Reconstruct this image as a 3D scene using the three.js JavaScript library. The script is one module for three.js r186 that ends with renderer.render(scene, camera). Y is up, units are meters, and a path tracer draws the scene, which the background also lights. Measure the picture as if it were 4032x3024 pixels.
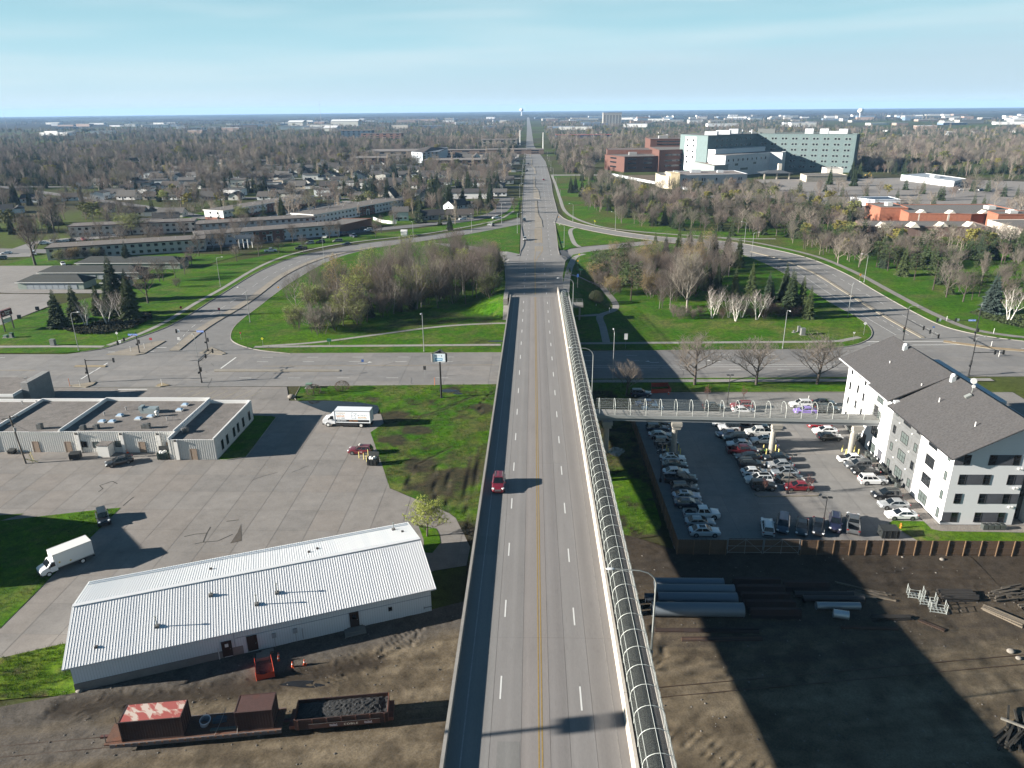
import*as THREE from 'three';

// ---------------------------------------------------------------- camera, sky, sun, exposure
const scene=new THREE.Scene();
const camera=new THREE.PerspectiveCamera(55.15,4/3,0.5,40000);
const rad=THREE.MathUtils.degToRad;
camera.rotation.order='YXZ';
camera.position.set(0,62,0);
camera.rotation.set(rad(-20.55),rad(1.75),rad(-0.54));
const renderer=new THREE.WebGLRenderer({antialias:true});
renderer.toneMapping=THREE.LinearToneMapping;
const EXPOSURE=3.7;
renderer.toneMappingExposure=EXPOSURE;
renderer.shadowMap.enabled=true;

// seeded random and value noise
function rng(seed){let a=seed>>>0;return()=>{a=(a+0x6D2B79F5)| 0;let t=Math.imul(a ^(a>>>15),1 | a);t=(t+Math.imul(t ^(t>>>7),61 | t))^ t;return((t ^(t>>>14))>>>0)/4294967296;};}
function hash2(i,j){let h=Math.imul(i,374761393)^ Math.imul(j,668265263);h=Math.imul(h ^(h>>>13),1274126177);return((h ^(h>>>16))>>>0)/4294967296;}
function vnoise(x,y,wrap=0){
const i=Math.floor(x),j=Math.floor(y),fx=x - i,fy=y - j,u=fx*fx*(3 - 2*fx),v=fy*fy*(3 - 2*fy);
const w=wrap?(k)=>((k % wrap)+wrap)% wrap:(k)=>k;
const a=hash2(w(i),w(j)),b=hash2(w(i+1),w(j)),c=hash2(w(i),w(j+1)),d=hash2(w(i+1),w(j+1));
return a+(b - a)*u+(c - a)*v+(a - b - c+d)*u*v;
}
function fbm(x,y,oct=4){let s=0,a=0.5,t=0;for(let k=0;k<oct;k++){s+=a*vnoise(x,y);t+=a;a*=0.5;x=x*2.03+17.1;y=y*2.03+5.3;}return s/t;}
const clamp=(x,a=0,b=1)=>Math.min(b,Math.max(a,x));
const sstep=(a,b,x)=>{const t=clamp((x - a)/(b - a));return t*t*(3 - 2*t);};
const mix3=(a,b,t)=>[a[0]+(b[0]- a[0])*t,a[1]+(b[1]- a[1])*t,a[2]+(b[2]- a[2])*t];

// clear spring sky: pale near the horizon, deep blue overhead, thin cirrus and one contrail
const SUN_AZ=rad(9.5),SUN_EL=rad(17);
const sunDir=new THREE.Vector3(-Math.cos(SUN_AZ)*Math.cos(SUN_EL),Math.sin(SUN_EL),Math.sin(SUN_AZ)*Math.cos(SUN_EL));
{
const W=2048,H=1024,data=new Float32Array(W*H*4);
const hor=[0.70,0.83,0.90],low=[0.42,0.77,0.88],zen=[0.018,0.085,0.20];
for(let r=0;r<H;r++){
const el=((r+0.5)/H - 0.5)*180;
for(let c=0;c<W;c++){
const az=((c+0.5)/W - 0.5)*360; // atan2(z, x), degrees; -90 is straight ahead
let col;
const e=Math.max(el,0);
col=mix3(zen,low,1/(1+Math.pow(e/13,2.4)));
col=mix3(col,hor,Math.exp(-e/3.0));
if(el>-0.5&&e<34){
// cirrus: long soft streaks leaning across the sky
const d=az+90,lean=e - d*0.018;
const s=fbm(d*0.045+31,lean*0.62+7,4),f=fbm(d*0.13+lean*0.25,lean*2.1,4);
const k=sstep(0.36,0.80,s*0.8+f*0.2)*0.6*(1 - sstep(8,34,e));
col=mix3(col,[0.70,0.86,0.92],k);
// thin grey-blue sheet low down
const band=sstep(0.2,1.1,e)*(1 - sstep(1.6,4.6,e - d*0.035+(fbm(d*0.35,e*5,3)- 0.5)*1.1));
col=mix3(col,[0.55,0.70,0.80],band*0.62*sstep(-30,12,d));
// contrail
const line=e -(7.72 -(d+6.7)*0.047),g=Math.exp(-line*line/0.006)*sstep(-7.5,-4,d)*(1 - sstep(13.5,15,d));
const line2=e -(7.1 -(d - 22)*0.03),g2=Math.exp(-line2*line2/0.006)*sstep(21,23,d)*(1 - sstep(25,27.5,d));
col=mix3(col,[0.86,0.93,0.95],clamp(g*0.5+g2*0.35));
}
const i=(r*W+c)*4;
data[i]=col[0]/EXPOSURE;data[i+1]=col[1]/EXPOSURE;data[i+2]=col[2]/EXPOSURE;data[i+3]=1;
}
}
const sky=new THREE.DataTexture(data,W,H,THREE.RGBAFormat,THREE.FloatType);
sky.mapping=THREE.EquirectangularReflectionMapping;
sky.magFilter=THREE.LinearFilter;sky.minFilter=THREE.LinearFilter;sky.needsUpdate=true;
scene.background=sky;scene.environment=sky;
}
const sun=new THREE.DirectionalLight(new THREE.Color(1,0.93,0.83),5);
sun.name='sun';
sun.position.copy(sunDir).multiplyScalar(600).add(new THREE.Vector3(0,0,-200));
sun.target.position.set(0,0,-200);
sun.castShadow=true;
Object.assign(sun.shadow.camera,{left:-400,right:400,top:300,bottom:-300,near:1,far:1600});
sun.shadow.mapSize.set(4096,4096);
sun.shadow.radius=1;
scene.add(sun,sun.target);
scene.fog=new THREE.FogExp2(new THREE.Color(0.36,0.62,1.0),0.000055);

// ---------------------------------------------------------------- helpers
const taken=new Map();
function numbered(name){const n=taken.get(name)??0;taken.set(name,n+1);return n?name+'_'+String(n).padStart(3,'0'):name;}
function tag(o,label,category,group,kind){if(label)o.userData.label=label;if(category)o.userData.category=category;if(group)o.userData.group=group;if(kind)o.userData.kind=kind;return o;}
function thing(name,label,category,pos=[0,0,0],turn=0,group){
const o=new THREE.Group();o.name=numbered(name);scene.add(o);
if(pos.length===2)o.position.set(pos[0],0,pos[1]);else o.position.set(...pos);
o.rotation.y=turn;return tag(o,label,category,group);
}
function dup(src,label,pos,turn=0,group,scale){
const o=src.clone();o.name=numbered(src.name.replace(/_\d\d\d$/,''));o.userData={...src.userData};scene.add(o);
if(pos.length===2)o.position.set(pos[0],0,pos[1]);else o.position.set(...pos);
o.rotation.y=turn;if(scale)o.scale.set(...[].concat(scale,scale,scale).slice(0,3));
return tag(o,label,undefined,group);
}
const _v=new THREE.Vector3(),_m=new THREE.Matrix4();
class MB{ // collects faces for one mesh
constructor(){this.p=[];this.n=[];this.u=[];this.c=[];this.own=false;}
tri(a,b,c){
const ux=b[0]- a[0],uy=b[1]- a[1],uz=b[2]- a[2],vx=c[0]- a[0],vy=c[1]- a[1],vz=c[2]- a[2];
let nx=uy*vz - uz*vy,ny=uz*vx - ux*vz,nz=ux*vy - uy*vx;const l=Math.hypot(nx,ny,nz)||1;nx/=l;ny/=l;nz/=l;
this.p.push(...a,...b,...c);this.n.push(nx,ny,nz,nx,ny,nz,nx,ny,nz);return this;
}
quad(a,b,c,d){this.tri(a,b,c);this.tri(a,c,d);return this;}
uvquad(a,b,c,d){this.own=true;this.quad(a,b,c,d);this.u.push(0,0,1,0,1,1,0,0,1,1,0,1);return this;}
box(x0,x1,y0,y1,z0,z1){
this.quad([x0,y0,z1],[x1,y0,z1],[x1,y1,z1],[x0,y1,z1]);this.quad([x1,y0,z0],[x0,y0,z0],[x0,y1,z0],[x1,y1,z0]);
this.quad([x0,y0,z0],[x0,y0,z1],[x0,y1,z1],[x0,y1,z0]);this.quad([x1,y0,z1],[x1,y0,z0],[x1,y1,z0],[x1,y1,z1]);
this.quad([x0,y1,z1],[x1,y1,z1],[x1,y1,z0],[x0,y1,z0]);this.quad([x0,y0,z0],[x1,y0,z0],[x1,y0,z1],[x0,y0,z1]);return this;
}
geo(g,x=0,y=0,z=0,rx=0,ry=0,rz=0,s=1){
g=g.index?g.toNonIndexed():g.clone();
_m.compose(new THREE.Vector3(x,y,z),new THREE.Quaternion().setFromEuler(new THREE.Euler(rx,ry,rz)),new THREE.Vector3(...[].concat(s,s,s).slice(0,3)));
g.applyMatrix4(_m);
const P=g.attributes.position.array,Nn=g.attributes.normal.array;
for(let i=0;i<P.length;i++){this.p.push(P[i]);this.n.push(Nn[i]);}return this;
}
obox(cx,cy,cz,w,h,d,ry=0,rx=0,rz=0){return this.geo(new THREE.BoxGeometry(w,h,d),cx,cy,cz,rx,ry,rz);}
cyl(r0,r1,h,x,y,z,seg=10,rx=0,rz=0,ry=0){return this.geo(new THREE.CylinderGeometry(r1,r0,h,seg),x,y,z,rx,ry,rz);}
bar(a,b,r0,r1=r0,seg=6,caps=true){ // tapered rod between two points
const A=new THREE.Vector3(...a),B=new THREE.Vector3(...b),D=B.clone().sub(A),L=D.length()||1e-6;D.divideScalar(L);
const U=Math.abs(D.y)<0.9?new THREE.Vector3(0,1,0):new THREE.Vector3(1,0,0),S=U.clone().cross(D).normalize(),T=D.clone().cross(S);
const at=(P,r,k)=>{const t=k/seg*Math.PI*2,c=Math.cos(t)*r,s=Math.sin(t)*r;return[P.x+S.x*c+T.x*s,P.y+S.y*c+T.y*s,P.z+S.z*c+T.z*s];};
for(let k=0;k<seg;k++){
const p0=at(A,r0,k),p1=at(A,r0,k+1),q0=at(B,r1,k),q1=at(B,r1,k+1);
const nn=(kk)=>{const t=kk/seg*Math.PI*2,c=Math.cos(t),s=Math.sin(t);return[S.x*c+T.x*s,S.y*c+T.y*s,S.z*c+T.z*s];};
const n0=nn(k),n1=nn(k+1);
this.p.push(...p0,...p1,...q1);this.n.push(...n0,...n1,...n1);
if(r1>1e-4){this.p.push(...p0,...q1,...q0);this.n.push(...n0,...n1,...n0);}
if(caps){this.tri([A.x,A.y,A.z],p1,p0);if(r1>1e-4)this.tri([B.x,B.y,B.z],q0,q1);}
}
return this;
}
path(pts,r,seg=6){for(let i=0;i+1<pts.length;i++)this.bar(pts[i],pts[i+1],Array.isArray(r)?r[i]:r,Array.isArray(r)?r[i+1]:r,seg,i===0||i+2===pts.length);return this;}
prism(pts,y0,y1){ // pts [x,z] outline, vertical walls
const s=pts.map((q)=>new THREE.Vector2(q[0],-q[1])),cw=THREE.ShapeUtils.isClockWise(s),o=cw?[...pts].reverse():pts;
const v=o.map((q)=>new THREE.Vector2(q[0],-q[1]));
for(const f of THREE.ShapeUtils.triangulateShape(v,[])){const[a,b,c]=f.map((k)=>o[k]);this.tri([a[0],y1,a[1]],[b[0],y1,b[1]],[c[0],y1,c[1]]);this.tri([c[0],y0,c[1]],[b[0],y0,b[1]],[a[0],y0,a[1]]);}
for(let i=0;i<o.length;i++){const a=o[i],b=o[(i+1)% o.length];this.quad([a[0],y0,a[1]],[b[0],y0,b[1]],[b[0],y1,b[1]],[a[0],y1,a[1]]);}
return this;
}
geometry(){
const g=new THREE.BufferGeometry(),n=this.p.length/3;
g.setAttribute('position',new THREE.Float32BufferAttribute(this.p,3));g.setAttribute('normal',new THREE.Float32BufferAttribute(this.n,3));
if(!this.own||this.u.length!==n*2){
const u=new Float32Array(n*2),p=this.p,m=this.n;
for(let i=0;i<n;i++){
const ax=Math.abs(m[i*3]),ay=Math.abs(m[i*3+1]),az=Math.abs(m[i*3+2]);
if(ay>=ax&&ay>=az){u[i*2]=p[i*3];u[i*2+1]=-p[i*3+2];}else if(ax>=az){u[i*2]=p[i*3+2];u[i*2+1]=p[i*3+1];}else{u[i*2]=p[i*3];u[i*2+1]=p[i*3+1];}
}
g.setAttribute('uv',new THREE.BufferAttribute(u,2));
}else g.setAttribute('uv',new THREE.Float32BufferAttribute(this.u,2));
if(this.c.length===n*3)g.setAttribute('color',new THREE.Float32BufferAttribute(this.c,3));
return g;
}
build(name,material,parent){return put(name,this.geometry(),material,parent);}
}
function put(name,geometry,material,parent){
const m=new THREE.Mesh(geometry,material);m.castShadow=m.receiveShadow=true;
m.name=parent?name:numbered(name);(parent??scene).add(m);return m;
}
function part(name,material,parent,fn){const b=new MB();fn(b);return b.build(name,material,parent);}

// ---------------------------------------------------------------- materials
function tileTex(size,metres,fn,srgb=false){ // fn(x, y) in tile pixels -> [r,g,b] 0..1 linear
const d=new Uint8Array(size*size*4);
for(let y=0;y<size;y++)for(let x=0;x<size;x++){const c=fn(x/size,y/size),i=(y*size+x)*4;d[i]=clamp(c[0])*255;d[i+1]=clamp(c[1])*255;d[i+2]=clamp(c[2])*255;d[i+3]=255;}
const t=new THREE.DataTexture(d,size,size);t.wrapS=t.wrapT=THREE.RepeatWrapping;t.magFilter=THREE.LinearFilter;t.minFilter=THREE.LinearMipmapLinearFilter;t.generateMipmaps=true;
t.repeat.set(1/metres[0],1/metres[1]);if(srgb)t.colorSpace=THREE.SRGBColorSpace;t.needsUpdate=true;return t;
}
const tn=(x,y,f,oct=3)=>{let s=0,a=0.5,t=0;for(let k=0;k<oct;k++){s+=a*vnoise(x*f,y*f,f);t+=a;a*=0.55;f*=2;}return s/t;}; // tiles when f is whole
const T={
grain:tileTex(512,[7.3,7.3],(x,y)=>{const v=0.8+(tn(x,y,64,3)- 0.5)*0.34+(tn(x,y,8,3)- 0.5)*0.26;return[v,v,v];}),
concrete:tileTex(1024,[31,31],(x,y)=>{const v=0.82+(tn(x,y,180,2)- 0.5)*0.16+(tn(x,y,24,3)- 0.5)*0.2+(tn(x,y,5,3)- 0.5)*0.18;return[v,v,v];}),
deck:tileTex(1024,[15.4,60],(x,y)=>{let w=0;const X=x*15.4>8.2?x*15.4 - 15.4:x*15.4;for(const k of[-5.5,-3.8,-2.1,-0.5,1.9,3.6,5.4,7.1])w+=Math.exp(-((X - k)**2)/0.09);for(const k of[-4.6,-1.3,2.75,6.2])w -=1.1*Math.exp(-((X - k)**2)/0.2);const v=0.83+w*(0.035+0.04*vnoise(3,y*12,12))-(vnoise(x*60,y*24,0)>0.93?0.06:0)+(vnoise(x*90,y*5,0)- 0.5)*0.05+(tn(x,y,220,2)- 0.5)*0.12+(tn(x,y,9,3)- 0.5)*0.1;return[v,v,v];}),
grass:tileTex(1024,[19,19],(x,y)=>{const f=tn(x,y,210,2),m=tn(x,y,26,3),v=0.62+(f - 0.5)*0.75+(m - 0.5)*0.5;return[v*(0.95+(m - 0.5)*0.35),v,v*(0.9 -(m - 0.5)*0.2)];}),
dirt:tileTex(1024,[23,23],(x,y)=>{const f=tn(x,y,170,3),m=tn(x,y,20,4),v=0.72+(f - 0.5)*0.5+(m - 0.5)*0.45;return[v,v*0.98,v*0.95];}),
gravel:tileTex(512,[3.1,3.1],(x,y)=>{const v=0.66+(tn(x,y,90,2)- 0.5)*1.1+(tn(x,y,6,2)- 0.5)*0.2,w=tn(x,y,40,1)- 0.5;return[v+w*0.12,v,v - w*0.12];}),
shingle:tileTex(512,[4.6,4.6],(x,y)=>{const row=Math.floor(y*32),v=0.72+(hash2(Math.floor(x*20+(row % 2)*0.5),row)- 0.5)*0.3+(tn(x,y,120,2)- 0.5)*0.3 -((y*32)% 1<0.14?0.14:0);return[v,v,v];}),
siding:tileTex(256,[2,2],(x,y)=>{const v=0.92+(tn(x,y,20,2)- 0.5)*0.06 -((y*10)% 1<0.1?0.2:0);return[v,v,v];}),
ribs:tileTex(256,[1.2,1.2],(x,y)=>{const k=(x*4)% 1,v=0.94 -(k<0.18?0.2:0)+(tn(x,y,12,2)- 0.5)*0.05;return[v,v,v];}),
rust:tileTex(512,[5.2,5.2],(x,y)=>{const a=tn(x,y,6,4),b=tn(x,y,60,3),v=0.6+(b - 0.5)*0.5;return a>0.56?[v*1.15,v*0.8,v*0.62]:[v,v*0.86,v*0.84];}),
wood:tileTex(512,[2.4,2.4],(x,y)=>{const v=0.72+(vnoise(x*128,y*4,0)- 0.5)*0.4+(tn(x,y,40,2)- 0.5)*0.2;return[v,v*0.98,v*0.95];}),
bark:tileTex(256,[1.5,1.5],(x,y)=>{const v=0.7+(vnoise(x*60,y*9,0)- 0.5)*0.7;return[v,v,v];}),
};
const mats=new Map();
function M(r,g,b,rough=0.85,o={}){ // linear base colour
const k=Math.max(r,g,b)>0.55?0.82:0.57;r*=k;g*=k;b*=k; // from tones read off sunlit surfaces to reflectance
const{t,metal=0,bump,...rest}=o,key=[r,g,b,rough,t,metal,bump,JSON.stringify(rest)].join();
if(!mats.has(key)){
const P=rest.clearcoat||rest.transmission||rest.specularIntensity!==undefined?THREE.MeshPhysicalMaterial:THREE.MeshStandardMaterial;
const m=new P({roughness:rough,metalness:metal,side:THREE.DoubleSide,...rest});m.color.setRGB(r,g,b);
if(t)m.map=T[t];if(bump){m.bumpMap=T[t];m.bumpScale=bump;}
mats.set(key,m);
}
return mats.get(key);
}
const vc=(t,rough=0.95,bump)=>M(0.7,0.7,0.7,rough,{t,bump,vertexColors:true,specularIntensity:0.12});

// ---------------------------------------------------------------- ground sheets
function inside(p,poly){let c=false;for(let i=0,j=poly.length - 1;i<poly.length;j=i++){const a=poly[i],b=poly[j];if((a[1]>p[1])!==(b[1]>p[1])&&p[0]<(b[0]- a[0])*(p[1]- a[1])/(b[1]- a[1])+a[0])c=!c;}return c;}
function clipRect(poly,x0,x1,z0,z1){
let out=poly;
for(const[ax,lim,sg]of[[0,x0,1],[0,x1,-1],[1,z0,1],[1,z1,-1]]){
const src=out;out=[];
for(let i=0;i<src.length;i++){
const a=src[i],b=src[(i+1)% src.length],da=(a[ax]- lim)*sg,db=(b[ax]- lim)*sg;
if(da>=0)out.push(a);
if((da>0&&db<0)||(da<0&&db>0)){const t=da/(da - db);out.push([a[0]+(b[0]- a[0])*t,a[1]+(b[1]- a[1])*t]);}
}
if(out.length<3)return[];
}
return out;
}
const area=(p)=>{let s=0;for(let i=0;i<p.length;i++){const a=p[i],b=p[(i+1)% p.length];s+=a[0]*b[1]- b[0]*a[1];}return s/2;};
function cells(poly,cell,each){ // cuts a polygon into grid cells
const xs=poly.map((p)=>p[0]),zs=poly.map((p)=>p[1]),cx=Array.isArray(cell)?cell[0]:cell,cz=Array.isArray(cell)?cell[1]:cell;
const ox=cell.ox??0,oz=cell.oz??0;
for(let i=Math.floor((Math.min(...xs)- ox)/cx);i*cx+ox<Math.max(...xs);i++)for(let j=Math.floor((Math.min(...zs)- oz)/cz);j*cz+oz<Math.max(...zs);j++){
const x0=i*cx+ox,z0=j*cz+oz,x1=x0+cx,z1=z0+cz;
let edge=false;
for(let k=0;k<poly.length&&!edge;k++){const a=poly[k],b=poly[(k+1)% poly.length];edge=Math.max(a[0],b[0])>=x0&&Math.min(a[0],b[0])<=x1&&Math.max(a[1],b[1])>=z0&&Math.min(a[1],b[1])<=z1;}
if(!edge){if(inside([(x0+x1)/2,(z0+z1)/2],poly))each([[x0,z0],[x1,z0],[x1,z1],[x0,z1]],i,j);continue;}
const q=clipRect(poly,x0,x1,z0,z1);if(q.length>2&&Math.abs(area(q))>0.004)each(q,i,j);
}
}
function flat(b,q,y,color){
const o=area(q)>0?[...q].reverse():q,v=o.map((p)=>new THREE.Vector2(p[0],-p[1])),Y=typeof y==='function'?y:()=>y;
for(const f of(o.length===4&&color===undefined?[[0,1,2],[0,2,3]]:THREE.ShapeUtils.triangulateShape(v,[]))){
const t=f.map((k)=>[o[k][0],Y(o[k][0],o[k][1]),o[k][1]]);b.tri(...t);
if(color)for(const p of t)b.c.push(...color(p[0],p[2]));
}
}
function sheet(name,poly,y,material,{cell=12,color,parent,smooth}={}){
const b=new MB();cells(poly,cell,(q)=>flat(b,q,y,color));
let g=b.geometry();
if(smooth){const n=g.attributes.normal.array,p=g.attributes.position.array,Y=y,e=0.15;for(let i=0;i<p.length;i+=3){_v.set(Y(p[i]- e,p[i+2])- Y(p[i]+e,p[i+2]),2*e,Y(p[i],p[i+2]- e)- Y(p[i],p[i+2]+e)).normalize();n[i]=_v.x;n[i+1]=_v.y;n[i+2]=_v.z;}}
const m=put(name,g,material,parent);if(!parent)m.userData.kind='structure';return m;
}
function curve(pts,n=6){const c=new THREE.CatmullRomCurve3(pts.map((p)=>new THREE.Vector3(p[0],0,p[1])),false,'centripetal');return c.getPoints((pts.length - 1)*n).map((v)=>[v.x,v.z]);}
function offset(pts,d){return pts.map((p,i)=>{const a=pts[Math.max(0,i - 1)],b=pts[Math.min(pts.length - 1,i+1)],l=Math.hypot(b[0]- a[0],b[1]- a[1])||1;return[p[0]+(b[1]- a[1])/l*d,p[1]-(b[0]- a[0])/l*d];});} // to the left of travel for d < 0
const band=(pts,d0,d1)=>[...offset(pts,d0),...offset(pts,d1).reverse()];
function strip(name,pts,d0,d1,y,material,o={}){ // ribbon along a line, between two offsets
const b=new MB(),A=offset(pts,d0),B=offset(pts,d1),Y=typeof y==='function'?y:()=>y;
for(let i=0;i+1<pts.length;i++){const q=[A[i],A[i+1],B[i+1],B[i]],t=q.map((p)=>[p[0],Y(p[0],p[1]),p[1]]);const n=(q[1][0]- q[0][0])*(q[3][1]- q[0][1])-(q[1][1]- q[0][1])*(q[3][0]- q[0][0]);if(n>0)t.reverse();b.quad(...t);if(o.color)for(const k of[0,1,2,0,2,3])b.c.push(...o.color(t[k][0],t[k][2]));}
const m=b.build(name,material,o.parent);if(!o.parent)m.userData.kind='structure';return m;
}
function kerb(b,pts,w=0.16,h=0.13,y=0){ // raised concrete edge along a line
const A=offset(pts,-w/2),B=offset(pts,w/2),Y=typeof y==='function'?y:()=>y;
for(let i=0;i+1<pts.length;i++){
const P=(p,k)=>[p[0],Y(p[0],p[1])+k,p[1]];
b.quad(P(A[i],0),P(A[i+1],0),P(A[i+1],h),P(A[i],h));b.quad(P(B[i+1],0),P(B[i],0),P(B[i],h),P(B[i+1],h));b.quad(P(A[i],h),P(A[i+1],h),P(B[i+1],h),P(B[i],h));
}
}
// ---------------------------------------------------------------- terrain: heights and colours
const deckY=(z)=>Math.max(0,z>0?13.16:11.24 - 0.0362*(-z - 53)); // road surface of the overpass
function bank(x,z){ // earth bank carrying the overpass down to street level
const d=-z;if(d<215||d>372)return 0;
const crest=Math.max(0,deckY(z)- 0.16),half=10.6+sstep(232,262,d)*2.2;
return Math.max(0,Math.min(crest,crest - Math.max(0,Math.abs(x - 0.9)- half)/2.6 - Math.max(0,233 - d)/1.6));
}
const up=(k)=>(x,z)=>bank(x,z)+k;
const segDist=(x,z,a,b)=>{const dx=b[0]- a[0],dz=b[1]- a[1],t=clamp(((x - a[0])*dx+(z - a[1])*dz)/(dx*dx+dz*dz));return Math.hypot(x - a[0]- dx*t,z - a[1]- dz*t);};
const lineDist=(x,z,pts)=>{let m=1e9;for(let i=0;i+1<pts.length;i++)m=Math.min(m,segDist(x,z,pts[i],pts[i+1]));return m;};
const GREEN=[0.09,0.265,0.012],GREEN2=[0.14,0.305,0.014],DRY=[0.30,0.27,0.12],MUD=[0.10,0.08,0.062],EARTH=[0.21,0.165,0.115];
function lawnColor(x,z){
let c=mix3(GREEN,GREEN2,sstep(0.35,0.7,fbm(x/9,z/9)));
c=mix3(c,[0.08,0.19,0.02],0.6*sstep(0.5,0.72,fbm(x/3.1+40,z/3.1)));
c=mix3(c,[0.24,0.235,0.085],0.5*sstep(0.5,0.72,fbm(x/2.2+61,z/2.2+5)));
return mix3(c,DRY,0.5*sstep(0.56,0.78,fbm(x/6+9,z/6+70)));
}
const field=new MB();
{
// one sheet out to the horizon: town lots near by, farmland far out
const rs=[0];for(let r=30;r<15000;r*=1.055)rs.push(r);rs.push(15500);
const N=300;
const col=(x,z)=>{
const d=Math.hypot(x,z);
let c=mix3([0.10,0.105,0.045],[0.13,0.19,0.035],sstep(0.42,0.62,fbm(x/34,z/34)));
c=mix3(c,[0.16,0.135,0.10],0.75*sstep(0.5,0.72,fbm(x/21+8,z/21)));
const fi=Math.floor(x/420),fj=Math.floor(z/300),h=hash2(fi,fj);
const farm=h<0.45?[0.060,0.052,0.044]:h<0.7?[0.12,0.13,0.055]:h<0.85?[0.16,0.14,0.095]:[0.09,0.075,0.06];
return mix3(c,farm,sstep(3300,4600,d));
};
for(let i=0;i+1<rs.length;i++)for(let k=0;k<N;k++){
const P=(r,a)=>{const t=a/N*Math.PI*2;return[Math.cos(t)*r,-0.08,Math.sin(t)*r];};
const a=P(rs[i],k),b=P(rs[i],k+1),c=P(rs[i+1],k+1),d=P(rs[i+1],k);
const q=i===0?[[a,c,d]]:[[a,b,c],[a,c,d]];
for(const t of q){field.tri(t[2],t[1],t[0]);for(const p of[t[2],t[1],t[0]])field.c.push(...col(p[0],p[2]));}
}
}
field.build('ground',vc('dirt'),null).userData.kind='structure';

const slabM=[[0.375,0.35,0.325],[0.395,0.37,0.345],[0.355,0.335,0.315],[0.385,0.352,0.322]].map((c)=>M(...c,0.9,{t:'concrete',specularIntensity:0.4}));
const roadM=[[0.325,0.315,0.305],[0.345,0.33,0.315],[0.30,0.292,0.285]].map((c)=>M(...c,0.9,{t:'concrete'}));
const asphaltM=M(0.215,0.21,0.21,0.92,{t:'concrete'}),walkM=M(0.44,0.42,0.39,0.9,{t:'concrete'}),kerbM=M(0.47,0.44,0.39,0.9,{t:'concrete'}),jointM=M(0.22,0.21,0.195,0.95);
const whiteP=M(0.62,0.62,0.6,0.7),yellowP=M(0.55,0.36,0.08,0.7),lawnM=vc('grass',0.97),dirtM=vc('dirt',0.97);
function slabs(name,poly,cell,y,ms,label,seed=1){ // concrete paving cast in bays with sawn joints
const base=sheet(name,poly,typeof y==='function'?(x,z)=>y(x,z)- 0.02:y - 0.02,jointM,{cell:8});const r=rng(seed);
cells(poly,cell,(q)=>{const cx=q.reduce((s,p)=>s+p[0],0)/q.length,cz=q.reduce((s,p)=>s+p[1],0)/q.length,k=(v,c,L)=>c+(v - c)*(1 - 0.028/Math.max(1,L));const b=new MB();flat(b,q.map((p)=>[k(p[0],cx,Math.abs(p[0]- cx)),k(p[1],cz,Math.abs(p[1]- cz))]),y);b.build('slab',ms[Math.floor(r()*ms.length)],base);});
return base;
}

// main cross street
const stTop=[[-330,-186.6],[-69.6,-188.6],[-8.7,-189.4],[13.3,-190.7],[72,-192.2],[330,-199]],stBot=[[-330,-159.6],[-124.8,-162.4],[-57.7,-163.6],[-9.6,-165],[14.2,-169.2],[74.6,-170.2],[330,-175]];
const streetPoly=[...stTop,...[...stBot].reverse()];
const street=slabs('street',clipRect(streetPoly,-150,150,-260,-100),Object.assign([10.8,3.75],{oz:-163.6}),0,roadM,'',3);
sheet('street',clipRect(streetPoly,-330,-150,-260,-100),0,roadM[0],{cell:20});
sheet('street',clipRect(streetPoly,150,330,-260,-100),0,roadM[0],{cell:20});

// left frontage road that loops up to the avenue, and its twin on the far side
const leftInner=curve([[-66,-188.4],[-77.4,-192.4],[-86,-199.5],[-89.6,-207],[-92,-218],[-92.6,-239],[-92.8,-282],[-87,-328],[-74,-352],[-59.4,-365.5],[-34,-390.5],[-7.2,-425]],5);
const leftOuter=curve([[-128,-188],[-120.5,-193],[-116.1,-203],[-112.3,-216],[-112.6,-254],[-112.6,-301],[-107,-329],[-95,-350],[-83,-364],[-61.5,-379.5],[-35.2,-407.5],[-19.2,-430],[-7.8,-452]],5);
const rightInner=curve([[80,-192.6],[88,-195.8],[95.4,-202.5],[99.8,-212],[101,-224],[99.8,-240],[99.3,-262],[98.8,-294],[96,-318],[90,-337],[78,-352],[53,-374],[39,-388.5],[24,-410.5],[11.8,-432]],5);
const rightOuter=curve([[152,-194],[138,-199],[128,-205.5],[122.6,-214],[121.3,-232],[121.6,-256],[122.6,-291],[119,-322],[109.3,-344.5],[98.5,-360.6],[84,-371],[62.6,-380.6],[34.5,-412.6],[20.3,-440],[15.5,-470]],5);
sheet('frontage_road',[...leftInner,...[...leftOuter].reverse()],up(0.004),M(0.285,0.28,0.275,0.9,{t:'concrete'}),{cell:6});
sheet('frontage_road',[...rightInner,...[...rightOuter].reverse()],up(0.004),M(0.33,0.32,0.305,0.9,{t:'concrete'}),{cell:6});

// avenue running on to the horizon
const avL=[[-9.2,-233],[-9.9,-262],[-11.2,-290],[-12.2,-306],[-14,-318],[-6,-322],[-5.8,-334],[-6.7,-420],[-7.6,-502],[-8.2,-622],[-8.6,-800],[-12.3,-1301],[-20.3,-2467],[-45,-5600]];
const avR=[[10.2,-233],[10.9,-272],[13.3,-306],[15,-318],[11.6,-324],[11.5,-340],[12.6,-433],[15.4,-470],[15,-586],[16,-686],[15.7,-764],[14.9,-955],[8.6,-1136],[0.9,-1364],[-6,-2461],[-30,-5600]];
const avenuePoly=[...avL,...[...avR].reverse()];
const avenue=slabs('avenue',clipRect(avenuePoly,-60,60,-560,-233),Object.assign([4.4,14],{ox:-5.8}),up(0.012),[[0.345,0.33,0.315],[0.335,0.322,0.308]].map((c)=>M(...c,0.9,{t:'concrete'})),'',5);
sheet('avenue',clipRect(avenuePoly,-80,60,-5600,-560),0.02,M(0.30,0.295,0.29,0.9,{t:'concrete'}),{cell:60});
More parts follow.
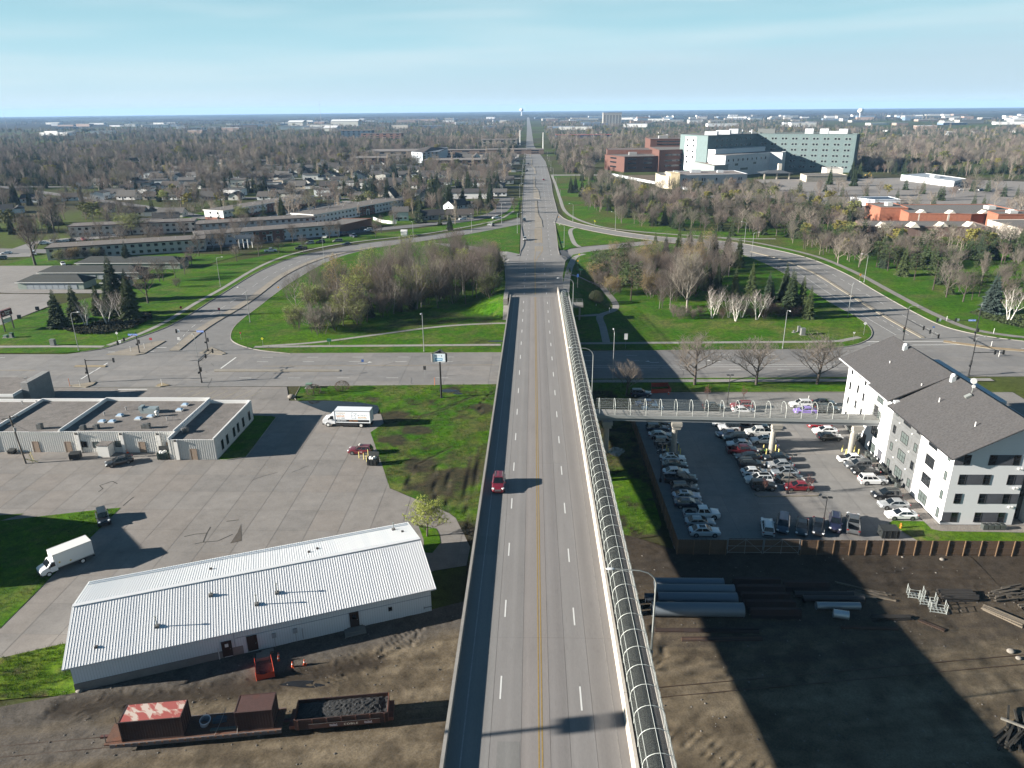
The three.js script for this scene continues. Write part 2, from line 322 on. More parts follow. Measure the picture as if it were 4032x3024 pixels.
// link ramps between the frontage roads and the avenue
sheet('link_ramp',[[-13,-317],[-14.5,-307],[-20.8,-336],[-40,-351.5],[-62,-358],[-62,-366],[-38,-361],[-20,-347],[-5.5,-326]].slice(1),up(0.02),roadM[2],{cell:4});
sheet('link_ramp',[[13.5,-308],[17.9,-331],[24.6,-337.4],[45,-350],[62,-360],[58,-367],[40,-359],[24.4,-351.8],[17.6,-345.9],[11.5,-336]],up(0.02),roadM[1],{cell:4});

// concrete yard on the left: shop parking
const lotPoly=[[-150,-162.1],[-124.8,-162.2],[-59,-163.3],[-55.6,-154.3],[-54.1,-154.4],[-33,-146.5],[-31,-140],[-33.3,-136.9],[-27.23,-119.83],[-25.02,-113.34],[-13.74,-105.06],[-12.46,-103.56],[-9.44,-95.12],[-9.61,-90.37],[-14.13,-89.06],[-20,-84],[-56,-72],[-64.73,-70.25],[-104,-62],[-150,-62]];
const lot=slabs('parking_lot',lotPoly,Object.assign([4.9,6.2],{ox:-60,oz:-124.2}),0.006,slabM,'',8);
// apartment parking
const lot2=slabs('parking_lot',[[21.2,-95],[64,-95],[64,-101.6],[110,-101.6],[110,-160.4],[28,-159.4],[24,-156],[21.2,-150]],Object.assign([5.4,5.4],{ox:21.2,oz:-95}),0.006,[[0.36,0.345,0.325],[0.38,0.36,0.335],[0.34,0.33,0.315]].map((c)=>M(...c,0.9,{t:'concrete'})),'',9);

// lawns ------------------------------------------------------------------------------------------------
const nwPoly=[[-7.2,-189.6],[-66,-188.7],...leftInner.filter((p)=>p[1]>-372&&p[1]<-190),[-40,-351.5],[-20.8,-336],[-14.5,-307],[-12.4,-300],[-10,-262],[-9.2,-233],[-8.4,-231]];
sheet('lawn',nwPoly,up(0.11),lawnM,{cell:1.6,color:(x,z)=>{let c=lawnColor(x,z);const n=fbm(x/2.2,z/2.2);c=mix3(c,MUD,0.75*sstep(9,2,lineDist(x,z,[[-40,-218],[-30,-222],[-14,-221]]))*sstep(0.42,0.6,n));c=mix3(c,MUD,0.8*sstep(6,1,Math.hypot((x+13)/1.4,z+198))*sstep(0.4,0.62,n));return c;}});
const nePoly=[[9.6,-191],[78,-192.6],...rightInner.filter((p)=>p[1]>-350&&p[1]<-194),[62,-360],[45,-350],[24.6,-337.4],[17.9,-331],[13.4,-306],[11,-272],[10.3,-233]];
sheet('lawn',nePoly,up(0.11),lawnM,{cell:1.6,color:(x,z)=>{let c=lawnColor(x,z);c=mix3(c,[0.33,0.3,0.12],0.6*sstep(9,1,Math.abs(z+216))*sstep(30,50,x)*(1 - sstep(88,96,x))*sstep(0.35,0.6,fbm(x/4,z/4)));return c;}});
// strip of grass between the two ramps, left and right of the avenue
sheet('lawn',[[-6.3,-331],[-19,-346.5],[-37,-360],[-55,-365.2],[-34,-389.5],[-7.4,-423.5]],0.11,lawnM,{cell:2.4,color:lawnColor});
sheet('lawn',[[12,-337.5],[17,-347],[24.4,-352.5],[40,-359.6],[54,-369],[38.5,-386],[23.5,-408.5],[13,-428.5]],0.11,lawnM,{cell:2.4,color:lawnColor});
// park on the right of the far frontage road
sheet('lawn',[...rightOuter.filter((p)=>p[1]>-369&&p[1]<-200),[62.6,-382],[34.5,-414],[21,-441],[18.4,-470],[18,-560],[17.8,-690],[17.2,-742],[70,-742],[78,-560],[70,-480],[110,-455],[190,-400],[260,-330],[270,-215],[170,-202]],0.1,lawnM,{cell:4,color:(x,z)=>mix3(lawnColor(x,z),[0.20,0.19,0.075],0.75*sstep(0.42,0.6,fbm(x/15,z/15))*sstep(-300,-345,z+(x - 110)*0.35))});
// grass along the left frontage road
sheet('lawn',[[-200,-188],[-128.6,-189],...leftOuter.filter((p)=>p[1]<-190&&p[1]>-340).map((p)=>[p[0]- 0.1,p[1]]),[-118,-338],[-130,-320],[-150,-296],[-152,-262],[-164,-242],[-166,-217],[-200,-203]],0.11,lawnM,{cell:1.8,color:lawnColor});
sheet('lawn',[[-160,-268],[-150,-285],[-165,-302],[-230,-302],[-230,-345],[-140,-335],[-118,-338],[-100,-356],[-86,-370],[-60,-388],[-36,-414],[-22,-436],[-10,-462],[-9.5,-560],[-9.5,-720],[-60,-720],[-85,-500],[-125,-430],[-200,-450],[-320,-420],[-320,-268]].slice(1,13).concat([[-75,-400],[-100,-385],[-125,-360]]),0.08,lawnM,{cell:4,color:lawnColor});
sheet('lawn',[[-9.4,-455],[-22,-432],[-38,-412],[-62,-385],[-90,-366],[-70,-400],[-32,-432],[-20,-446],[-17,-540],[-9.6,-540]],0.09,lawnM,{cell:3,color:lawnColor});
sheet('lawn',[[-203,-470],[-150,-545],[-90,-520],[-84,-495],[-123,-425],[-100,-415],[-66,-432],[-80,-470],[-86,-505],[-120,-548],[-152,-560],[-215,-490],[-235,-452],[-204,-447]],0.07,lawnM,{cell:4,color:lawnColor});
// muddy grass beside the overpass on the left
const ruts=[[[-18,-122],[-17,-112],[-14,-100],[-13,-95]],[[-15.5,-122],[-14.5,-108],[-11,-92]],[[-12,-126],[-11.5,-110],[-9.4,-95]],[[-10.6,-130],[-10,-112]],[[-33,-141],[-22,-147],[-14,-157]],[[-31,-141],[-20.5,-147.5],[-13,-158]],[[-9.5,-160],[-12,-152],[-11,-146]],[[-22.5,-113],[-21.5,-122],[-16,-130]]];
const mudBlobs=[[-17,-114,6.5],[-13,-118,5],[-21,-122,4],[-10.5,-150,4.2],[-24,-138,3.6],[-19,-161,2.6],[-28,-133,3.5],[-27,-112,3.4],[-11,-98,5],[-12,-88,6],[-30,-145.5,4],[-20,-104,5]];
const mudAt=(x,z)=>{let m=0;for(const[a,b,r]of mudBlobs)m=Math.max(m,1 - Math.hypot(x - a,z - b)/r);return m;};
const rutY=(list,w=0.45)=>(x,z)=>{let y=0;for(const l of list){const d=lineDist(x,z,l);if(d<w*3)y+=-0.09*Math.exp(-d*d/(w*w*0.35))+0.035*Math.exp(-((d - w*1.1)**2)/(w*w*0.3));}return y;};
const swRut=rutY(ruts);
const swPoly=[[-7.6,-165.2],[-55.8,-163.3],[-54.9,-156.0],[-53.9,-154.4],[-47.5,-154.6],[-39.0,-153.3],[-34.8,-151.5],[-31.2,-142],[-33.3,-136.9],[-27.23,-119.83],[-25.02,-113.34],[-13.74,-105.06],[-12.46,-103.56],[-9.44,-95.12],[-9.61,-90.37],[-9,-80],[-5,-80],[-5,-165]];
sheet('lawn',swPoly,(x,z)=>0.06+swRut(x,z)+(fbm(x/1.7,z/1.7)- 0.5)*0.1,lawnM,{cell:0.7,smooth:true,color:(x,z)=>{
const n=fbm(x/1.9,z/1.9),m=mudAt(x,z)+(n - 0.5)*1.1;let c=lawnColor(x,z);
c=mix3(c,[0.19,0.17,0.085],0.75*sstep(0.45,0.66,fbm(x/5+3,z/5))*sstep(-158,-135,z));
c=mix3(c,[0.17,0.15,0.08],0.6*sstep(-112,-92,z));
c=mix3(c,MUD,0.92*sstep(0.02,0.4,m));
let d=9;for(const l of ruts)d=Math.min(d,lineDist(x,z,l));return mix3(c,MUD,0.7*sstep(0.6,0.15,d));}});
// lawns by the shed
sheet('lawn',[[-68.93,-106.03],[-71.13,-105.68],[-86.46,-101.60],[-84,-104],[-120,-98],[-120,-70],[-68.42,-75.58]],(x,z)=>0.05+(fbm(x,z)- 0.5)*0.05,lawnM,{cell:0.8,color:lawnColor});
sheet('lawn',[[-58.39,-72.91],[-64.68,-70.19],[-90,-61],[-110,-50],[-60.06,-63.52],[-56.88,-64.04],[-52.15,-64.40],[-51.4,-65.6],[-56,-72.4]],(x,z)=>0.05+(fbm(x,z)- 0.5)*0.06,lawnM,{cell:0.6,color:(x,z)=>mix3(mix3(lawnColor(x,z),[0.3,0.4,0.03],0.45),EARTH,0.9*sstep(0.62,0.75,fbm(x/2,z/2)+0.12*sstep(-62.5,-59,z)))});
sheet('lawn',[[-59.7,-142.8],[-59.7,-124],[-58.01,-124.14],[-54.91,-125.25],[-55.4,-144.6],[-56.6,-145.1],[-60.9,-145.6]],0.09,lawnM,{cell:1.5,color:lawnColor});
sheet('lawn',[[-16.81,-97.11],[-16.21,-93.51],[-14.97,-93.43],[-14.08,-96.27],[-14.53,-98.39],[-15.24,-100.21],[-18.33,-101.49]],0.05,lawnM,{cell:1,color:lawnColor});
// grass strip beside the overpass, right
const seRut=(x,z)=>0.05+(fbm(x/1.5,z/1.5)- 0.5)*0.12;
sheet('lawn',[[5,-168],[14,-168.6],[23,-168.9],[23,-160],[20.4,-152],[20.4,-102],[19.4,-98.6],[14.5,-97.5],[11,-99],[5,-99]],seRut,lawnM,{cell:0.7,smooth:true,color:(x,z)=>{const n=fbm(x/2,z/2);let c=mix3(lawnColor(x,z),[0.2,0.34,0.03],0.4);c=mix3(c,[0.21,0.17,0.09],0.85*sstep(-118,-124,z+(n - 0.5)*8)*sstep(-160,-150,z));return mix3(c,MUD,0.9*sstep(0.52,0.66,n+0.22*sstep(-104,-98,z)+0.2*sstep(-118,-130,z)*sstep(0.4,0.6,fbm(x/4,z/4+9))+0.3*sstep(-150,-157,z)*sstep(14,9,x)));}});
// boulevard strips between street, walk and the apartment parking
sheet('lawn',[[14,-169],[90,-170.3],[90,-169.4],[14,-168]],0.1,lawnM,{cell:2,color:lawnColor});
sheet('lawn',[[14,-166.2],[100,-167],[100,-160.6],[23,-159.9],[14,-161]],0.1,lawnM,{cell:1.5,color:lawnColor});
sheet('lawn',[[56.30,-102.71],[57.21,-103.46],[61.93,-103.30],[62.06,-101.07],[63.25,-100.47],[110,-99],[110,-94.6],[59.5,-94.6]],(x,z)=>0.1+(fbm(x,z)- 0.5)*0.05,lawnM,{cell:0.8,color:(x,z)=>mix3(mix3(lawnColor(x,z),[0.2,0.34,0.03],0.4),[0.36,0.29,0.17],0.9*sstep(4.5,1.5,Math.hypot(x - 60.4,(z+98.4)*1.3))*sstep(0.36,0.56,fbm(x/1.3,z/1.3)))});
// stone bed around the apartment block
sheet('stone_bed',[[62.2,-135],[63.9,-135],[63.9,-102.2],[110,-102.2],[110,-99.4],[63.21,-100.38],[62.01,-100.98],[61.99,-103.25],[61.6,-107]],0.13,M(0.52,0.47,0.42,0.95,{t:'gravel',bump:0.04}),{cell:6});

// rail yard -------------------------------------------------------------------------------------------
const trackZ=(x)=>-67 - 0.1375*(x - 21.9);
const yardRuts=[[[-50,-62.5],[-40,-64.5],[-30,-66],[-20,-70],[-15,-76]],[[-48,-61],[-34,-64],[-24,-66.4],[-15,-73],[-13.5,-79]],[[-38,-65.5],[-28,-67.3],[-19,-71.5],[-15,-78]],[[-26,-68.4],[-20,-69.5],[-14.6,-74]],[[-58,-60],[-45,-62],[-38,-64.4]],[[-22,-68],[-18.5,-72]],[[-24,-67.5],[-21,-71]]];
const yr=rutY(yardRuts,0.4),gougeY=(x,z)=>{const d=lineDist(x,z,[[-52,-62.4],[-40,-64.6],[-30,-66.6],[-19,-70.5]]);return -0.22*Math.exp(-d*d/2.2)*(0.4+fbm(x*1.6,z*1.6))+(fbm(x/0.7,z/0.7)- 0.5)*0.3*Math.exp(-d*d/4);};
const yardColor=(x,z)=>{
const n=fbm(x/3,z/3),along=fbm((x+0.15*z)/14,(z+0.14*x)/1.1),dT=Math.abs(z - trackZ(x));
let c=mix3([0.20,0.165,0.118],[0.32,0.268,0.195],sstep(0.3,0.7,along));
c=mix3(c,[0.10,0.082,0.062],0.6*sstep(0.5,0.75,n));
if(x<0){const dS=lineDist(x,z,[[-60,-62.6],[-52.2,-64.9],[-13.3,-80],[-9,-82]]);c=mix3(c,[0.18,0.166,0.152],0.9*sstep(6.5,3.5,dS+(n - 0.5)*3));const g=lineDist(x,z,[[-52,-62.4],[-40,-64.6],[-30,-66.6],[-19,-70.5]]);c=mix3(c,[0.075,0.062,0.05],0.85*sstep(2.4,0.7,g+(n - 0.5)*2));c=mix3(c,[0.21,0.19,0.17],0.9*sstep(3.2,1.6,dT+(n - 0.5))*sstep(-30,-44,x));}
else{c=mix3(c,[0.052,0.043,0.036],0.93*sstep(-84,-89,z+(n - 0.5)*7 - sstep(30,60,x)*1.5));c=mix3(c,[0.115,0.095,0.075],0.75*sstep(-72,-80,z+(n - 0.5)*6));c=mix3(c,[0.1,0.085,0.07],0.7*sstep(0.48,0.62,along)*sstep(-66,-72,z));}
return c;
};
const tyre=rutY([[[12,-72],[24,-70],[40,-66],[64,-62]],[[13,-70.2],[24,-68.2],[40,-64.2],[64,-60]],[[14,-60],[20,-56],[28,-50]],[[15.6,-61],[21.6,-57],[29.6,-51]],[[12,-66],[16,-72],[15,-78]],[[30,-90],[44,-88],[64,-88.6]],[[30,-91.8],[44,-89.8],[64,-90.4]],[[40,-74],[52,-73],[64,-76]]],0.35);
const yardY=(x,z)=>(x<0?yr(x,z)+gougeY(x,z):tyre(x,z))+(fbm(x/2.3,z/2.3)- 0.5)*0.14+(fbm(x*1.9,z*1.9,2)- 0.5)*0.05;
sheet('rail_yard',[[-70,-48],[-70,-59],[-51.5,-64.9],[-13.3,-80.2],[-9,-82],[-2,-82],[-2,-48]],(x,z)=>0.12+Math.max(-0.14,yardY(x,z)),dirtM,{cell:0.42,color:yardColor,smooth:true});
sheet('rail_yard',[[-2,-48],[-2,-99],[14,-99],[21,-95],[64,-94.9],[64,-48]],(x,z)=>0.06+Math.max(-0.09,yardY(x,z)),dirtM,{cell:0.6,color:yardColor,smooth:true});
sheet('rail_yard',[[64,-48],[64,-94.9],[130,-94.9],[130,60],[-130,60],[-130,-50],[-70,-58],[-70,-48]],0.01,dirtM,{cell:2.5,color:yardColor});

// kerbs, walks and islands ----------------------------------------------------------------------------
{
const b=new MB();
kerb(b,[[-69,-188.62],[-40,-189],[-7.4,-189.45]]);kerb(b,[[9.6,-190.6],[13.3,-190.75],[60,-191.9],[80,-192.6]]);
kerb(b,leftInner,0.2,0.15,up(0));kerb(b,leftOuter.slice(2),0.2,0.15,up(0));kerb(b,rightInner,0.24,0.15,up(0));kerb(b,rightOuter.slice(3),0.24,0.15,up(0));
kerb(b,avL.slice(5,11),0.25,0.15,up(0));kerb(b,avR.slice(4,12),0.25,0.15,up(0));kerb(b,avL.slice(0,5),0.2,0.15,up(0));kerb(b,avR.slice(0,4),0.2,0.15,up(0));
kerb(b,[[-7.5,-165.1],[-40,-164],[-55.8,-163.5],[-55.0,-156.0],[-54.1,-154.6]]);kerb(b,[[12,-168.9],[74.6,-170.3],[110,-171]]);kerb(b,[[24,-156],[28,-159.5],[100,-160.5]]);
kerb(b,[[-59.4,-124],[-57.95,-123.98],[-54.77,-125.20],[-55.4,-144.7],[-56.7,-145.4]],0.14,0.12);
b.build('kerb',kerbM,null).userData.kind='structure';
}
function walk(pts,w,y,bay=1.6,m=walkM){ // concrete footpath cast in bays
const base=strip('sidewalk',pts,-w/2,w/2,typeof y==='function'?(x,z)=>y(x,z)- 0.01:y - 0.01,jointM);const Y=typeof y==='function'?y:()=>y;
const L=[0];for(let i=1;i<pts.length;i++)L.push(L[i - 1]+Math.hypot(pts[i][0]- pts[i - 1][0],pts[i][1]- pts[i - 1][1]));
const at=(s)=>{let i=1;while(i<pts.length - 1&&L[i]<s)i++;const t=clamp((s - L[i - 1])/(L[i]- L[i - 1]));return[pts[i - 1][0]+(pts[i][0]- pts[i - 1][0])*t,pts[i - 1][1]+(pts[i][1]- pts[i - 1][1])*t];};
const n=Math.max(1,Math.round(L[L.length - 1]/bay)),st=L[L.length - 1]/n;
for(let k=0;k<n;k++){const seg=[at(k*st+0.02),at((k+0.5)*st),at((k+1)*st - 0.02)],b=new MB(),A=offset(seg,-w/2+0.01),B=offset(seg,w/2 - 0.01);for(let i=0;i<2;i++){const q=[A[i],A[i+1],B[i+1],B[i]];flat(b,q,Y);}b.build('paving_bay',m,base);}
return base;
}
walk([[-110,-197],[-95,-192]].concat([]).slice(0,0).concat([[-78,-194.2],[-60.9,-194.9],[-9,-196.2]]),1.7,0.15,3.2);
walk(curve([[-76,-194.8],[-62,-198.4],[-46,-206],[-28,-214.6],[-12,-218],[-6,-218]],6),1.5,0.16,2.6);
walk([[10,-197.4],[49,-198.3],[78,-198.9],[86,-199.6],[93,-203.5]],1.8,0.15,3.2);
walk([[12,-167],[74,-167.9],[110,-168.4]],1.9,0.15,3.2);
walk(curve([[20.6,-198.6],[21,-214],[21.4,-227],[26.2,-233.5],[27.6,-240],[26.5,-256],[23.6,-272],[17,-277.5],[13.6,-274]],6),2.2,up(0.16),2.6);
walk(curve([[21.6,-228],[17.5,-227],[12,-227]],5),2,0.17,2.4);
walk(curve([[10.9,-241],[12.2,-262],[14,-285],[16,-305],[19,-326],[23,-332.5]],5),2.3,up(0.17),3);
walk(curve([[22,-350.5],[20.4,-357],[19.6,-380],[20,-400],[21.8,-408],[25,-411]],5),2.2,0.16,3);
walk(curve([[120.5,-371],[105,-372],[84,-381],[62,-392],[41.6,-407.5],[30.2,-430],[21.3,-469],[19.5,-549],[19.3,-635],[18.2,-745]],6),2.2,0.15,5);
walk(curve([[152,-199.5],[138,-203.5],[129,-211],[126.5,-226],[126.5,-256],[127.2,-291],[124,-324],[115,-347],[104,-365],[90,-377.5]],6),2.3,0.15,3.6,M(0.36,0.335,0.31,0.92,{t:'concrete'}));
walk(curve([[-120.4,-195.7],[-117.2,-206.3],[-115.6,-218],[-116.2,-243],[-115.8,-265],[-115.8,-309],[-110.7,-335.6],[-97,-359],[-84,-371],[-60.8,-388],[-36.1,-417.3],[-21.6,-441],[-12.5,-482]],6),1.7,0.16,3.6);
walk([[-200,-196],[-150,-194.5],[-135,-194.8],[-121,-194.5]],1.8,0.16,3.2);
function island(poly,tint=[0.42,0.37,0.30]){const g=new MB();g.prism(poly,-0.02,0.16);const m=g.build('traffic_island',M(...tint,0.9,{t:'concrete'}),null);m.userData.kind='structure';const e=new MB();kerb(e,[...poly,poly[0]],0.18,0.17);e.build('island_kerb',M(0.43,0.38,0.29,0.85,{t:'concrete'}),m);return m;}
island([...offset(curve([[-99.3,-191.4],[-100.6,-214],[-99.2,-245],[-100.4,-293],[-95.5,-322],[-88,-338],[-76,-353]],5),-1.3),...offset(curve([[-99.3,-191.4],[-100.6,-214],[-99.2,-245],[-100.4,-293],[-95.5,-322],[-88,-338],[-76,-353]],5),1.3).reverse()]);
island([[-116.4,-187.6],[-108.0,-187.1],[-106.3,-188.4],[-106.2,-194.2],[-106.0,-200.1],[-108.4,-199.6]]);
island([[-91.2,-189.0],[-90.2,-194.2],[-83.7,-188.4],[-84.4,-187.6]]);
island([[-119.5,-178.4],[-111.3,-178.4],[-111.1,-177.3],[-119.3,-177.4]],[0.5,0.38,0.2]);
island([[-81.5,-175.4],[-49.2,-175.1],[-49.0,-174.2],[-81.0,-174.1]],[0.40,0.37,0.32]);
island([[-112.2,-163.6],[-107.1,-166.3],[-106.8,-164.1],[-107.5,-162.5]],[0.45,0.38,0.28]);
island([[-90.9,-163.4],[-90.6,-165.6],[-87.7,-163.9],[-89.6,-163.0]],[0.48,0.38,0.22]);
const rm=curve([[110.5,-203],[110,-224],[110.6,-260],[111,-292],[107,-318],[99,-337]],5);
island(band(rm,-0.5,0.5));island(band([[114.5,-199.5],[125,-193],[133,-190.5]],-0.9,0.9),[0.5,0.36,0.2]);
island([[1.1,-413],[5.2,-413],[4.9,-441],[3.2,-465],[2.8,-488],[2.6,-538],[1.4,-538],[1.1,-470]]);island([[0.4,-556],[5,-550],[4.2,-606],[1.6,-636],[1.4,-735],[0.3,-735],[0.2,-630]]);island([[1.2,-765],[2.8,-765],[2.2,-836],[-1.4,-880],[-1.6,-1000],[-2.8,-1000],[-2.6,-880],[0.6,-836]]);island([[-4.5,-1030],[-3,-1030],[-6,-1290],[-7.4,-1290]]);

// painted markings ---------------------------------------------------------------------------------------
function mark(parent,a,b,w,m,y=0.012){strip('lane_marking',[a,b],-w/2,w/2,y,m,{parent});}
for(let x=-146;x<145;x+=12.2){const L=x<-8;for(const z0 of L?[-185.2,-181.4,-169,]:[-187,-182.8,-175.2]){if(Math.abs(x+108)<26||Math.abs(x - 108)<26||(x>-22&&x<12))continue;const z=z0 -(L?(x+146)*0.005:(x - 12)*0.018);mark(street,[x,z],[x+3,z],0.14,whiteP);}}
mark(street,[12,-178.6],[84,-180.3],0.13,whiteP);mark(street,[12,-177.3],[84,-178.6],0.13,whiteP);
mark(street,[-70,-178.2],[-10,-179.4],0.1,yellowP);mark(street,[-150,-174.8],[-128,-174.9],0.12,yellowP);
mark(street,[-80.3,-176.4],[-79.8,-185.4],0.4,whiteP);mark(street,[-112.2,-168.4],[-112.3,-180.8],0.35,whiteP);mark(street,[-99.0,-161.2],[-92.0,-161.4],0.35,whiteP);mark(street,[-117.3,-190.0],[-104.7,-190.7],0.25,whiteP);mark(street,[-108.5,-194.0],[-102.9,-194.2],0.3,whiteP);
mark(street,[93,-199.4],[118,-199.8],0.4,whiteP,0.02);mark(street,[92.5,-196],[120,-196.6],0.3,whiteP,0.02);mark(street,[128,-193],[150,-177],0.35,whiteP);mark(street,[132,-193.4],[150,-180],0.3,whiteP);
function arrow(parent,x,z,s,turn){const b=new MB(),P=(u,v)=>[x+s*u,0.014,z+v];b.quad(P(-1.6,-0.12),P(0.6,-0.12),P(0.6,0.12),P(-1.6,0.12));b.quad(P(0.4,-0.12),P(0.7,-0.12),P(1.3,turn*0.7 - 0.1),P(1.0,turn*0.7+0.1));b.tri(P(0.7,turn*0.55),P(1.9,turn*0.75),P(0.9,turn*1.35));b.build('turn_arrow',whiteP,parent);}
arrow(street,-44,-180.6,1,-1);arrow(street,-24,-181,1,-1);arrow(street,31,-181.4,-1,-1);arrow(street,47,-182,-1,-1);
for(const[off,m,dash]of[[-5.2,whiteP,1],[3.6,whiteP,1],[7.2,whiteP,0]]){const l=offset(curve([[111.5,-206],[111,-224],[111.4,-260],[111.8,-292],[108,-316],[100,-336],[84,-354]],8),off);for(let i=0;i+1<l.length;i+=dash?2:1)mark(avenue,l[i],l[i+1],0.15,m,up(0.03));}
{const l=curve([[-101,-196],[-104.5,-214],[-104.6,-245],[-105.6,-293],[-101,-322],[-90,-345]],8);for(let i=0;i+1<l.length;i+=2)mark(avenue,l[i],l[i+1],0.14,whiteP,0.03);}
for(let z=-238;z>-900;z -=12.2){const y=up(0.032);for(const x of z>-312?[-3,4.4]:z>-410?[-2.4,7.9]:[-4.9,-1.9,8.6,12])mark(avenue,[x,z],[x,z - 3],0.15,whiteP,y);}
for(let z=-238;z>-400;z -=10){const k=sstep(-300,-345,z);for(const s of[-1,1])mark(avenue,[0.75+s*(0.12+k*1.6)+k*1.9,z],[0.75+s*(0.12+sstep(-300,-345,z - 10)*1.6)+sstep(-300,-345,z - 10)*1.9,z - 10],0.13,yellowP,up(0.032));}
sheet('painted_median',[[1,-335],[4.4,-335],[4.6,-412],[1.1,-412]],up(0.028),M(0.40,0.345,0.27,0.9,{t:'concrete'}),{cell:10});
// parking bays of the shop in stalls, faint yellow
for(let k=0;k<14;k++){const x=-122+k*2.75+(k>6?20:0);mark(lot,[x,-155],[x+2.3,-160.6],0.1,M(0.46,0.40,0.24,0.8),0.014);}
for(let k=0;k<16;k++)mark(lot2,[37.6,-103 - k*2.9],[43,-103 - k*2.9],0.08,M(0.42,0.41,0.39,0.8),0.014);
// water lying on the yard by the grass
sheet('puddle',[[-53.6,-153.9],[-49.9,-154.3],[-44.9,-154.3],[-38.9,-153.2],[-34.8,-151.4],[-34.0,-149.5],[-33.9,-146.9],[-35.9,-144.8],[-40.1,-145.1],[-43.6,-146.9],[-46.0,-148.0],[-49.6,-150.8],[-51.9,-152.6]],0.03,M(0.022,0.024,0.026,0.06),{cell:30});
for(const p of[[-19.5,-160.6,2.2,1],[-17.5,-158.8,1.2,.7],[-26,-66.5,3.2,.5],[-10.6,-199.5,2,.6],[16,-128.5,1.6,2]])sheet('puddle',Array.from({length:18},(_,k)=>{const t=k/18*6.283,q=0.75+0.5*vnoise(Math.cos(t)*1.5+p[0],Math.sin(t)*1.5+p[1]);return[p[0]+Math.cos(t)*p[2]*q,p[1]+Math.sin(t)*p[3]*q];}),p[1]<-190?0.17:0.085,M(0.03,0.028,0.026,0.07),{cell:30});
// cracks and patched asphalt in the shop yard
for(const c of[[[-68.59,-109.73],[-68.79,-108.42],[-68.87,-106.72]],[[-54.25,-97.40],[-52.93,-98.12],[-51.14,-98.50],[-51.31,-100.30]],[[-51.14,-98.50],[-50.62,-95.90],[-51.73,-95.37]],[[-50.62,-95.90],[-48.49,-96.27],[-46.94,-98.20]],[[-49.41,-101.99],[-47.59,-102.47]],[[-75.42,-115.37],[-76.79,-113.71],[-75.58,-112.56],[-75.73,-111.43]],[[-75.42,-115.37],[-73.99,-114.44]]])strip('pavement_crack',c,-0.09,0.09,0.02,M(0.06,0.055,0.05,0.95));
sheet('soil_patch',[[-46.75,-101.28],[-44.78,-96.32],[-46.32,-95.62],[-46.37,-98.74]],0.022,M(0.14,0.12,0.10,0.95,{t:'dirt'}),{cell:9});
// ---------------------------------------------------------------- overpass with caged walkway
const dk=(z)=>11.24 - 0.0362*(-z - 53);
function sbox(b,x0,x1,h0,h1,z0,z1,f=dk){ // box that follows the slope of the deck
const a0=f(z0)+h0,a1=f(z0)+h1,b0=f(z1)+h0,b1=f(z1)+h1;
b.quad([x0,a1,z0],[x1,a1,z0],[x1,b1,z1],[x0,b1,z1]);b.quad([x0,b0,z1],[x1,b0,z1],[x1,a0,z0],[x0,a0,z0]);
b.quad([x0,a0,z0],[x0,a1,z0],[x0,b1,z1],[x0,b0,z1]);b.quad([x1,b0,z1],[x1,b1,z1],[x1,a1,z0],[x1,a0,z0]);
b.quad([x0,a0,z0],[x1,a0,z0],[x1,a1,z0],[x0,a1,z0]);b.quad([x1,b0,z1],[x0,b0,z1],[x0,b1,z1],[x1,b1,z1]);
}
const concM=M(0.46,0.435,0.40,0.9,{t:'concrete'}),concPale=M(0.56,0.51,0.44,0.9,{t:'concrete'}),galv=M(0.44,0.47,0.45,0.5,{metal:0.4}),galvPale=M(0.55,0.58,0.55,0.5,{metal:0.3});
const BZ0=24,BZ1=-233;
const bridge=thing('overpass_bridge','long concrete road overpass with a caged walkway along its edge','bridge');
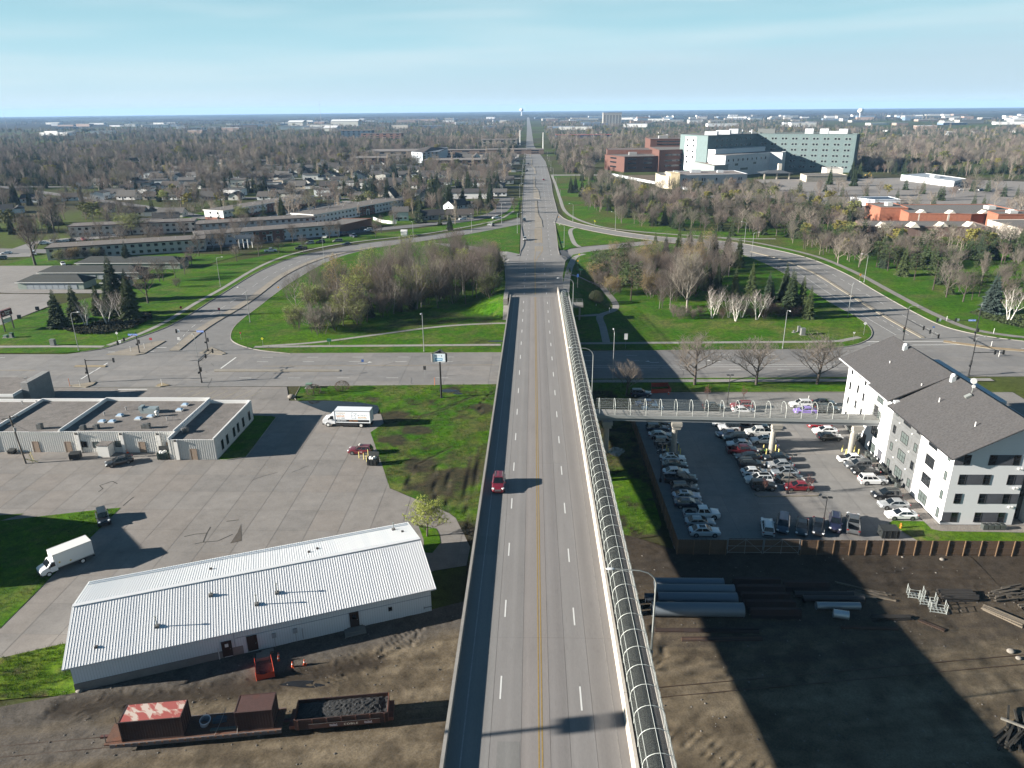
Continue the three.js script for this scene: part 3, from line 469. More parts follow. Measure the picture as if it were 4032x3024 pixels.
{
const lanes=[[-7.2,-3.62,[0.335,0.325,0.315]],[-3.62,-0.98,[0.345,0.33,0.32]],[-0.98,1.52,[0.365,0.335,0.318]],[1.52,3.2,[0.335,0.315,0.305]],[3.2,5.4,[0.35,0.332,0.32]],[5.4,8.16,[0.345,0.322,0.305]]];
for(const[x0,x1,c]of lanes)for(let z=BZ0;z>BZ1;z -=42.9){const b=new MB();sbox(b,x0+0.012,x1 - 0.012,-0.24,0,z,Math.max(BZ1,z - 42.88));b.build('deck_panel',M(...c,0.88,{t:'deck'}),bridge);}
part('deck_slab',M(0.2,0.19,0.18,0.9),bridge,(b)=>sbox(b,-7.5,11.5,-0.5,-0.25,BZ0,BZ1));
part('parapet',concM,bridge,(b)=>{sbox(b,-7.5,-7.2,-0.55,0.86,BZ0,BZ1);});
part('parapet',concPale,bridge,(b)=>{for(let z=BZ0;z>BZ1;z -=12.85){const z1=z - 12.82;const y=(k,q)=>dk(q)+k;b.quad([8.1,y(0,z),z],[8.28,y(0.86,z),z],[8.28,y(0.86,z1),z1],[8.1,y(0,z1),z1]);b.quad([8.28,y(0.86,z),z],[8.58,y(0.86,z),z],[8.58,y(0.86,z1),z1],[8.28,y(0.86,z1),z1]);b.quad([8.58,y(0.86,z),z],[8.58,y(0,z),z],[8.58,y(0,z1),z1],[8.58,y(0.86,z1),z1]);}});
for(let z=BZ0;z>BZ1;z -=5.14)part('walkway_slab',M(...((Math.round(z)% 3)?[0.052,0.052,0.056]:[0.06,0.059,0.062]),0.92,{t:'grain'}),bridge,(b)=>sbox(b,8.6,11.35,-0.2,0.16,z,Math.max(BZ1,z - 5.11)));
part('walkway_kerb',concM,bridge,(b)=>sbox(b,11.36,11.58,-0.55,0.42,BZ0,BZ1));
for(const x of[-6.2,-3.3,-0.4,2.5,5.4,8.2,10.9])part('girder',M(0.36,0.34,0.31,0.9,{t:'concrete'}),bridge,(b)=>sbox(b,x - 0.28,x+0.28,-1.75,-0.51,BZ0,-231));
for(const z of[-5,-42,-79,-116,-158.5,-198]){
const top=dk(z)- 1.78,g=part('pier_cap',concM,bridge,(b)=>b.box(-7.2,11.2,top - 1.1,top,z - 0.65,z+0.65));
for(const x of[-5.6,2,9.6])part('pier_column',concM,bridge,(b)=>b.cyl(0.5,0.5,top - 1.1,x,(top - 1.1)/2,z,14));
}
part('abutment',concM,bridge,(b)=>{b.box(-8.4,11.9,0,dk(-231)- 1.78,-233.5,-230.8);b.quad([-9.5,3,-229],[-9.5,0.1,-222],[12.5,0.1,-222],[12.5,3,-229]);b.box(-9.6,-8.2,0,4.9,-241,-230);});
// lane paint
for(let z=-4.2;z>-232;z -=12.2){for(const[x,o]of[[-2.98,0],[4.43,1.3]])part('lane_dash',whiteP,bridge,(b)=>sbox(b,x - 0.075,x+0.075,0.001,0.007,z+o,z+o - 3.05));}
for(const x of[0.55,0.83])part('centre_line',M(0.50,0.34,0.10,0.75,{t:'grain'}),bridge,(b)=>sbox(b,x - 0.06,x+0.06,0.001,0.007,BZ0,BZ1));
part('edge_line',M(0.50,0.5,0.5,0.75,{t:'grain'}),bridge,(b)=>sbox(b,-6.02,-5.9,0.001,0.007,BZ0,BZ1));
part('edge_line',M(0.44,0.41,0.38,0.75,{t:'grain'}),bridge,(b)=>sbox(b,7.2,7.32,0.001,0.007,BZ0,BZ1));
for(const z of[-231.5])part('expansion_joint',M(0.07,0.07,0.07,0.7),bridge,(b)=>sbox(b,-7.2,8.1,0.001,0.006,z,z - 0.14));
// patches of newer concrete in the shoulder
for(const[x0,x1,z0,z1]of[[-3,-1.1,-48,-44.6],[-6.9,-4.2,-82,-77.6],[-6.6,-5,-96,-93.4]])part('deck_patch',M(0.30,0.295,0.285,0.9,{t:'deck'}),bridge,(b)=>sbox(b,x0,x1,0.001,0.005,z1,z0));
// cage: hoops, runners and chain-link
const hoopPts=(dx=0)=>{const p=[[8.72,0.86],[8.72,1.5]];for(let k=0;k<=10;k++){const t=Math.PI - k/10*Math.PI;p.push([10.05+Math.cos(t)*1.33,1.62+Math.sin(t)*1.25]);}p.push([11.4,0.42]);return p;};
const hg=new MB();hg.path(hoopPts().map((p)=>[p[0],p[1],0]),0.03,5);const hoop=hg.geometry();
for(let z=20;z>-231;z -=2.57){const m=put('cage_hoop',hoop,galvPale,bridge);m.position.set(0,dk(z),z);}
for(const k of[1,4,7,10,12]){const p=hoopPts()[k];part('cage_runner',galvPale,bridge,(b)=>b.bar([p[0],p[1]+dk(BZ0),BZ0],[p[0],p[1]+dk(-230),-230],0.024,0.024,5));}
const net=new THREE.DataTexture(new Uint8Array(64*64*4).map((_,i)=>{const q=i>>2,x=q % 64,y=q>>6,d=Math.min((x+y)% 32,(x - y+64)% 32);return i % 4===3?255:d<0.8?255:0;}),64,64);
net.wrapS=net.wrapT=THREE.RepeatWrapping;net.magFilter=THREE.LinearFilter;net.needsUpdate=true;net.repeat.set(6,6);
T.net=net;
const netM=new THREE.MeshStandardMaterial({color:new THREE.Color().setRGB(0.42,0.45,0.42),alphaMap:net,transparent:true,side:THREE.DoubleSide,roughness:0.6});mats.set('net',netM);
const g=new MB(),hp=hoopPts();for(let i=0;i+1<hp.length;i++){const a=hp[i],c=hp[i+1];g.quad([a[0],a[1]+dk(BZ0),BZ0],[c[0],c[1]+dk(BZ0),BZ0],[c[0],c[1]+dk(-230),-230],[a[0],a[1]+dk(-230),-230]);}
g.build('chain_link',netM,bridge);
// small landing on the far end of the walkway
part('landing',concM,bridge,(b)=>{b.box(11.6,15.4,dk(-222)- 0.6,dk(-222)+0.1,-224,-220.4);b.cyl(0.3,0.3,dk(-222)- 0.6,14.4,(dk(-222)- 0.6)/2,-222,10);});
part('landing_rail',galv,bridge,(b)=>{for(const z of[-224,-220.4]){for(const h of[0.6,1.15])b.bar([11.6,dk(-222)+h,z],[15.3,dk(-222)+h,z],0.03);for(const x of[12,13.6,15.3])b.bar([x,dk(-222),z],[x,dk(-222)+1.15,z],0.03);}});
}
// lamps standing on the outer edge of the overpass
{
const make=(z,label)=>{
const y=dk(z),t=thing('bridge_lamp',label,'street lamp',[11.85,y - 0.4,z],0,'lamps along the overpass');
part('pole',galv,t,(b)=>{b.cyl(0.17,0.17,0.5,0,0.25,0,8);b.path([[0,0.4,0],[0,4,0],[0,8.6,0],[-0.25,9.2,0],[-0.8,9.7,0],[-1.6,9.95,0],[-4.2,10.15,0]],[0.11,0.095,0.075,0.07,0.065,0.06,0.045],8);});
part('bracket',galv,t,(b)=>b.box(-0.35,0.1,-0.1,0.25,-0.15,0.15));
part('lamp_head',M(0.6,0.62,0.63,0.5),t,(b)=>{b.geo(new THREE.SphereGeometry(0.3,10,6),-4.45,10.14,0,0,0,0,[1.5,0.35,0.62]);});
};
make(-59.8,'curved grey lamp on the overpass edge above the stacked culvert pipes');make(-138.1,'curved grey lamp on the overpass edge where the footbridge branches off');make(-213.6,'curved grey lamp on the overpass edge at the far end of the cage');
}
// footbridge to the apartments
{
const fb=thing('footbridge','pale caged footbridge on concrete piers leading to the white apartments','footbridge');
const fy=(x)=>8.5 -(x - 12)*0.0185,N=-129.2,S=-126.5;
const seg=(b,h0,h1,z0,z1,x0=11.7,x1=64)=>{const P=(x,h,z)=>[x,fy(x)+h,z];b.quad(P(x0,h1,z1),P(x1,h1,z1),P(x1,h1,z0),P(x0,h1,z0));b.quad(P(x0,h0,z0),P(x1,h0,z0),P(x1,h0,z1),P(x0,h0,z1));b.quad(P(x0,h0,z1),P(x1,h0,z1),P(x1,h1,z1),P(x0,h1,z1));b.quad(P(x1,h0,z0),P(x0,h0,z0),P(x0,h1,z0),P(x1,h1,z0));b.quad(P(x0,h0,z0),P(x0,h0,z1),P(x0,h1,z1),P(x0,h1,z0));b.quad(P(x1,h0,z1),P(x1,h0,z0),P(x1,h1,z0),P(x1,h1,z1));};
for(let k=0;k<17;k++)part('deck_slab',M(0.50,0.485,0.45,0.9,{t:'concrete'}),fb,(b)=>seg(b,-0.25,0,N,S,11.7+k*3.08,11.7+(k+1)*3.08 - 0.02));
for(const z of[N+0.35,S - 0.35])part('girder',M(0.34,0.36,0.37,0.6,{metal:0.2}),fb,(b)=>seg(b,-1.25,-0.26,z - 0.2,z+0.2));
part('edge_beam',M(0.42,0.44,0.43,0.7),fb,(b)=>seg(b,-0.62,-0.02,S+0.01,S+0.12));
for(const x of[13.9,26.8,45.3,60.2]){
const top=fy(x)- 1.27;const p=part('pier',M(0.55,0.52,0.46,0.9,{t:'concrete'}),fb,(b)=>{b.cyl(0.52,0.52,top - 1.3,x,(top - 1.3)/2,-127.85,18);});
part('pier_cap',M(0.55,0.52,0.46,0.9,{t:'concrete'}),p,(b)=>{b.box(x - 0.75,x+0.75,top - 1.35,top,-129.6,-126.1);b.box(x - 0.95,x+0.95,top - 0.75,top+0.001,-129.7,-126);});
}
const hp=[[S,0.05],[S,1.5]];for(let k=1;k<10;k++){const t=k/10*Math.PI;hp.push([-127.85+Math.cos(t)*1.35,1.5+Math.sin(t)*1.2]);}hp.push([N,1.5],[N,0.05]);
const hg=new MB();hg.path(hp.map((p)=>[0,p[1],p[0]]),0.045,6);const hoop=hg.geometry();
for(let x=12.4;x<64;x+=2.86){const m=put('cage_hoop',hoop,galvPale,fb);m.position.set(x,fy(x),0);}
for(const z of[S,N])for(const h of[0.35,0.75,1.1,1.5])part('rail',galv,fb,(b)=>b.bar([11.8,fy(11.8)+h,z],[63.9,fy(63.9)+h,z],0.022,0.022,5));
part('rail',galv,fb,(b)=>b.bar([11.8,fy(11.8)+2.7,-127.85],[63.9,fy(63.9)+2.7,-127.85],0.022,0.022,5));
const g=new MB();for(let i=0;i+1<hp.length;i++){const a=hp[i],c=hp[i+1];g.quad([11.8,fy(11.8)+a[1],a[0]],[63.9,fy(63.9)+a[1],a[0]],[63.9,fy(63.9)+c[1],c[0]],[11.8,fy(11.8)+c[1],c[0]]);}
g.build('chain_link',mats.get('net'),fb);
}
// ---------------------------------------------------------------- building kit
const glassM=M(0.018,0.022,0.026,0.06),glassPale=M(0.13,0.16,0.155,0.12),frameDark=M(0.035,0.035,0.038,0.5),frameWhite=M(0.68,0.68,0.66,0.6);
const geoCache=new Map();
function cached(key,fn){if(!geoCache.has(key)){const b=new MB();fn(b);geoCache.set(key,b.geometry());}return geoCache.get(key);}
function onFace(m,face,plane,u,y){if(face==='S')m.position.set(u,y,plane);else if(face==='N'){m.position.set(u,y,plane);m.rotation.y=Math.PI;}else if(face==='E'){m.position.set(plane,y,u);m.rotation.y=Math.PI/2;}else{m.position.set(plane,y,u);m.rotation.y=-Math.PI/2;}return m;}
function win(parent,face,plane,u,y,w,h,o={}){ // y is the sill, u the middle
const{nx=1,ny=1,fw=0.07,frame=frameDark,pane=glassM,sub=true}=o;
const f=onFace(put('window',cached(['w',w,h,nx,ny,fw].join(),(b)=>{
const d=0.07;b.box(-w/2,w/2,0,fw,0.002,d);b.box(-w/2,w/2,h - fw,h,0.002,d);b.box(-w/2,-w/2+fw,fw,h - fw,0.002,d);b.box(w/2 - fw,w/2,fw,h - fw,0.002,d);
for(let i=1;i<nx;i++)b.box(-w/2+w*i/nx - 0.025,-w/2+w*i/nx+0.025,fw,h - fw,0.002,d - 0.015);for(let j=1;j<ny;j++)b.box(-w/2+fw,w/2 - fw,h*j/ny - 0.025,h*j/ny+0.025,0.002,d - 0.012);
}),frame,parent),face,plane,u,y);
if(sub)put('pane',cached(['p',w,h,fw].join(),(b)=>b.quad([-w/2+fw,fw,0.02],[w/2 - fw,fw,0.02],[w/2 - fw,h - fw,0.02],[-w/2+fw,h - fw,0.02])),pane,f);
return f;
}
function door(parent,face,plane,u,y,w,h,m,name='door'){
const d=onFace(put(name,cached(['d',w,h].join(),(b)=>{b.box(-w/2,w/2,0,h,0.002,0.06);b.box(-w/2 - 0.08,-w/2,0,h+0.08,0.002,0.09);b.box(w/2,w/2+0.08,0,h+0.08,0.002,0.09);b.box(-w/2,w/2,h,h+0.08,0.002,0.09);}),m,parent),face,plane,u,y);
if(name==='door')put('handle',cached('hnd',(b)=>b.box(-0.06,0.06,0,0.05,0.06,0.12)),galv,d).position.set(w/2 - 0.14,1,0);
return d;
}
function panel(name,parent,face,plane,u,y,w,h,m,d=0.03){return onFace(put(name,cached(['pl',w,h,d].join(),(b)=>b.box(-w/2,w/2,0,h,0.001,d)),m,parent),face,plane,u,y);}
function slope(b,a,bb,c,d,t=0.12){const n=new THREE.Vector3(...bb).sub(new THREE.Vector3(...a)).cross(new THREE.Vector3(...d).sub(new THREE.Vector3(...a))).normalize().multiplyScalar(-t).toArray(),l=(p)=>[p[0]+n[0],p[1]+n[1],p[2]+n[2]];const[A,B,C,D]=[a,bb,c,d].map(l);b.quad(a,bb,c,d);b.quad(D,C,B,A);b.quad(A,B,bb,a);b.quad(B,C,c,bb);b.quad(C,D,d,c);b.quad(D,A,a,d);}
function gableX(b,x0,x1,z0,z1,e,r,ov=0.4,t=0.14){ // ridge along x
const zm=(z0+z1)/2,k=(r - e)/((z1 - z0)/2)*ov;slope(b,[x0 - ov,e - k,z1+ov],[x1+ov,e - k,z1+ov],[x1+ov,r,zm],[x0 - ov,r,zm],t);slope(b,[x1+ov,e - k,z0 - ov],[x0 - ov,e - k,z0 - ov],[x0 - ov,r,zm],[x1+ov,r,zm],t);
}
function gableEnds(b,x0,x1,z0,z1,e,r){const zm=(z0+z1)/2;b.tri([x1,e,z1],[x1,e,z0],[x1,r - 0.1,zm]);b.tri([x0,e,z0],[x0,e,z1],[x0,r - 0.1,zm]);}
function hipX(b,x0,x1,z0,z1,e,r,ov=0.5){x0 -=ov;x1+=ov;z0 -=ov;z1+=ov;const h=(z1 - z0)/2,zm=(z0+z1)/2,A=[x0+h,r,zm],B=[x1 - h,r,zm];b.quad([x0,e,z1],[x1,e,z1],B,A);b.quad([x1,e,z0],[x0,e,z0],A,B);b.tri([x1,e,z1],[x1,e,z0],B);b.tri([x0,e,z0],[x0,e,z1],A);b.quad([x0,e,z0],[x1,e,z0],[x1,e,z1],[x0,e,z1]);b.box(x0,x1,e - 0.22,e - 0.002,z0,z1);}
const whiteMetal=M(0.70,0.71,0.70,0.55,{t:'grain'}),brickRed=M(0.30,0.115,0.075,0.9,{t:'grain'});

// ---------------------------------------------------------------- white metal shed
{
const a=[-52.1,-64.9],bq=[-13.3,-79.9],L=Math.hypot(bq[0]- a[0],bq[1]- a[1]),turn=Math.atan2(-(bq[1]- a[1]),bq[0]- a[0]),D=16.4;
const t=thing('storage_shed','long low white metal shed with a ribbed gable roof','shed',a,turn);
const wallM=M(0.66,0.70,0.74,0.6,{t:'ribs'}),E0=3.95,RZ=-D*0.5,RH=6.15;
part('wall',wallM,t,(b)=>{b.box(0,L,0.0,E0,-0.15,0);b.box(0,L,0,E0,-D,-D+0.15);b.box(0,0.15,0,E0,-D+0.15,-0.15);b.box(L - 0.15,L,0,E0,-D+0.15,-0.15);b.tri([0.02,E0,0],[0.02,E0,-D],[0.02,RH - 0.2,RZ]);b.tri([L - 0.02,E0,0],[L - 0.02,E0,-D],[L - 0.02,RH - 0.2,RZ]);});
part('plinth',M(0.36,0.34,0.32,0.9,{t:'concrete'}),t,(b)=>{b.box(-0.05,16,-0.1,1.15,0.001,0.06);b.box(16.9,18.2,-0.1,1.3,0.001,0.05);});
part('wall_trim',M(0.34,0.42,0.52,0.6),t,(b)=>{b.box(17.5,L+0.02,2.52,2.58,0.001,0.035);b.box(17.3,17.36,0.2,E0,0.001,0.03);});
part('downpipe',whiteMetal,t,(b)=>b.bar([15.4,0,0.1],[15.4,1.7,0.1],0.06));
// roofing sheets, each about a metre wide with three standing ribs
const n=46,w=(L+1.3)/n,ov=0.55,fall=(RH - E0)/(D/2),roofM=[[0.70,0.71,0.72],[0.675,0.69,0.705],[0.715,0.725,0.73]].map((c)=>M(...c,0.42,{metal:0.12}));
const roof=part('roof',roofM[0],t,(b)=>{b.box(-0.6,L+0.6,RH - 0.02,RH+0.08,RZ - 0.28,RZ+0.28);});
const r=rng(5),lenS=D/2+ov;
for(let k=0;k<n;k++){
const s=put('roof_sheet',cached('rsS',(b)=>{for(let j=0;j<3;j++){const x=w*j/3,y0=RH - lenS*fall,q=[[x,0],[x+w*0.23,0],[x+w*0.25,0.028],[x+w*0.28,0.028],[x+w*0.3,0],[x+w/3,0]];for(let i=0;i+1<q.length;i++)b.quad([q[i][0],y0+q[i][1],RZ+lenS],[q[i+1][0],y0+q[i+1][1],RZ+lenS],[q[i+1][0],RH+q[i+1][1],RZ],[q[i][0],RH+q[i][1],RZ]);}}),roofM[Math.floor(r()*3)],roof);s.position.x=-0.65+k*w;
const m=put('roof_sheet',cached('rsN',(b)=>{for(let j=0;j<3;j++){const x=w*j/3,y0=RH - lenS*fall,q=[[x,0],[x+w*0.23,0],[x+w*0.25,0.028],[x+w*0.28,0.028],[x+w*0.3,0],[x+w/3,0]];for(let i=0;i+1<q.length;i++)b.quad([q[i][0],RH+q[i][1],RZ],[q[i+1][0],RH+q[i+1][1],RZ],[q[i+1][0],y0+q[i+1][1],RZ - lenS],[q[i][0],y0+q[i][1],RZ - lenS]);}}),roofM[Math.floor(r()*3)],roof);m.position.x=-0.65+k*w;
}
part('snow_guard',M(0.42,0.52,0.62,0.5,{metal:0.3}),roof,(b)=>{for(const s of[7.2,7.9])b.bar([-0.4,RH - s*fall+0.1,RZ - s],[L+0.4,RH - s*fall+0.1,RZ - s],0.05);});
part('eave_trim',M(0.5,0.53,0.56,0.6),roof,(b)=>{b.box(-0.65,L+0.65,RH - lenS*fall - 0.16,RH - lenS*fall - 0.02,RZ+lenS - 0.05,RZ+lenS);b.box(-0.65,L+0.65,RH - lenS*fall - 0.16,RH - lenS*fall - 0.02,RZ - lenS,RZ - lenS+0.05);});
for(const[x,z,h]of[[9,-2.6,1.35],[20.3,-2.8,1.35],[22.8,-3.9,1.35],[39.6,-14.3,1.1],[15,-5.6,0.35]]){const y=RH - Math.abs(z - RZ)*fall;const v=part('roof_vent',M(0.16,0.155,0.15,0.6),roof,(b)=>b.box(x - 0.25,x+0.25,y - 0.1,y+0.22,z - 0.25,z+0.25));part('flue',galv,v,(b)=>{b.bar([x,y,z],[x,y+h,z],0.07);b.cyl(0.13,0.13,0.16,x,y+h+0.05,z,8);});}
for(const[x,z]of[[2.6,-1.5],[14.8,-12.2],[27.4,-11.4],[28.6,-12.2],[40.6,-12.6]]){const y=RH - Math.abs(z - RZ)*fall;part('roof_vent',M(0.06,0.05,0.045,0.6),roof,(b)=>b.box(x - 0.17,x+0.17,y - 0.1,y+0.18,z - 0.17,z+0.17));}
const brown=M(0.06,0.028,0.018,0.7,{t:'wood'});
for(const[u,w2]of[[16.4,1],[19.3,1.05],[31.6,1]]){const d=door(t,'S',0.06,u,u>30?0.45:0.3,w2,2.1,brown);if(u>30)put('pane',cached('dp',(b)=>b.box(-0.25,0.25,1.15,1.75,0.06,0.07)),glassM,d);else if(u<17)put('notice',cached('nt',(b)=>b.box(-0.2,0.2,1.35,1.8,0.061,0.07)),frameWhite,d);}
part('step',M(0.33,0.32,0.29,0.9,{t:'concrete'}),t,(b)=>{b.box(30.2,32.8,0,0.3,0.05,1.5);b.box(30.6,32.6,0.3,0.44,0.05,1.1);});
part('meter_box',M(0.45,0.47,0.5,0.6),t,(b)=>{b.box(21.6,22.1,1.5,2.1,0,0.2);b.box(24.1,24.6,1.5,2.1,0,0.2);b.bar([21.85,0,0.1],[21.85,1.5,0.1],0.03);b.bar([24.4,0,0.1],[24.4,1.5,0.1],0.03);b.bar([25.2,0.4,0.1],[25.2,1.9,0.1],0.05);});
win(t,'S',0,36.2,1.55,0.5,0.6);part('pipe',frameDark,t,(b)=>{b.bar([40.6,0.9,0.12],[41.8,0.9,0.12],0.03);b.bar([40.6,0.7,0.12],[40.6,1.1,0.12],0.03);});
}
// ---------------------------------------------------------------- shop row in white ribbed metal with gravel roofs
{
const t=thing('shop_row','low white ribbed metal commercial building with flat gravel roofs and skylights','shop');
const ribM=M(0.70,0.69,0.66,0.6),ribD=M(0.56,0.56,0.54,0.6),gravelR=M(0.27,0.25,0.24,0.97,{t:'dirt',bump:0.05}),cap=M(0.74,0.74,0.73,0.5);
function ribWall(name,x0,x1,y0,y1,z,m){part(name,m,t,(b)=>{const n=Math.round((x1 - x0)/0.42),w=(x1 - x0)/n;for(let k=0;k<n;k++){const x=x0+k*w;b.quad([x,y0,z],[x+w*0.55,y0,z],[x+w*0.55,y1,z],[x,y1,z]);b.quad([x+w*0.55,y0,z],[x+w*0.64,y0,z+0.07],[x+w*0.64,y1,z+0.07],[x+w*0.55,y1,z]);b.quad([x+w*0.64,y0,z+0.07],[x+w*0.91,y0,z+0.07],[x+w*0.91,y1,z+0.07],[x+w*0.64,y1,z+0.07]);b.quad([x+w*0.91,y0,z+0.07],[x+w,y0,z],[x+w,y1,z],[x+w*0.91,y1,z+0.07]);}});}
const blocks=[[-68.9,-60,-143.6,-124.2,4.45,3.75],[-91.5,-68.9,-144.2,-127.2,4.75,4.0],[-105.5,-91.5,-144.2,-127.2,4.5,3.9],[-120,-105.5,-144,-126.8,4.4,3.8]];
for(const[x0,x1,z0,z1,H,R]of blocks){
part('wall',M(0.68,0.68,0.66,0.65,{t:'grain'}),t,(b)=>{b.box(x0+0.01,x1 - 0.01,0,R - 0.3,z0+0.01,z1 - 0.08);});
part('parapet',cap,t,(b)=>{b.box(x0,x1,R - 0.31,H,z0,z0+0.22);b.box(x0,x0+0.22,R - 0.31,H - 0.003,z0+0.22,z1 - 0.02);b.box(x1 - 0.22,x1,R - 0.31,H - 0.003,z0+0.22,z1 - 0.02);b.box(x0,x1,R - 0.31,R+0.35,z1 - 0.2,z1 - 0.02);});
part('roof',gravelR,t,(b)=>b.box(x0+0.22,x1 - 0.22,R - 0.29,R,z0+0.22,z1 - 0.2));
ribWall('cladding',x0,x1,0,R+0.38,z1,x1>-61?ribD:ribM);
}
part('wall',M(0.74,0.73,0.70,0.7,{t:'grain'}),t,(b)=>b.box(-59.99,-59.9,0,4.44,-143.55,-124.25));
for(const z of[-127.2,-129.6,-133,-135.2,-138,-141.4])win(t,'E',-59.9,z,0.75,0.95,2.0);
const beige=M(0.36,0.27,0.2,0.8);
door(t,'S',-124.13,-64.2,0,1.1,2.2,beige);for(const x of[-70.2,-75.6,-90.2,-96.6,-107])door(t,'S',-127.12,x,0,1.1,2.2,beige);
win(t,'S',-127.1,-87.2,1.1,1.6,1.25,{nx:2});win(t,'S',-127.1,-84.6,1.0,1.4,1.25,{pane:glassPale});win(t,'S',-127.1,-80,1.2,1.8,1.3,{pane:glassPale});
part('lean_to',ribM,t,(b)=>b.box(-83.4,-81.2,0,2.3,-127.05,-125.1));part('lean_to_roof',gravelR,t,(b)=>b.box(-83.5,-81.1,2.31,2.45,-127.05,-125));
part('downpipe',ribM,t,(b)=>{for(const x of[-67.2,-72,-79.2,-87.9])b.box(x - 0.3,x+0.3,0.1,4.2,-127.1+(x>-68.9?3:0),-126.8+(x>-68.9?3:0));});
for(const x of[-67.2,-72,-79.2,-87.9])part('scupper',M(0.05,0.045,0.04,0.7),t,(b)=>b.box(x - 0.2,x+0.2,3.95,4.3,-126.8+(x>-68.9?3:0),-126.55+(x>-68.9?3:0)));
const sky=M(0.42,0.55,0.70,0.12,{clearcoat:1});
for(const[x,z]of[[-86.09,-132.73],[-84.05,-132.74],[-84.1,-135.8],[-79.45,-134.18],[-77.6,-135.4],[-73.2,-138.8],[-73.3,-141.6]]){const s=part('skylight',sky,t,(b)=>{b.quad([x - 0.6,4.25,z+0.55],[x+0.6,4.25,z+0.55],[x+0.35,4.5,z+0.25],[x - 0.35,4.5,z+0.25]);b.quad([x+0.6,4.25,z - 0.55],[x - 0.6,4.25,z - 0.55],[x - 0.35,4.5,z - 0.25],[x+0.35,4.5,z - 0.25]);b.quad([x - 0.35,4.5,z+0.25],[x+0.35,4.5,z+0.25],[x+0.35,4.5,z - 0.25],[x - 0.35,4.5,z - 0.25]);b.quad([x+0.6,4.25,z+0.55],[x+0.6,4.25,z - 0.55],[x+0.35,4.5,z - 0.25],[x+0.35,4.5,z+0.25]);b.quad([x - 0.6,4.25,z - 0.55],[x - 0.6,4.25,z+0.55],[x - 0.35,4.5,z+0.25],[x - 0.35,4.5,z - 0.25]);});part('skylight_curb',frameWhite,s,(b)=>b.box(x - 0.65,x+0.65,4,4.24,z - 0.6,z+0.6));}
for(const[x,z,w,h]of[[-87.85,-129.13].concat(0.9,0.75),[-85.39,-129.45].concat(0.9,0.75),[-76.12,-129.82].concat(0.8,0.7),[-75.29,-129.83].concat(0.8,0.9),[-96.72,-129.59].concat(0.9,0.9),[-67.35,-128.53].concat(0.9,0.6)])part('roof_unit',M(0.16,0.17,0.17,0.6,{t:'grain'}),t,(b)=>{b.box(x - w/2,x+w/2,3.8,4.05+h,z - w/2,z+w/2);b.cyl(w*0.36,w*0.36,0.08,x,4.1+h,z,12);});
{const[x,z]=[-78.9,-137.8];part('roof_unit',M(0.42,0.5,0.52,0.5,{metal:0.3}),t,(b)=>{b.box(x - 1.7,x+1.7,4,5.1,z - 0.7,z+0.7);b.box(x - 1.9,x - 1.2,4.6,5.4,z - 0.75,z+0.75);});const[x2,z2]=[-76.4,-135.8];part('exhaust_fan',M(0.6,0.6,0.58,0.5),t,(b)=>{b.cyl(0.3,0.3,0.7,x2,4.4,z2,12);b.geo(new THREE.SphereGeometry(0.45,12,8),x2,4.9,z2,0,0,0,[1,0.7,1]);});}
for(const[x,z]of[[-108.5,-142.0],[-105.6,-142.3],[-84.4,-138.8],[-73.31,-133.58],[-87.5,-136.1],[-67.70,-127.93]])part('roof_vent',M(0.4,0.4,0.4,0.6),t,(b)=>{b.bar([x,3.9,z],[x,4.7,z],0.1);b.cyl(0.2,0.2,0.12,x,4.7,z,8);});
// end block with a tall fin wall at the frame's edge
const e=thing('corner_shop','grey block building with a tall fin wall and floodlight beside the shop row','shop');
part('wall',M(0.52,0.52,0.50,0.8,{t:'grain'}),e,(b)=>b.box(-126,-113.2,0,4.1,-158,-146));part('roof',gravelR,e,(b)=>b.box(-125.9,-113.3,4.101,4.3,-157.9,-146.1));part('parapet',cap,e,(b)=>{b.box(-126,-113.2,4.1,4.7,-146.2,-146);b.box(-113.4,-113.2,4.1,4.7,-158,-146.2);});
part('fin_wall',M(0.42,0.42,0.41,0.8,{t:'grain'}),e,(b)=>b.box(-113.19,-111.6,0,6.2,-157,-149));part('floodlight',M(0.3,0.3,0.3,0.5),e,(b)=>{b.bar([-112.4,6.2,-150],[-112.4,7,-150],0.05);b.obox(-112.4,7.1,-150,0.7,0.12,0.4,0.3,0.3);});
}
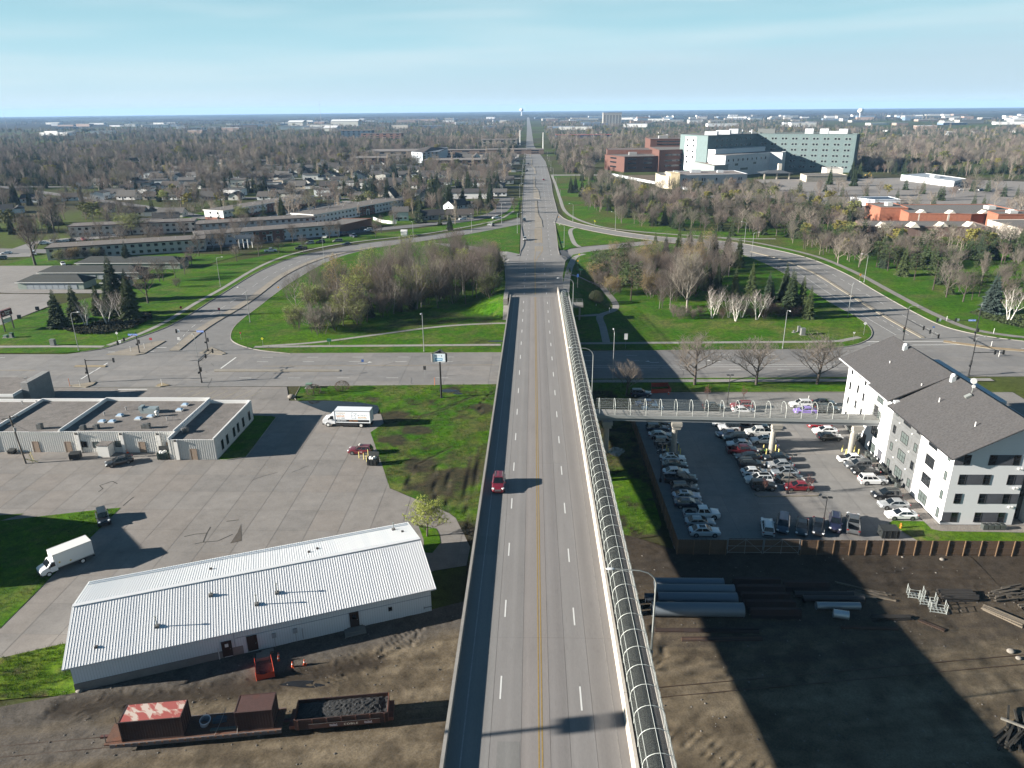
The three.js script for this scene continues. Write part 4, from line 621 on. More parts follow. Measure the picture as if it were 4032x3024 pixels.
// ---------------------------------------------------------------- white four-storey apartments
{
const t=thing('apartment_building','white and grey four-storey apartment building with a dark shingle roof','building');
const wh=M(0.74,0.75,0.76,0.7,{t:'siding'}),gr=M(0.20,0.21,0.215,0.8,{t:'grain'}),grD=M(0.115,0.12,0.145,0.8,{t:'grain'}),grL=M(0.42,0.44,0.45,0.8),roofS=M(0.118,0.114,0.116,0.93,{t:'shingle'});
const F=-102.3,RX=73.8,RY=17.7;
part('wall',wh,t,(b)=>{b.box(64,75,0.15,12.3,-112.2,F);b.box(64.12,83.4,0.15,12.28,-122.4,-112.2);b.box(64,83.4,0.15,12.9,-132,-122.4);b.box(65.4,83.4,0.15,12.9,-145.6,-132);b.box(77.2,83.4,0.15,12.3,-112.2,F);});
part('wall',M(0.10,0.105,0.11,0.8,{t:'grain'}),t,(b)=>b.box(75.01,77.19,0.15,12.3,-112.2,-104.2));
part('gable_wall',wh,t,(b)=>{b.tri([64.02,12.3,F],[83.4,12.3,F],[RX,RY - 0.25,F]);b.tri([83.4,12.3,-145.6],[65.4,12.3,-145.6],[RX,RY - 0.25,-145.6]);b.tri([64.3,12.31,-122.6],[RX,12.31,-122.6],[RX,RY - 0.2,-122.6]);});
part('plinth',M(0.3,0.29,0.28,0.9,{t:'concrete'}),t,(b)=>b.box(64.03,83.38,0,0.16,-145.5,F - 0.03));
for(const[y0,y1]of[[0.16,3.4],[3.42,6.7],[6.72,10],[10.02,12.28]])for(const[z0,z1]of[[-122.38,-119.3],[-119.28,-115.1],[-115.08,-112.22]])panel('cladding_panel',t,'W',64.12,(z0+z1)/2,y0,z1 - z0,y1 - y0,gr,0.04);
const roof=part('roof',roofS,t,(b)=>{const s=(e,x0,z0,z1)=>{slope(b,[x0,e,z0],[x0,e,z1],[RX,RY,z1],[RX,RY,z0],0.18);};s(11.95,63.1,-123,F+0.95);s(12.75,63.0,-131.4,-123.02);s(12.95,63.6,-146.6,-131.42);slope(b,[84.5,11.6,F+0.95],[84.5,11.6,-146.6],[RX,RY,-146.6],[RX,RY,F+0.95],0.18);});
part('fascia',frameDark,roof,(b)=>{b.bar([63.1,11.86,F+0.98],[RX,RY - 0.1,F+0.98],0.11,0.11,4);b.bar([84.5,11.5,F+0.98],[RX,RY - 0.1,F+0.98],0.11,0.11,4);b.box(63.02,63.14,11.78,11.93,-122.9,F+0.9);});
part('gutter',M(0.66,0.67,0.68,0.5),roof,(b)=>{b.box(62.85,63.02,12.55,12.72,-131.3,-123.1);b.box(63.45,63.62,12.75,12.92,-146.5,-131.5);});
const onRoof=(x)=>11.95+(x - 63.1)*(RY - 11.95)/(RX - 63.1);
for(const[x,z]of[[68.8,-106.8],[68.6,-117.2],[68.8,-123.8],[68.8,-136.2]])part('vent_pipe',frameWhite,roof,(b)=>b.bar([x,onRoof(x)- 0.1,z],[x,onRoof(x)+0.75,z],0.09));
for(const z of[-121.5,-139]){const v=part('roof_vent',M(0.52,0.56,0.57,0.5,{metal:0.3}),roof,(b)=>{b.box(72.3,73,onRoof(72.3)- 0.2,onRoof(72.3)+1.1,z - 0.35,z+0.35);});part('vent_dome',M(0.75,0.75,0.75,0.5),v,(b)=>b.geo(new THREE.SphereGeometry(0.42,12,8),72.65,onRoof(72.3)+1.25,z,0,0,0,[1,0.8,1]));}
{const y=onRoof(72.8);const d=part('dish_mast',galv,roof,(b)=>{b.bar([72.8,y,-115.8],[72.8,y+2,-115.8],0.06);b.obox(71.8,onRoof(71.8)+0.25,-115,1,0.3,0.7,0,0,0.5);});part('dish',frameWhite,d,(b)=>{b.geo(new THREE.CylinderGeometry(0.5,0.5,0.1,20),72.6,y+2.1,-115.6,1.1,0.3,0);b.geo(new THREE.CylinderGeometry(0.28,0.28,0.1,16),72.7,y+1.2,-115.5,1.1,0.3,0);});}
const fl=[0.62,3.92,7.22,10.55];
// end wall: window and charcoal panel bands
const WIN=(u,k,w=1.1)=>win(t,'S',F,u,fl[k],w,1.72,{ny:2}),PAN=(a,c,k)=>panel('charcoal_panel',t,'S',F,(a+c)/2,fl[k],c - a,1.72,grD,0.045);
WIN(65.9,0);PAN(64.05,65.3,0);WIN(69.5,0);PAN(70.1,72.5,0);WIN(73.1,0);
WIN(65.8,1);WIN(69.5,1);PAN(70.1,72.55,1);WIN(73.15,1);PAN(73.75,74.95,1);
WIN(65.8,2);PAN(66.4,68.9,2);WIN(69.5,2);WIN(73.15,2);PAN(73.75,74.95,2);
WIN(65.9,3);PAN(64.05,65.3,3);WIN(69.7,3);PAN(70.3,72.7,3);WIN(73.3,3);
for(const k of[0,1,2,3]){win(t,'S',-104.2,76.1,fl[k],1.2,1.5,{ny:2});win(t,'S',F,79.2,fl[k],1.4,1.7,{ny:2});if(k)part('vent_hood',frameWhite,t,(b)=>{for(const x of[73.9,74.35])b.obox(x,fl[k]- 0.55,F+0.12,0.28,0.24,0.22);});}
// long west wall
for(const k of[0,1,2,3]){
const y=fl[k];
if(k!==3||true)win(t,'W',64,-103.6,y+0.1,0.8,k % 3?1.5:1.72,{pane:glassPale});
win(t,'W',64,-108.4,y - 0.05,2.6,1.85,{nx:3,ny:2,pane:k?glassM:glassPale});if(k===1||k===2)panel('grey_panel',t,'W',64,-110.6,y - 0.05,1.7,1.85,grL,0.04);
win(t,'W',64.08,-113.4,y+0.2,1.0,1.45,{pane:k===1||k===3?glassM:glassPale,ny:2});win(t,'W',64.08,-117.2,y - 0.05,2.5,1.85,{nx:3,ny:2,pane:k===3?glassM:glassPale});win(t,'W',64.08,-121,y+0.2,0.95,1.45,{pane:k===2?glassM:glassPale,ny:2});
win(t,'W',64,-127.6,y - 0.05,2.5,1.85,{nx:3,ny:2,pane:glassPale});panel('grey_panel',t,'W',64,k % 2?-125:-124.4,y - 0.05,1.6,1.85,k?grL:grD,0.04);
for(const[z,s]of[[-134,0],[-137.2,1],[-140,0],[-143.6,1]]){win(t,'W',65.4,z,y+(s?-0.2:0.5),0.75,1.6,{pane:glassM,ny:2});panel('grey_strip',t,'W',65.4,z,y+(s?1.42:-1.05),0.8,1.5,grL,0.03);}
part('vent_hood',frameWhite,t,(b)=>{for(const z of[-119.4,-114.9])b.obox(63.95,y - 0.5,z,0.2,0.22,0.26);});
}
door(t,'W',64,-131.2,0.1,1.1,2.4,frameDark);door(t,'W',64,-128.6,8.2 - 0.95,1.6,2.3,frameDark);
// ground equipment
const ac=(x,z,label)=>{const a=thing('air_conditioner',label,'air conditioner',[x,0.14,z],0,'condensers at the apartment wall');part('cabinet',M(0.10,0.115,0.11,0.6),a,(b)=>b.box(-0.38,0.38,0.02,0.85,-0.38,0.38));part('grille',M(0.04,0.045,0.045,0.6),a,(b)=>{b.cyl(0.31,0.31,0.05,0,0.875,0,14);for(let k=0;k<5;k++)b.box(-0.39,-0.381,0.12+k*0.14,0.17+k*0.14,-0.33,0.33);});};
for(const x of[70.1,71,71.9,72.8])ac(x,-101.1,'dark condenser unit on the stones under the end wall windows');
for(const z of[-114.4,-116,-117,-119.4,-120.4,-121.4,-124.2,-125.4,-126.6])ac(62.9,z,'dark condenser unit against the long grey and white wall');
for(const z of[-133,-134.4,-135.8,-137.2,-138.6])ac(64.3,z,'dark condenser unit against the wall behind the footbridge');
}

// gabled hall just beyond the frame whose shadow lies across the lawn by the box truck
{const t=thing('storage_hall','gabled hall beyond the left lawn','building',[-99.2,-91],-0.152);part('wall',whiteMetal,t,(b)=>{b.box(-11,11,0,6.5,-7.95,7.95);gableEnds(b,-11,11,-7.95,7.95,6.5,9);});part('roof',M(0.5,0.51,0.52,0.5),t,(b)=>gableX(b,-11,11,-7.95,7.95,6.5,9,0.1));door(t,'E',11,0,0,4,4.2,M(0.4,0.42,0.44,0.7),'roller_door');}
// ---------------------------------------------------------------- vehicles (nose towards +x, wheels on y = 0)
const tyreM=M(0.018,0.018,0.019,0.85),rimM=M(0.42,0.43,0.44,0.35,{metal:0.7}),carGlass=M(0.012,0.016,0.02,0.04),trimM=M(0.02,0.02,0.022,0.6),lampW=M(0.72,0.74,0.76,0.12,{clearcoat:1}),lampR=M(0.32,0.015,0.015,0.2,{clearcoat:1});
const paint=(r,g,b)=>M(r,g,b,0.38,{clearcoat:1,clearcoatRoughness:0.06,metal:0});
const KINDS={
sedan:{L:4.8,W:1.84,H:1.45,belt:0.95,nose:0.74,hood:0.92,tail:1.0,c:[-1.95,-1.1,0.15,1.12],wr:0.33,wx:[1.42,-1.42]},
suv:{L:4.7,W:1.9,H:1.72,belt:1.06,nose:0.86,hood:1.05,tail:1.06,c:[-2.28,-1.95,0.1,1.0],wr:0.37,wx:[1.4,-1.38],rails:1},
van:{L:5.0,W:1.95,H:1.76,belt:1.05,nose:0.8,hood:1.02,tail:1.06,c:[-2.44,-2.2,0.45,1.45],wr:0.35,wx:[1.52,-1.48]},
pickup:{L:5.8,W:2.0,H:1.88,belt:1.16,nose:1.0,hood:1.18,tail:1.16,c:[-0.75,-0.55,0.85,1.5],wr:0.41,wx:[1.85,-1.75],bed:1},
jeep:{L:4.2,W:1.86,H:1.84,belt:1.12,nose:0.98,hood:1.1,tail:1.12,c:[-2.05,-1.98,0.35,0.62],wr:0.41,wx:[1.28,-1.2]},
};
function carGeo(kind){
const k=KINDS[kind],{L,W,H,belt,nose,hood,tail,c}=k,w=W/2,[r0,r1,f1,f0]=c,g={};
{ // lower body lofted along its length
const b=new MB(),S=[[-L/2,0.42,tail - 0.3,0.86],[-L/2+0.06,0.3,tail - 0.1,0.94],[-L/2+0.3,0.24,tail,0.985],[r0,0.22,k.bed?belt:Math.max(tail,belt),1],[r1 - 0.1,0.21,belt,1],[f1,0.21,belt,1],[f0,0.21,belt,1],[f0+0.1,0.21,hood+0.02,0.99],[L/2 - 0.55,0.22,hood - 0.06,0.97],[L/2 - 0.16,0.25,nose+0.02,0.9],[L/2,0.32,nose - 0.16,0.76]].sort((a,q)=>a[0]- q[0]);
const ring=([x,y0,y1,s])=>{const q=w*s,m=y0+(y1 - y0)*0.62;return[[x,y0,q*0.9],[x,y0+0.12,q],[x,m,q],[x,y1 - 0.07,q*0.95],[x,y1,q*0.82],[x,y1+0.02,0],[x,y1,-q*0.82],[x,y1 - 0.07,-q*0.95],[x,m,-q],[x,y0+0.12,-q],[x,y0,-q*0.9]];};
const R=S.map(ring);for(let i=0;i+1<R.length;i++)for(let j=0;j<11;j++){if(k.bed&&S[i+1][0]<=r0+1e-6&&S[i][0]>=-L/2+0.05&&(j===4||j===5))continue;b.quad(R[i][j],R[i+1][j],R[i+1][(j+1)% 11],R[i][(j+1)% 11]);}
for(const[q,s]of[[R[0],1],[R[R.length - 1],-1]])for(let j=1;j<10;j++)s>0?b.tri(q[0],q[j],q[j+1]):b.tri(q[0],q[j+1],q[j]);
if(k.bed){b.box(r0 - 0.04,r0,0.6,belt,-w*0.8,w*0.8);b.box(-L/2+0.05,-L/2+0.12,0.6,belt,-w*0.8,w*0.8);}
g.body=b;
}
const bw=w*0.87,tw=w*0.66,P=(x,y,z)=>[x,y,z],y0=belt - 0.02,cm=new MB();
const corner=(x0,x1,z0,z1,t)=>[x0+(x1 - x0)*t,y0+(H - y0)*t,z0+(z1 - z0)*t];
const q={rb:[r0,bw],rt:[r1,tw],ft:[f1,tw],fb:[f0,bw]};
cm.quad(P(r1,H,tw),P(f1,H,tw),P(f1,H,-tw),P(r1,H,-tw));cm.quad(P(r1,H - 0.001,tw - 0.2),P(f1,H - 0.001,tw - 0.2),P(f1 - 0.1,H+0.035,0),P(r1+0.1,H+0.035,0));cm.quad(P(f1,H - 0.001,-tw+0.2),P(r1,H - 0.001,-tw+0.2),P(r1+0.1,H+0.035,0),P(f1 - 0.1,H+0.035,0));
for(const s of[1,-1]){const a=P(r0,y0,bw*s),bq=P(f0,y0,bw*s),cc=P(f1,H,tw*s),d=P(r1,H,tw*s);s>0?cm.quad(a,bq,cc,d):cm.quad(bq,a,d,cc);}
cm.quad(P(f0,y0,bw),P(f0,y0,-bw),P(f1,H,-tw),P(f1,H,tw));cm.quad(P(r0,y0,-bw),P(r0,y0,bw),P(r1,H,tw),P(r1,H,-tw));
g.cabin=cm;
const lerp=(a,bq,t)=>a+(bq - a)*t;
const endPane=(xb,xt,out)=>{const b=new MB(),n=0.016*out,A=(t,s)=>[lerp(xb,xt,t)+n,lerp(y0,H,t)+0.008,lerp(bw,tw,t)*s*0.92];out>0?b.quad(A(0.06,1),A(0.06,-1),A(0.92,-1),A(0.92,1)):b.quad(A(0.1,-1),A(0.1,1),A(0.9,1),A(0.9,-1));return b;};
g.windshield=endPane(f0,f1,1);g.rear_window=endPane(r0,r1,-1);
const split=k.bed?[[0.06,0.46],[0.52,0.93]]:kind==='sedan'?[[0.08,0.46],[0.5,0.92]]:[[0.05,0.28],[0.32,0.6],[0.64,0.93]];
g.sides=split.map(([u0,u1])=>[1,-1].map((s)=>{const b=new MB(),A=(u,t)=>{const xb=lerp(r0,f0,u),xt=lerp(r1,f1,u);return[lerp(xb,xt,t),lerp(y0,H,t),(lerp(bw,tw,t)+0.012)*s];};s>0?b.quad(A(u0,0.12),A(u1,0.12),A(u1,0.86),A(u0,0.86)):b.quad(A(u1,0.12),A(u0,0.12),A(u0,0.86),A(u1,0.86));return b;})).flat();
{const b=new MB();b.box(L/2 - 0.06,L/2+0.012,0.42,nose - 0.2,-w*0.5,w*0.5);b.box(-L/2 - 0.012,-L/2+0.04,0.36,0.56,-w*0.7,w*0.7);for(const x of k.wx)for(const s of[1,-1])b.cyl(k.wr+0.07,k.wr+0.07,0.1,x,k.wr+0.02,s*(w - 0.035),16,Math.PI/2);if(k.bed){b.box(-L/2+0.13,r0 - 0.05,0.6,0.62,-w*0.8,w*0.8);}g.trim=b;}
g.tyre=new MB().cyl(k.wr,k.wr,0.22,0,0,0,18,Math.PI/2);g.rim=new MB().cyl(k.wr*0.66,k.wr*0.66,0.232,0,0,0,12,Math.PI/2);
g.headlight=new MB().obox(0,0,0,0.3,0.14,0.34,0.35);g.taillight=new MB().obox(0,0,0,0.14,0.2,0.3,0.25);g.mirror=new MB().obox(0,0,0,0.12,0.13,0.2);
if(k.rails)g.rack=new MB().box(r1+0.2,f1 - 0.1,H+0.02,H+0.06,tw - 0.12,tw - 0.07).box(r1+0.2,f1 - 0.1,H+0.02,H+0.06,-tw+0.07,-tw+0.12);
for(const n in g)g[n]=Array.isArray(g[n])?g[n].map((x)=>x.geometry()):g[n].geometry();return g;
}
const carCache={};
function car(kind,label,pos,turn,col,o={}){
const g=carCache[kind]??=carGeo(kind),k=KINDS[kind],pm=paint(...col),t=thing(o.name??{sedan:'sedan_car',suv:'suv_car',van:'minivan',pickup:'pickup_truck',jeep:'off_road_car'}[kind],label,{pickup:'pickup truck',van:'minivan'}[kind]??'car',pos,turn,o.group);
if(o.tilt)t.rotation.set(0,turn,0,'YXZ'),t.rotateZ(o.tilt);
put('body',g.body,pm,t);put('cabin',g.cabin,o.top?paint(...o.top):pm,t);put('windshield',g.windshield,carGlass,t);put('rear_window',g.rear_window,carGlass,t);g.sides.forEach((s)=>put('side_window',s,carGlass,t));put('bumper_trim',g.trim,trimM,t);if(g.rack)put('roof_rail',g.rack,galv,t);
for(const x of k.wx)for(const s of[1,-1]){const w=put('wheel',g.tyre,tyreM,t);w.position.set(x,k.wr,s*(k.W/2 - 0.1));put('rim',g.rim,rimM,w);}
if(!o.far)for(const s of[1,-1]){put('headlight',g.headlight,lampW,t).position.set(k.L/2 - 0.2,k.nose - 0.02,s*k.W*0.37);t.children.at(-1).rotation.y=-s*0.6;put('taillight',g.taillight,lampR,t).position.set(-k.L/2+0.07,k.tail - 0.15,s*k.W*0.4);put('mirror',g.mirror,pm,t).position.set(k.c[3]- 0.22,k.belt+0.04,s*(k.W/2+0.02));}
if(o.sunroof)put('sunroof',cached('sr'+kind,(b)=>b.box(k.c[1]+0.25,k.c[2]- 0.12,k.H+0.012,k.H+0.042,-0.38,0.38)),carGlass,t);
return t;
}
const WHITE=[0.72,0.73,0.74],SILVER=[0.42,0.44,0.46],BLACK=[0.012,0.013,0.015],GREY=[0.11,0.12,0.13],NAVY=[0.012,0.022,0.06],RED=[0.30,0.012,0.02],MAROON=[0.10,0.008,0.014],TAN=[0.34,0.31,0.27],BLUE=[0.03,0.14,0.42],PURPLE=[0.30,0.20,0.62];
const LOT='cars in the apartment parking';
// apartment parking, row along the fence
[['suv',[20,0],[25.9,-140.7],BLACK,'black suv first in the fence row, half under the footbridge'],['suv',0,[25.4,-138.0],NAVY,'dark blue small suv second in the fence row beyond the pier'],['sedan',0,[25.43,-134.84],SILVER,'silver sedan by the fence just beyond the first round pier'],['suv',0,[25.97,-131.49],GREY,'dark grey suv beside the first round footbridge pier'],['sedan',0,[26.09,-124.51],WHITE,'white sedan with sunroof nearest the two motorcycles by the fence',{sunroof:1}],['sedan',0,[25.92,-121.70],BLACK,'black sedan between two white sedans in the fence row'],['sedan',0,[25.71,-118.88],WHITE,'white sedan in the fence row beside the black pickup'],['pickup',0,[25.95,-116.17],BLACK,'black pickup truck parked in the shaded fence row'],['suv',0,[26.09,-112.88],GREY,'charcoal suv in the fence row next to the black pickup'],['sedan',0,[25.88,-110.20],[0.5,0.5,0.56],'pale silver sedan with sunroof in the middle of the shaded fence row',{sunroof:1}],['sedan',0,[25.71,-107.81],NAVY,'dark blue sedan beside the white pickup in the fence row'],['pickup',0,[27.12,-104.36],WHITE,'white crew cab pickup with gear in its bed by the fence'],['sedan',0,[26.36,-101.84],SILVER,'silver sedan second from the fence corner'],['sedan',0,[26.50,-99.15],WHITE,'white sedan with sunroof parked in the fence corner',{sunroof:1}]].forEach(([k,,p,c,l,o])=>car(k,l,p,Math.PI*(k==='pickup'?0:0),c,{group:LOT,...o}));
// middle double row
[['sedan',[39.4,-141.1],WHITE,'white sedan at the far end of the middle rows under the footbridge',1],['jeep',[39.9,-138.4],WHITE,'white boxy off-roader with black top in the middle rows',1,{top:BLACK}],['sedan',[39.0,-135.3],NAVY,'dark blue sedan behind the white off-roader',1],['suv',[39.88,-133.52],BLACK,'black suv beside the white pickup in the middle rows',1],['sedan',[40.06,-130.80],WHITE,'white sedan between black suv and maroon pickup',1],['pickup',[39.79,-127.75],MAROON,'maroon pickup truck in the middle rows',0],['sedan',[40.15,-125.22],BLACK,'black sedan beside the maroon pickup',1],['suv',[39.96,-122.17],BLACK,'black suv in the middle rows next to a white sedan',0],['sedan',[39.71,-119.02],WHITE,'white sedan between black suv and white suv',0],['suv',[39.58,-116.16],WHITE,'white suv with sunroof near the stone island',1,{sunroof:1}],['jeep',[39.77,-113.81],BLACK,'black boxy off-roader at the stone island',0],
['suv',[43.9,-141.7],WHITE,'white suv in the second middle row under the footbridge',0],['pickup',[45.1,-138.9],BLACK,'black pickup in the second middle row',0],['pickup',[45.5,-136.2],[0.6,0.6,0.58],'off-white crew cab pickup beside the second round pier',1],['sedan',[45.25,-132.73],WHITE,'white sedan with sunroof beside the second round pier',1,{sunroof:1}],['sedan',[45.34,-124.87],BLACK,'black sedan by the motorcycle past the second pier',1],['sedan',[45.15,-122.05],SILVER,'silver sedan third from the island in the second row',1],['sedan',[45.09,-119.08],[0.34,0.38,0.42],'blue-grey sedan with sunroof in the second middle row',1,{sunroof:1}],['sedan',[45.21,-116.58],TAN,'tan sedan next to the red sedan',0],['sedan',[45.71,-113.73],RED,'red sedan at the end of the second row by the island',1]].forEach(([k,p,c,l,flip,o])=>car(k,l,p,flip?Math.PI:0,c,{group:LOT,...o}));
// beyond the footbridge
[['suv',[24.7,-157.6],NAVY,'dark blue suv at the lot corner by the orange barrier',0],['sedan',[25.0,-151.7],BLUE,'blue sedan seen through the footbridge mesh',1],['sedan',[26.0,-148.8],WHITE,'white sedan seen through the mesh next to the blue sedan',1],['suv',[39.4,-149.3],BLACK,'black suv seen through the footbridge mesh',0],['suv',[45.6,-150.4],RED,'red suv seen through the footbridge mesh',1],['sedan',[45.3,-147.9],WHITE,'white sedan in front of the red suv behind the mesh',0],['suv',[58.7,-151.3],WHITE,'white suv beyond the footbridge near the building',1],['sedan',[58.5,-147.7],PURPLE,'purple sedan seen through the footbridge mesh',1],['suv',[63.5,-148.5],BLACK,'black suv beyond the footbridge against the building',0],['sedan',[64.2,-152.2],BLACK,'black sedan beyond the footbridge furthest from the fence',0]].forEach(([k,p,c,l,flip])=>car(k,l,p,flip?Math.PI:0,c,{group:LOT}));
// beside the building
[['sedan',[58.8,-140.2],[0.42,0.015,0.03],'bright red sedan just in front of the footbridge by the wall',1],['sedan',[58.9,-137.3],WHITE,'white sedan between red and black sedans by the third pier',1],['sedan',[58.71,-134.23],BLACK,'black sedan beside the third round pier',0],['sedan',[59.02,-124.64],WHITE,'white sedan with black hood by the long wall',1],['suv',[59.15,-121.91],GREY,'dark grey hatchback by the wall beside the black-hooded sedan',1],['sedan',[59.53,-119.51],BLACK,'black sedan by the wall next to the white suv',1],['suv',[59.41,-116.17],WHITE,'white suv at the long apartment wall',0],['suv',[59.39,-110.87],BLACK,'black suv beside two pale sedans by the wall',1],['sedan',[59.21,-107.83],SILVER,'silver sedan next to the last white sedan by the wall',1],['sedan',[58.94,-104.53],WHITE,'white sedan nearest the grass corner of the building',1]].forEach(([k,p,c,l,flip])=>{const t=car(k,l,p,flip?Math.PI:0,c,{group:LOT});if(l.includes('black hood'))put('hood',cached('bh',(b)=>b.obox(1.62,0.935,0,0.95,0.03,1.3,0,0,-0.09)),trimM,t);});
// row along the front fence
[['suv',[36.54,-100.47],WHITE,'white compact suv at the end of the front fence row',1.35],['van',[39.21,-101.31],[0.03,0.04,0.07],'dark blue minivan in the front fence row',-1.92],['sedan',[41.89,-100.54],BLACK,'black sedan in the shade of the front fence row',-1.95],['sedan',[44.50,-100.73],BLACK,'black sedan at the lot lamp in the front fence row',-1.92],['suv',[47.44,-101.74],[0.03,0.03,0.075],'navy suv in the front fence row nearest the grey pickup',-1.95],['pickup',[50.13,-101.53],GREY,'dark grey pickup with covered bed beside the dumpster',1.2]].forEach(([k,p,c,l,a])=>car(k,l,p,a,c,{group:LOT}));

// red suv coming down the overpass
{const z=-96.2,t=car('suv','dark red suv driving on the overpass',[-5.05,dk(z)+0.01,z],-Math.PI/2,[0.22,0.012,0.025]);t.rotation.order='YXZ';t.rotation.set(0,-Math.PI/2,0.036);put('grille',cached('chr',(b)=>b.box(2.34,2.37,0.5,0.72,-0.45,0.45)),rimM,t);}
{const t=car('suv','dark red taxi suv parked by the yellow posts',[-33.21,-127.24],Math.PI - 0.06,[0.17,0.01,0.022]);put('roof_sign',cached('rs',(b)=>b.box(-0.12,0.12,1.76,1.92,-0.35,0.35)),M(0.8,0.78,0.7,0.5),t).position.x=0.1;
const cv=document.createElement('canvas');cv.width=256;cv.height=64;const x=cv.getContext('2d');x.fillStyle='#5d1019';x.fillRect(0,0,256,64);x.fillStyle='#cfc7c4';x.font='bold 54px sans-serif';x.textAlign='center';x.fillText('TAXI',128,52);const tx=new THREE.CanvasTexture(cv);tx.colorSpace=THREE.SRGBColorSpace;
for(const s of[1,-1]){const q=new MB().uvquad([-0.6,0,0],[0.6,0,0],[0.6,0.3,0],[-0.6,0.3,0]).build('lettering',new THREE.MeshStandardMaterial({map:tx,roughness:0.5,side:THREE.DoubleSide}),t);q.position.set(-0.35,0.55,s*0.962);if(s<0)q.rotation.y=Math.PI;}}
car('sedan','black sedan parked behind the shop row',[-77.69,-122.20],-2.55,BLACK);car('jeep','dark off-roader by the lawn corner of the shop yard',[-69.40,-101.74],-0.95,BLACK);
// traffic on the avenue and ramps
[['suv',[-4.2,-371],[0.5,0.5,0.5],'grey suv on the avenue just past the overpass',-1.57],['suv',[-5.2,-437],BLACK,'black suv on the avenue by the ramp mouth',-1.57],['suv',[-24,-419],GREY,'grey suv turning off the avenue onto the ramp',2.3],['sedan',[9.4,-697],RED,'small red car far up the avenue',1.57],['pickup',[-6,-900],BLACK,'dark pickup waiting under the far signals',-1.57],['suv',[-6.5,-800],BLACK,'dark suv coming down past the signal gantry',-1.57],['suv',[-3,-1180],WHITE,'white car far off at the avenue crest',-1.57]].forEach(([k,p,c,l,a])=>car(k,l,[p[0],bank(p[0],p[1])+0.05,p[1]],a,c,{far:1}));
// neighbourhood cars, left
const NB='cars outside the low apartment blocks';const r40=rng(40);
[[[-156.9,-456.0],BLUE,'pickup','blue pickup in the lot between the long apartment blocks'],[[-153.0,-458.9],WHITE,'van','white van beside the blue pickup'],[[-145.0,-479.7],WHITE,'sedan','white car in the lot between the blocks, mid row'],[[-149.4,-498.3],WHITE,'sedan','white car nearest the brick entrance'],[[-141.6,-489.3],BLACK,'sedan','black car in the middle of the block parking'],[[-137.8,-491.2],BLACK,'sedan','black car beside the lot lamp between the blocks'],[[-137.3,-528.8],WHITE,'pickup','white pickup at the far end of the block parking'],[[-130.7,-510.6],RED,'sedan','red car among white ones in the block parking'],[[-128.6,-514.3],WHITE,'sedan','white car beside the red one in the block parking'],[[-124.6,-522.5],GREY,'suv','grey suv at the far lot end by the trees'],[[-158.4,-477.4],SILVER,'sedan','silver car near the brick entrance'],[[-156.9,-486.0],GREY,'suv','grey suv at the white wall of the far block'],[[-168.6,-458.6],GREY,'sedan','dark car at the near end of the block parking'],[[-143.2,-431.9],WHITE,'pickup','white pickup at the gable of the nearer block'],[[-145.3,-425.0],SILVER,'sedan','silver car beside the white pickup at the gable'],
[[-106.0,-410.9],GREY,'sedan','grey car on the grass edge by the brick annex'],[[-104.2,-394.6],BLUE,'sedan','blue car beside the brick annex'],[[-98.9,-389.2],MAROON,'suv','maroon suv beside the dark pickup'],[[-93.5,-382.7],NAVY,'pickup','dark blue pickup by the street lamp'],[[-90.1,-402.3],WHITE,'suv','white suv on the grass lot'],[[-94.1,-405.9],BLACK,'suv','black suv beside the white suv on the grass lot'],[[-98.0,-367.8],TAN,'van','tan minivan under the street lamp'],[[-110.5,-361.8],SILVER,'suv','silver suv on the side street'],[[-105.8,-364.5],BLACK,'suv','black suv on the side street behind the silver one'],[[-91.3,-358.5],NAVY,'sedan','dark sedan at the kerb by the grove'],[[-123.0,-341.2],WHITE,'pickup','white pickup on the side street'],[[-110.5,-347.6],BLACK,'pickup','black pickup on the side street'],
[[-245.4,-364.2],WHITE,'suv','white suv first of five in a row by the grass'],[[-243.5,-366.9],WHITE,'suv','white suv second of five in a row by the grass'],[[-241.5,-368.7],SILVER,'sedan','silver car in the middle of five by the grass'],[[-239.5,-370.9],WHITE,'sedan','white car fourth of five by the grass'],[[-237.8,-373.6],BLACK,'sedan','black car last of five by the grass'],[[-232.9,-376.8],[0.55,0.02,0.04],'sedan','bright red car behind the long block'],[[-223.6,-390.0],WHITE,'suv','white suv by the balconied block'],[[-246.8,-337.7],WHITE,'sedan','white car at the kerb by the bare poplar'],[[-240.5,-325.0],GREY,'suv','grey suv at the left edge by the grass'],[[-232.6,-336.0],WHITE,'suv','white suv at the gable behind the bare poplar'],[[-204.1,-311.9],WHITE,'sedan','white car behind the garages'],[[-203.0,-414.0],GREY,'suv','grey suv on the drive behind the willow'],[[-200.3,-415.6],BLACK,'sedan','black car beside the grey suv behind the willow'],[[-42.1,-443.5],WHITE,'suv','white suv in the drive of the corner house'],[[-21.9,-447.8],WHITE,'pickup','white pickup on the side road by the avenue'],[[-98.2,-556.5],WHITE,'pickup','white pickup on the house street by the red tree'],[[-154.2,-322.0],BLACK,'suv','black suv in the shade by the colonnade block']].forEach(([p,c,k,l])=>car(k,l,p,[0.4,0.4+Math.PI,-0.9][Math.floor(r40()*2.4)],c,{far:1,group:NB}));
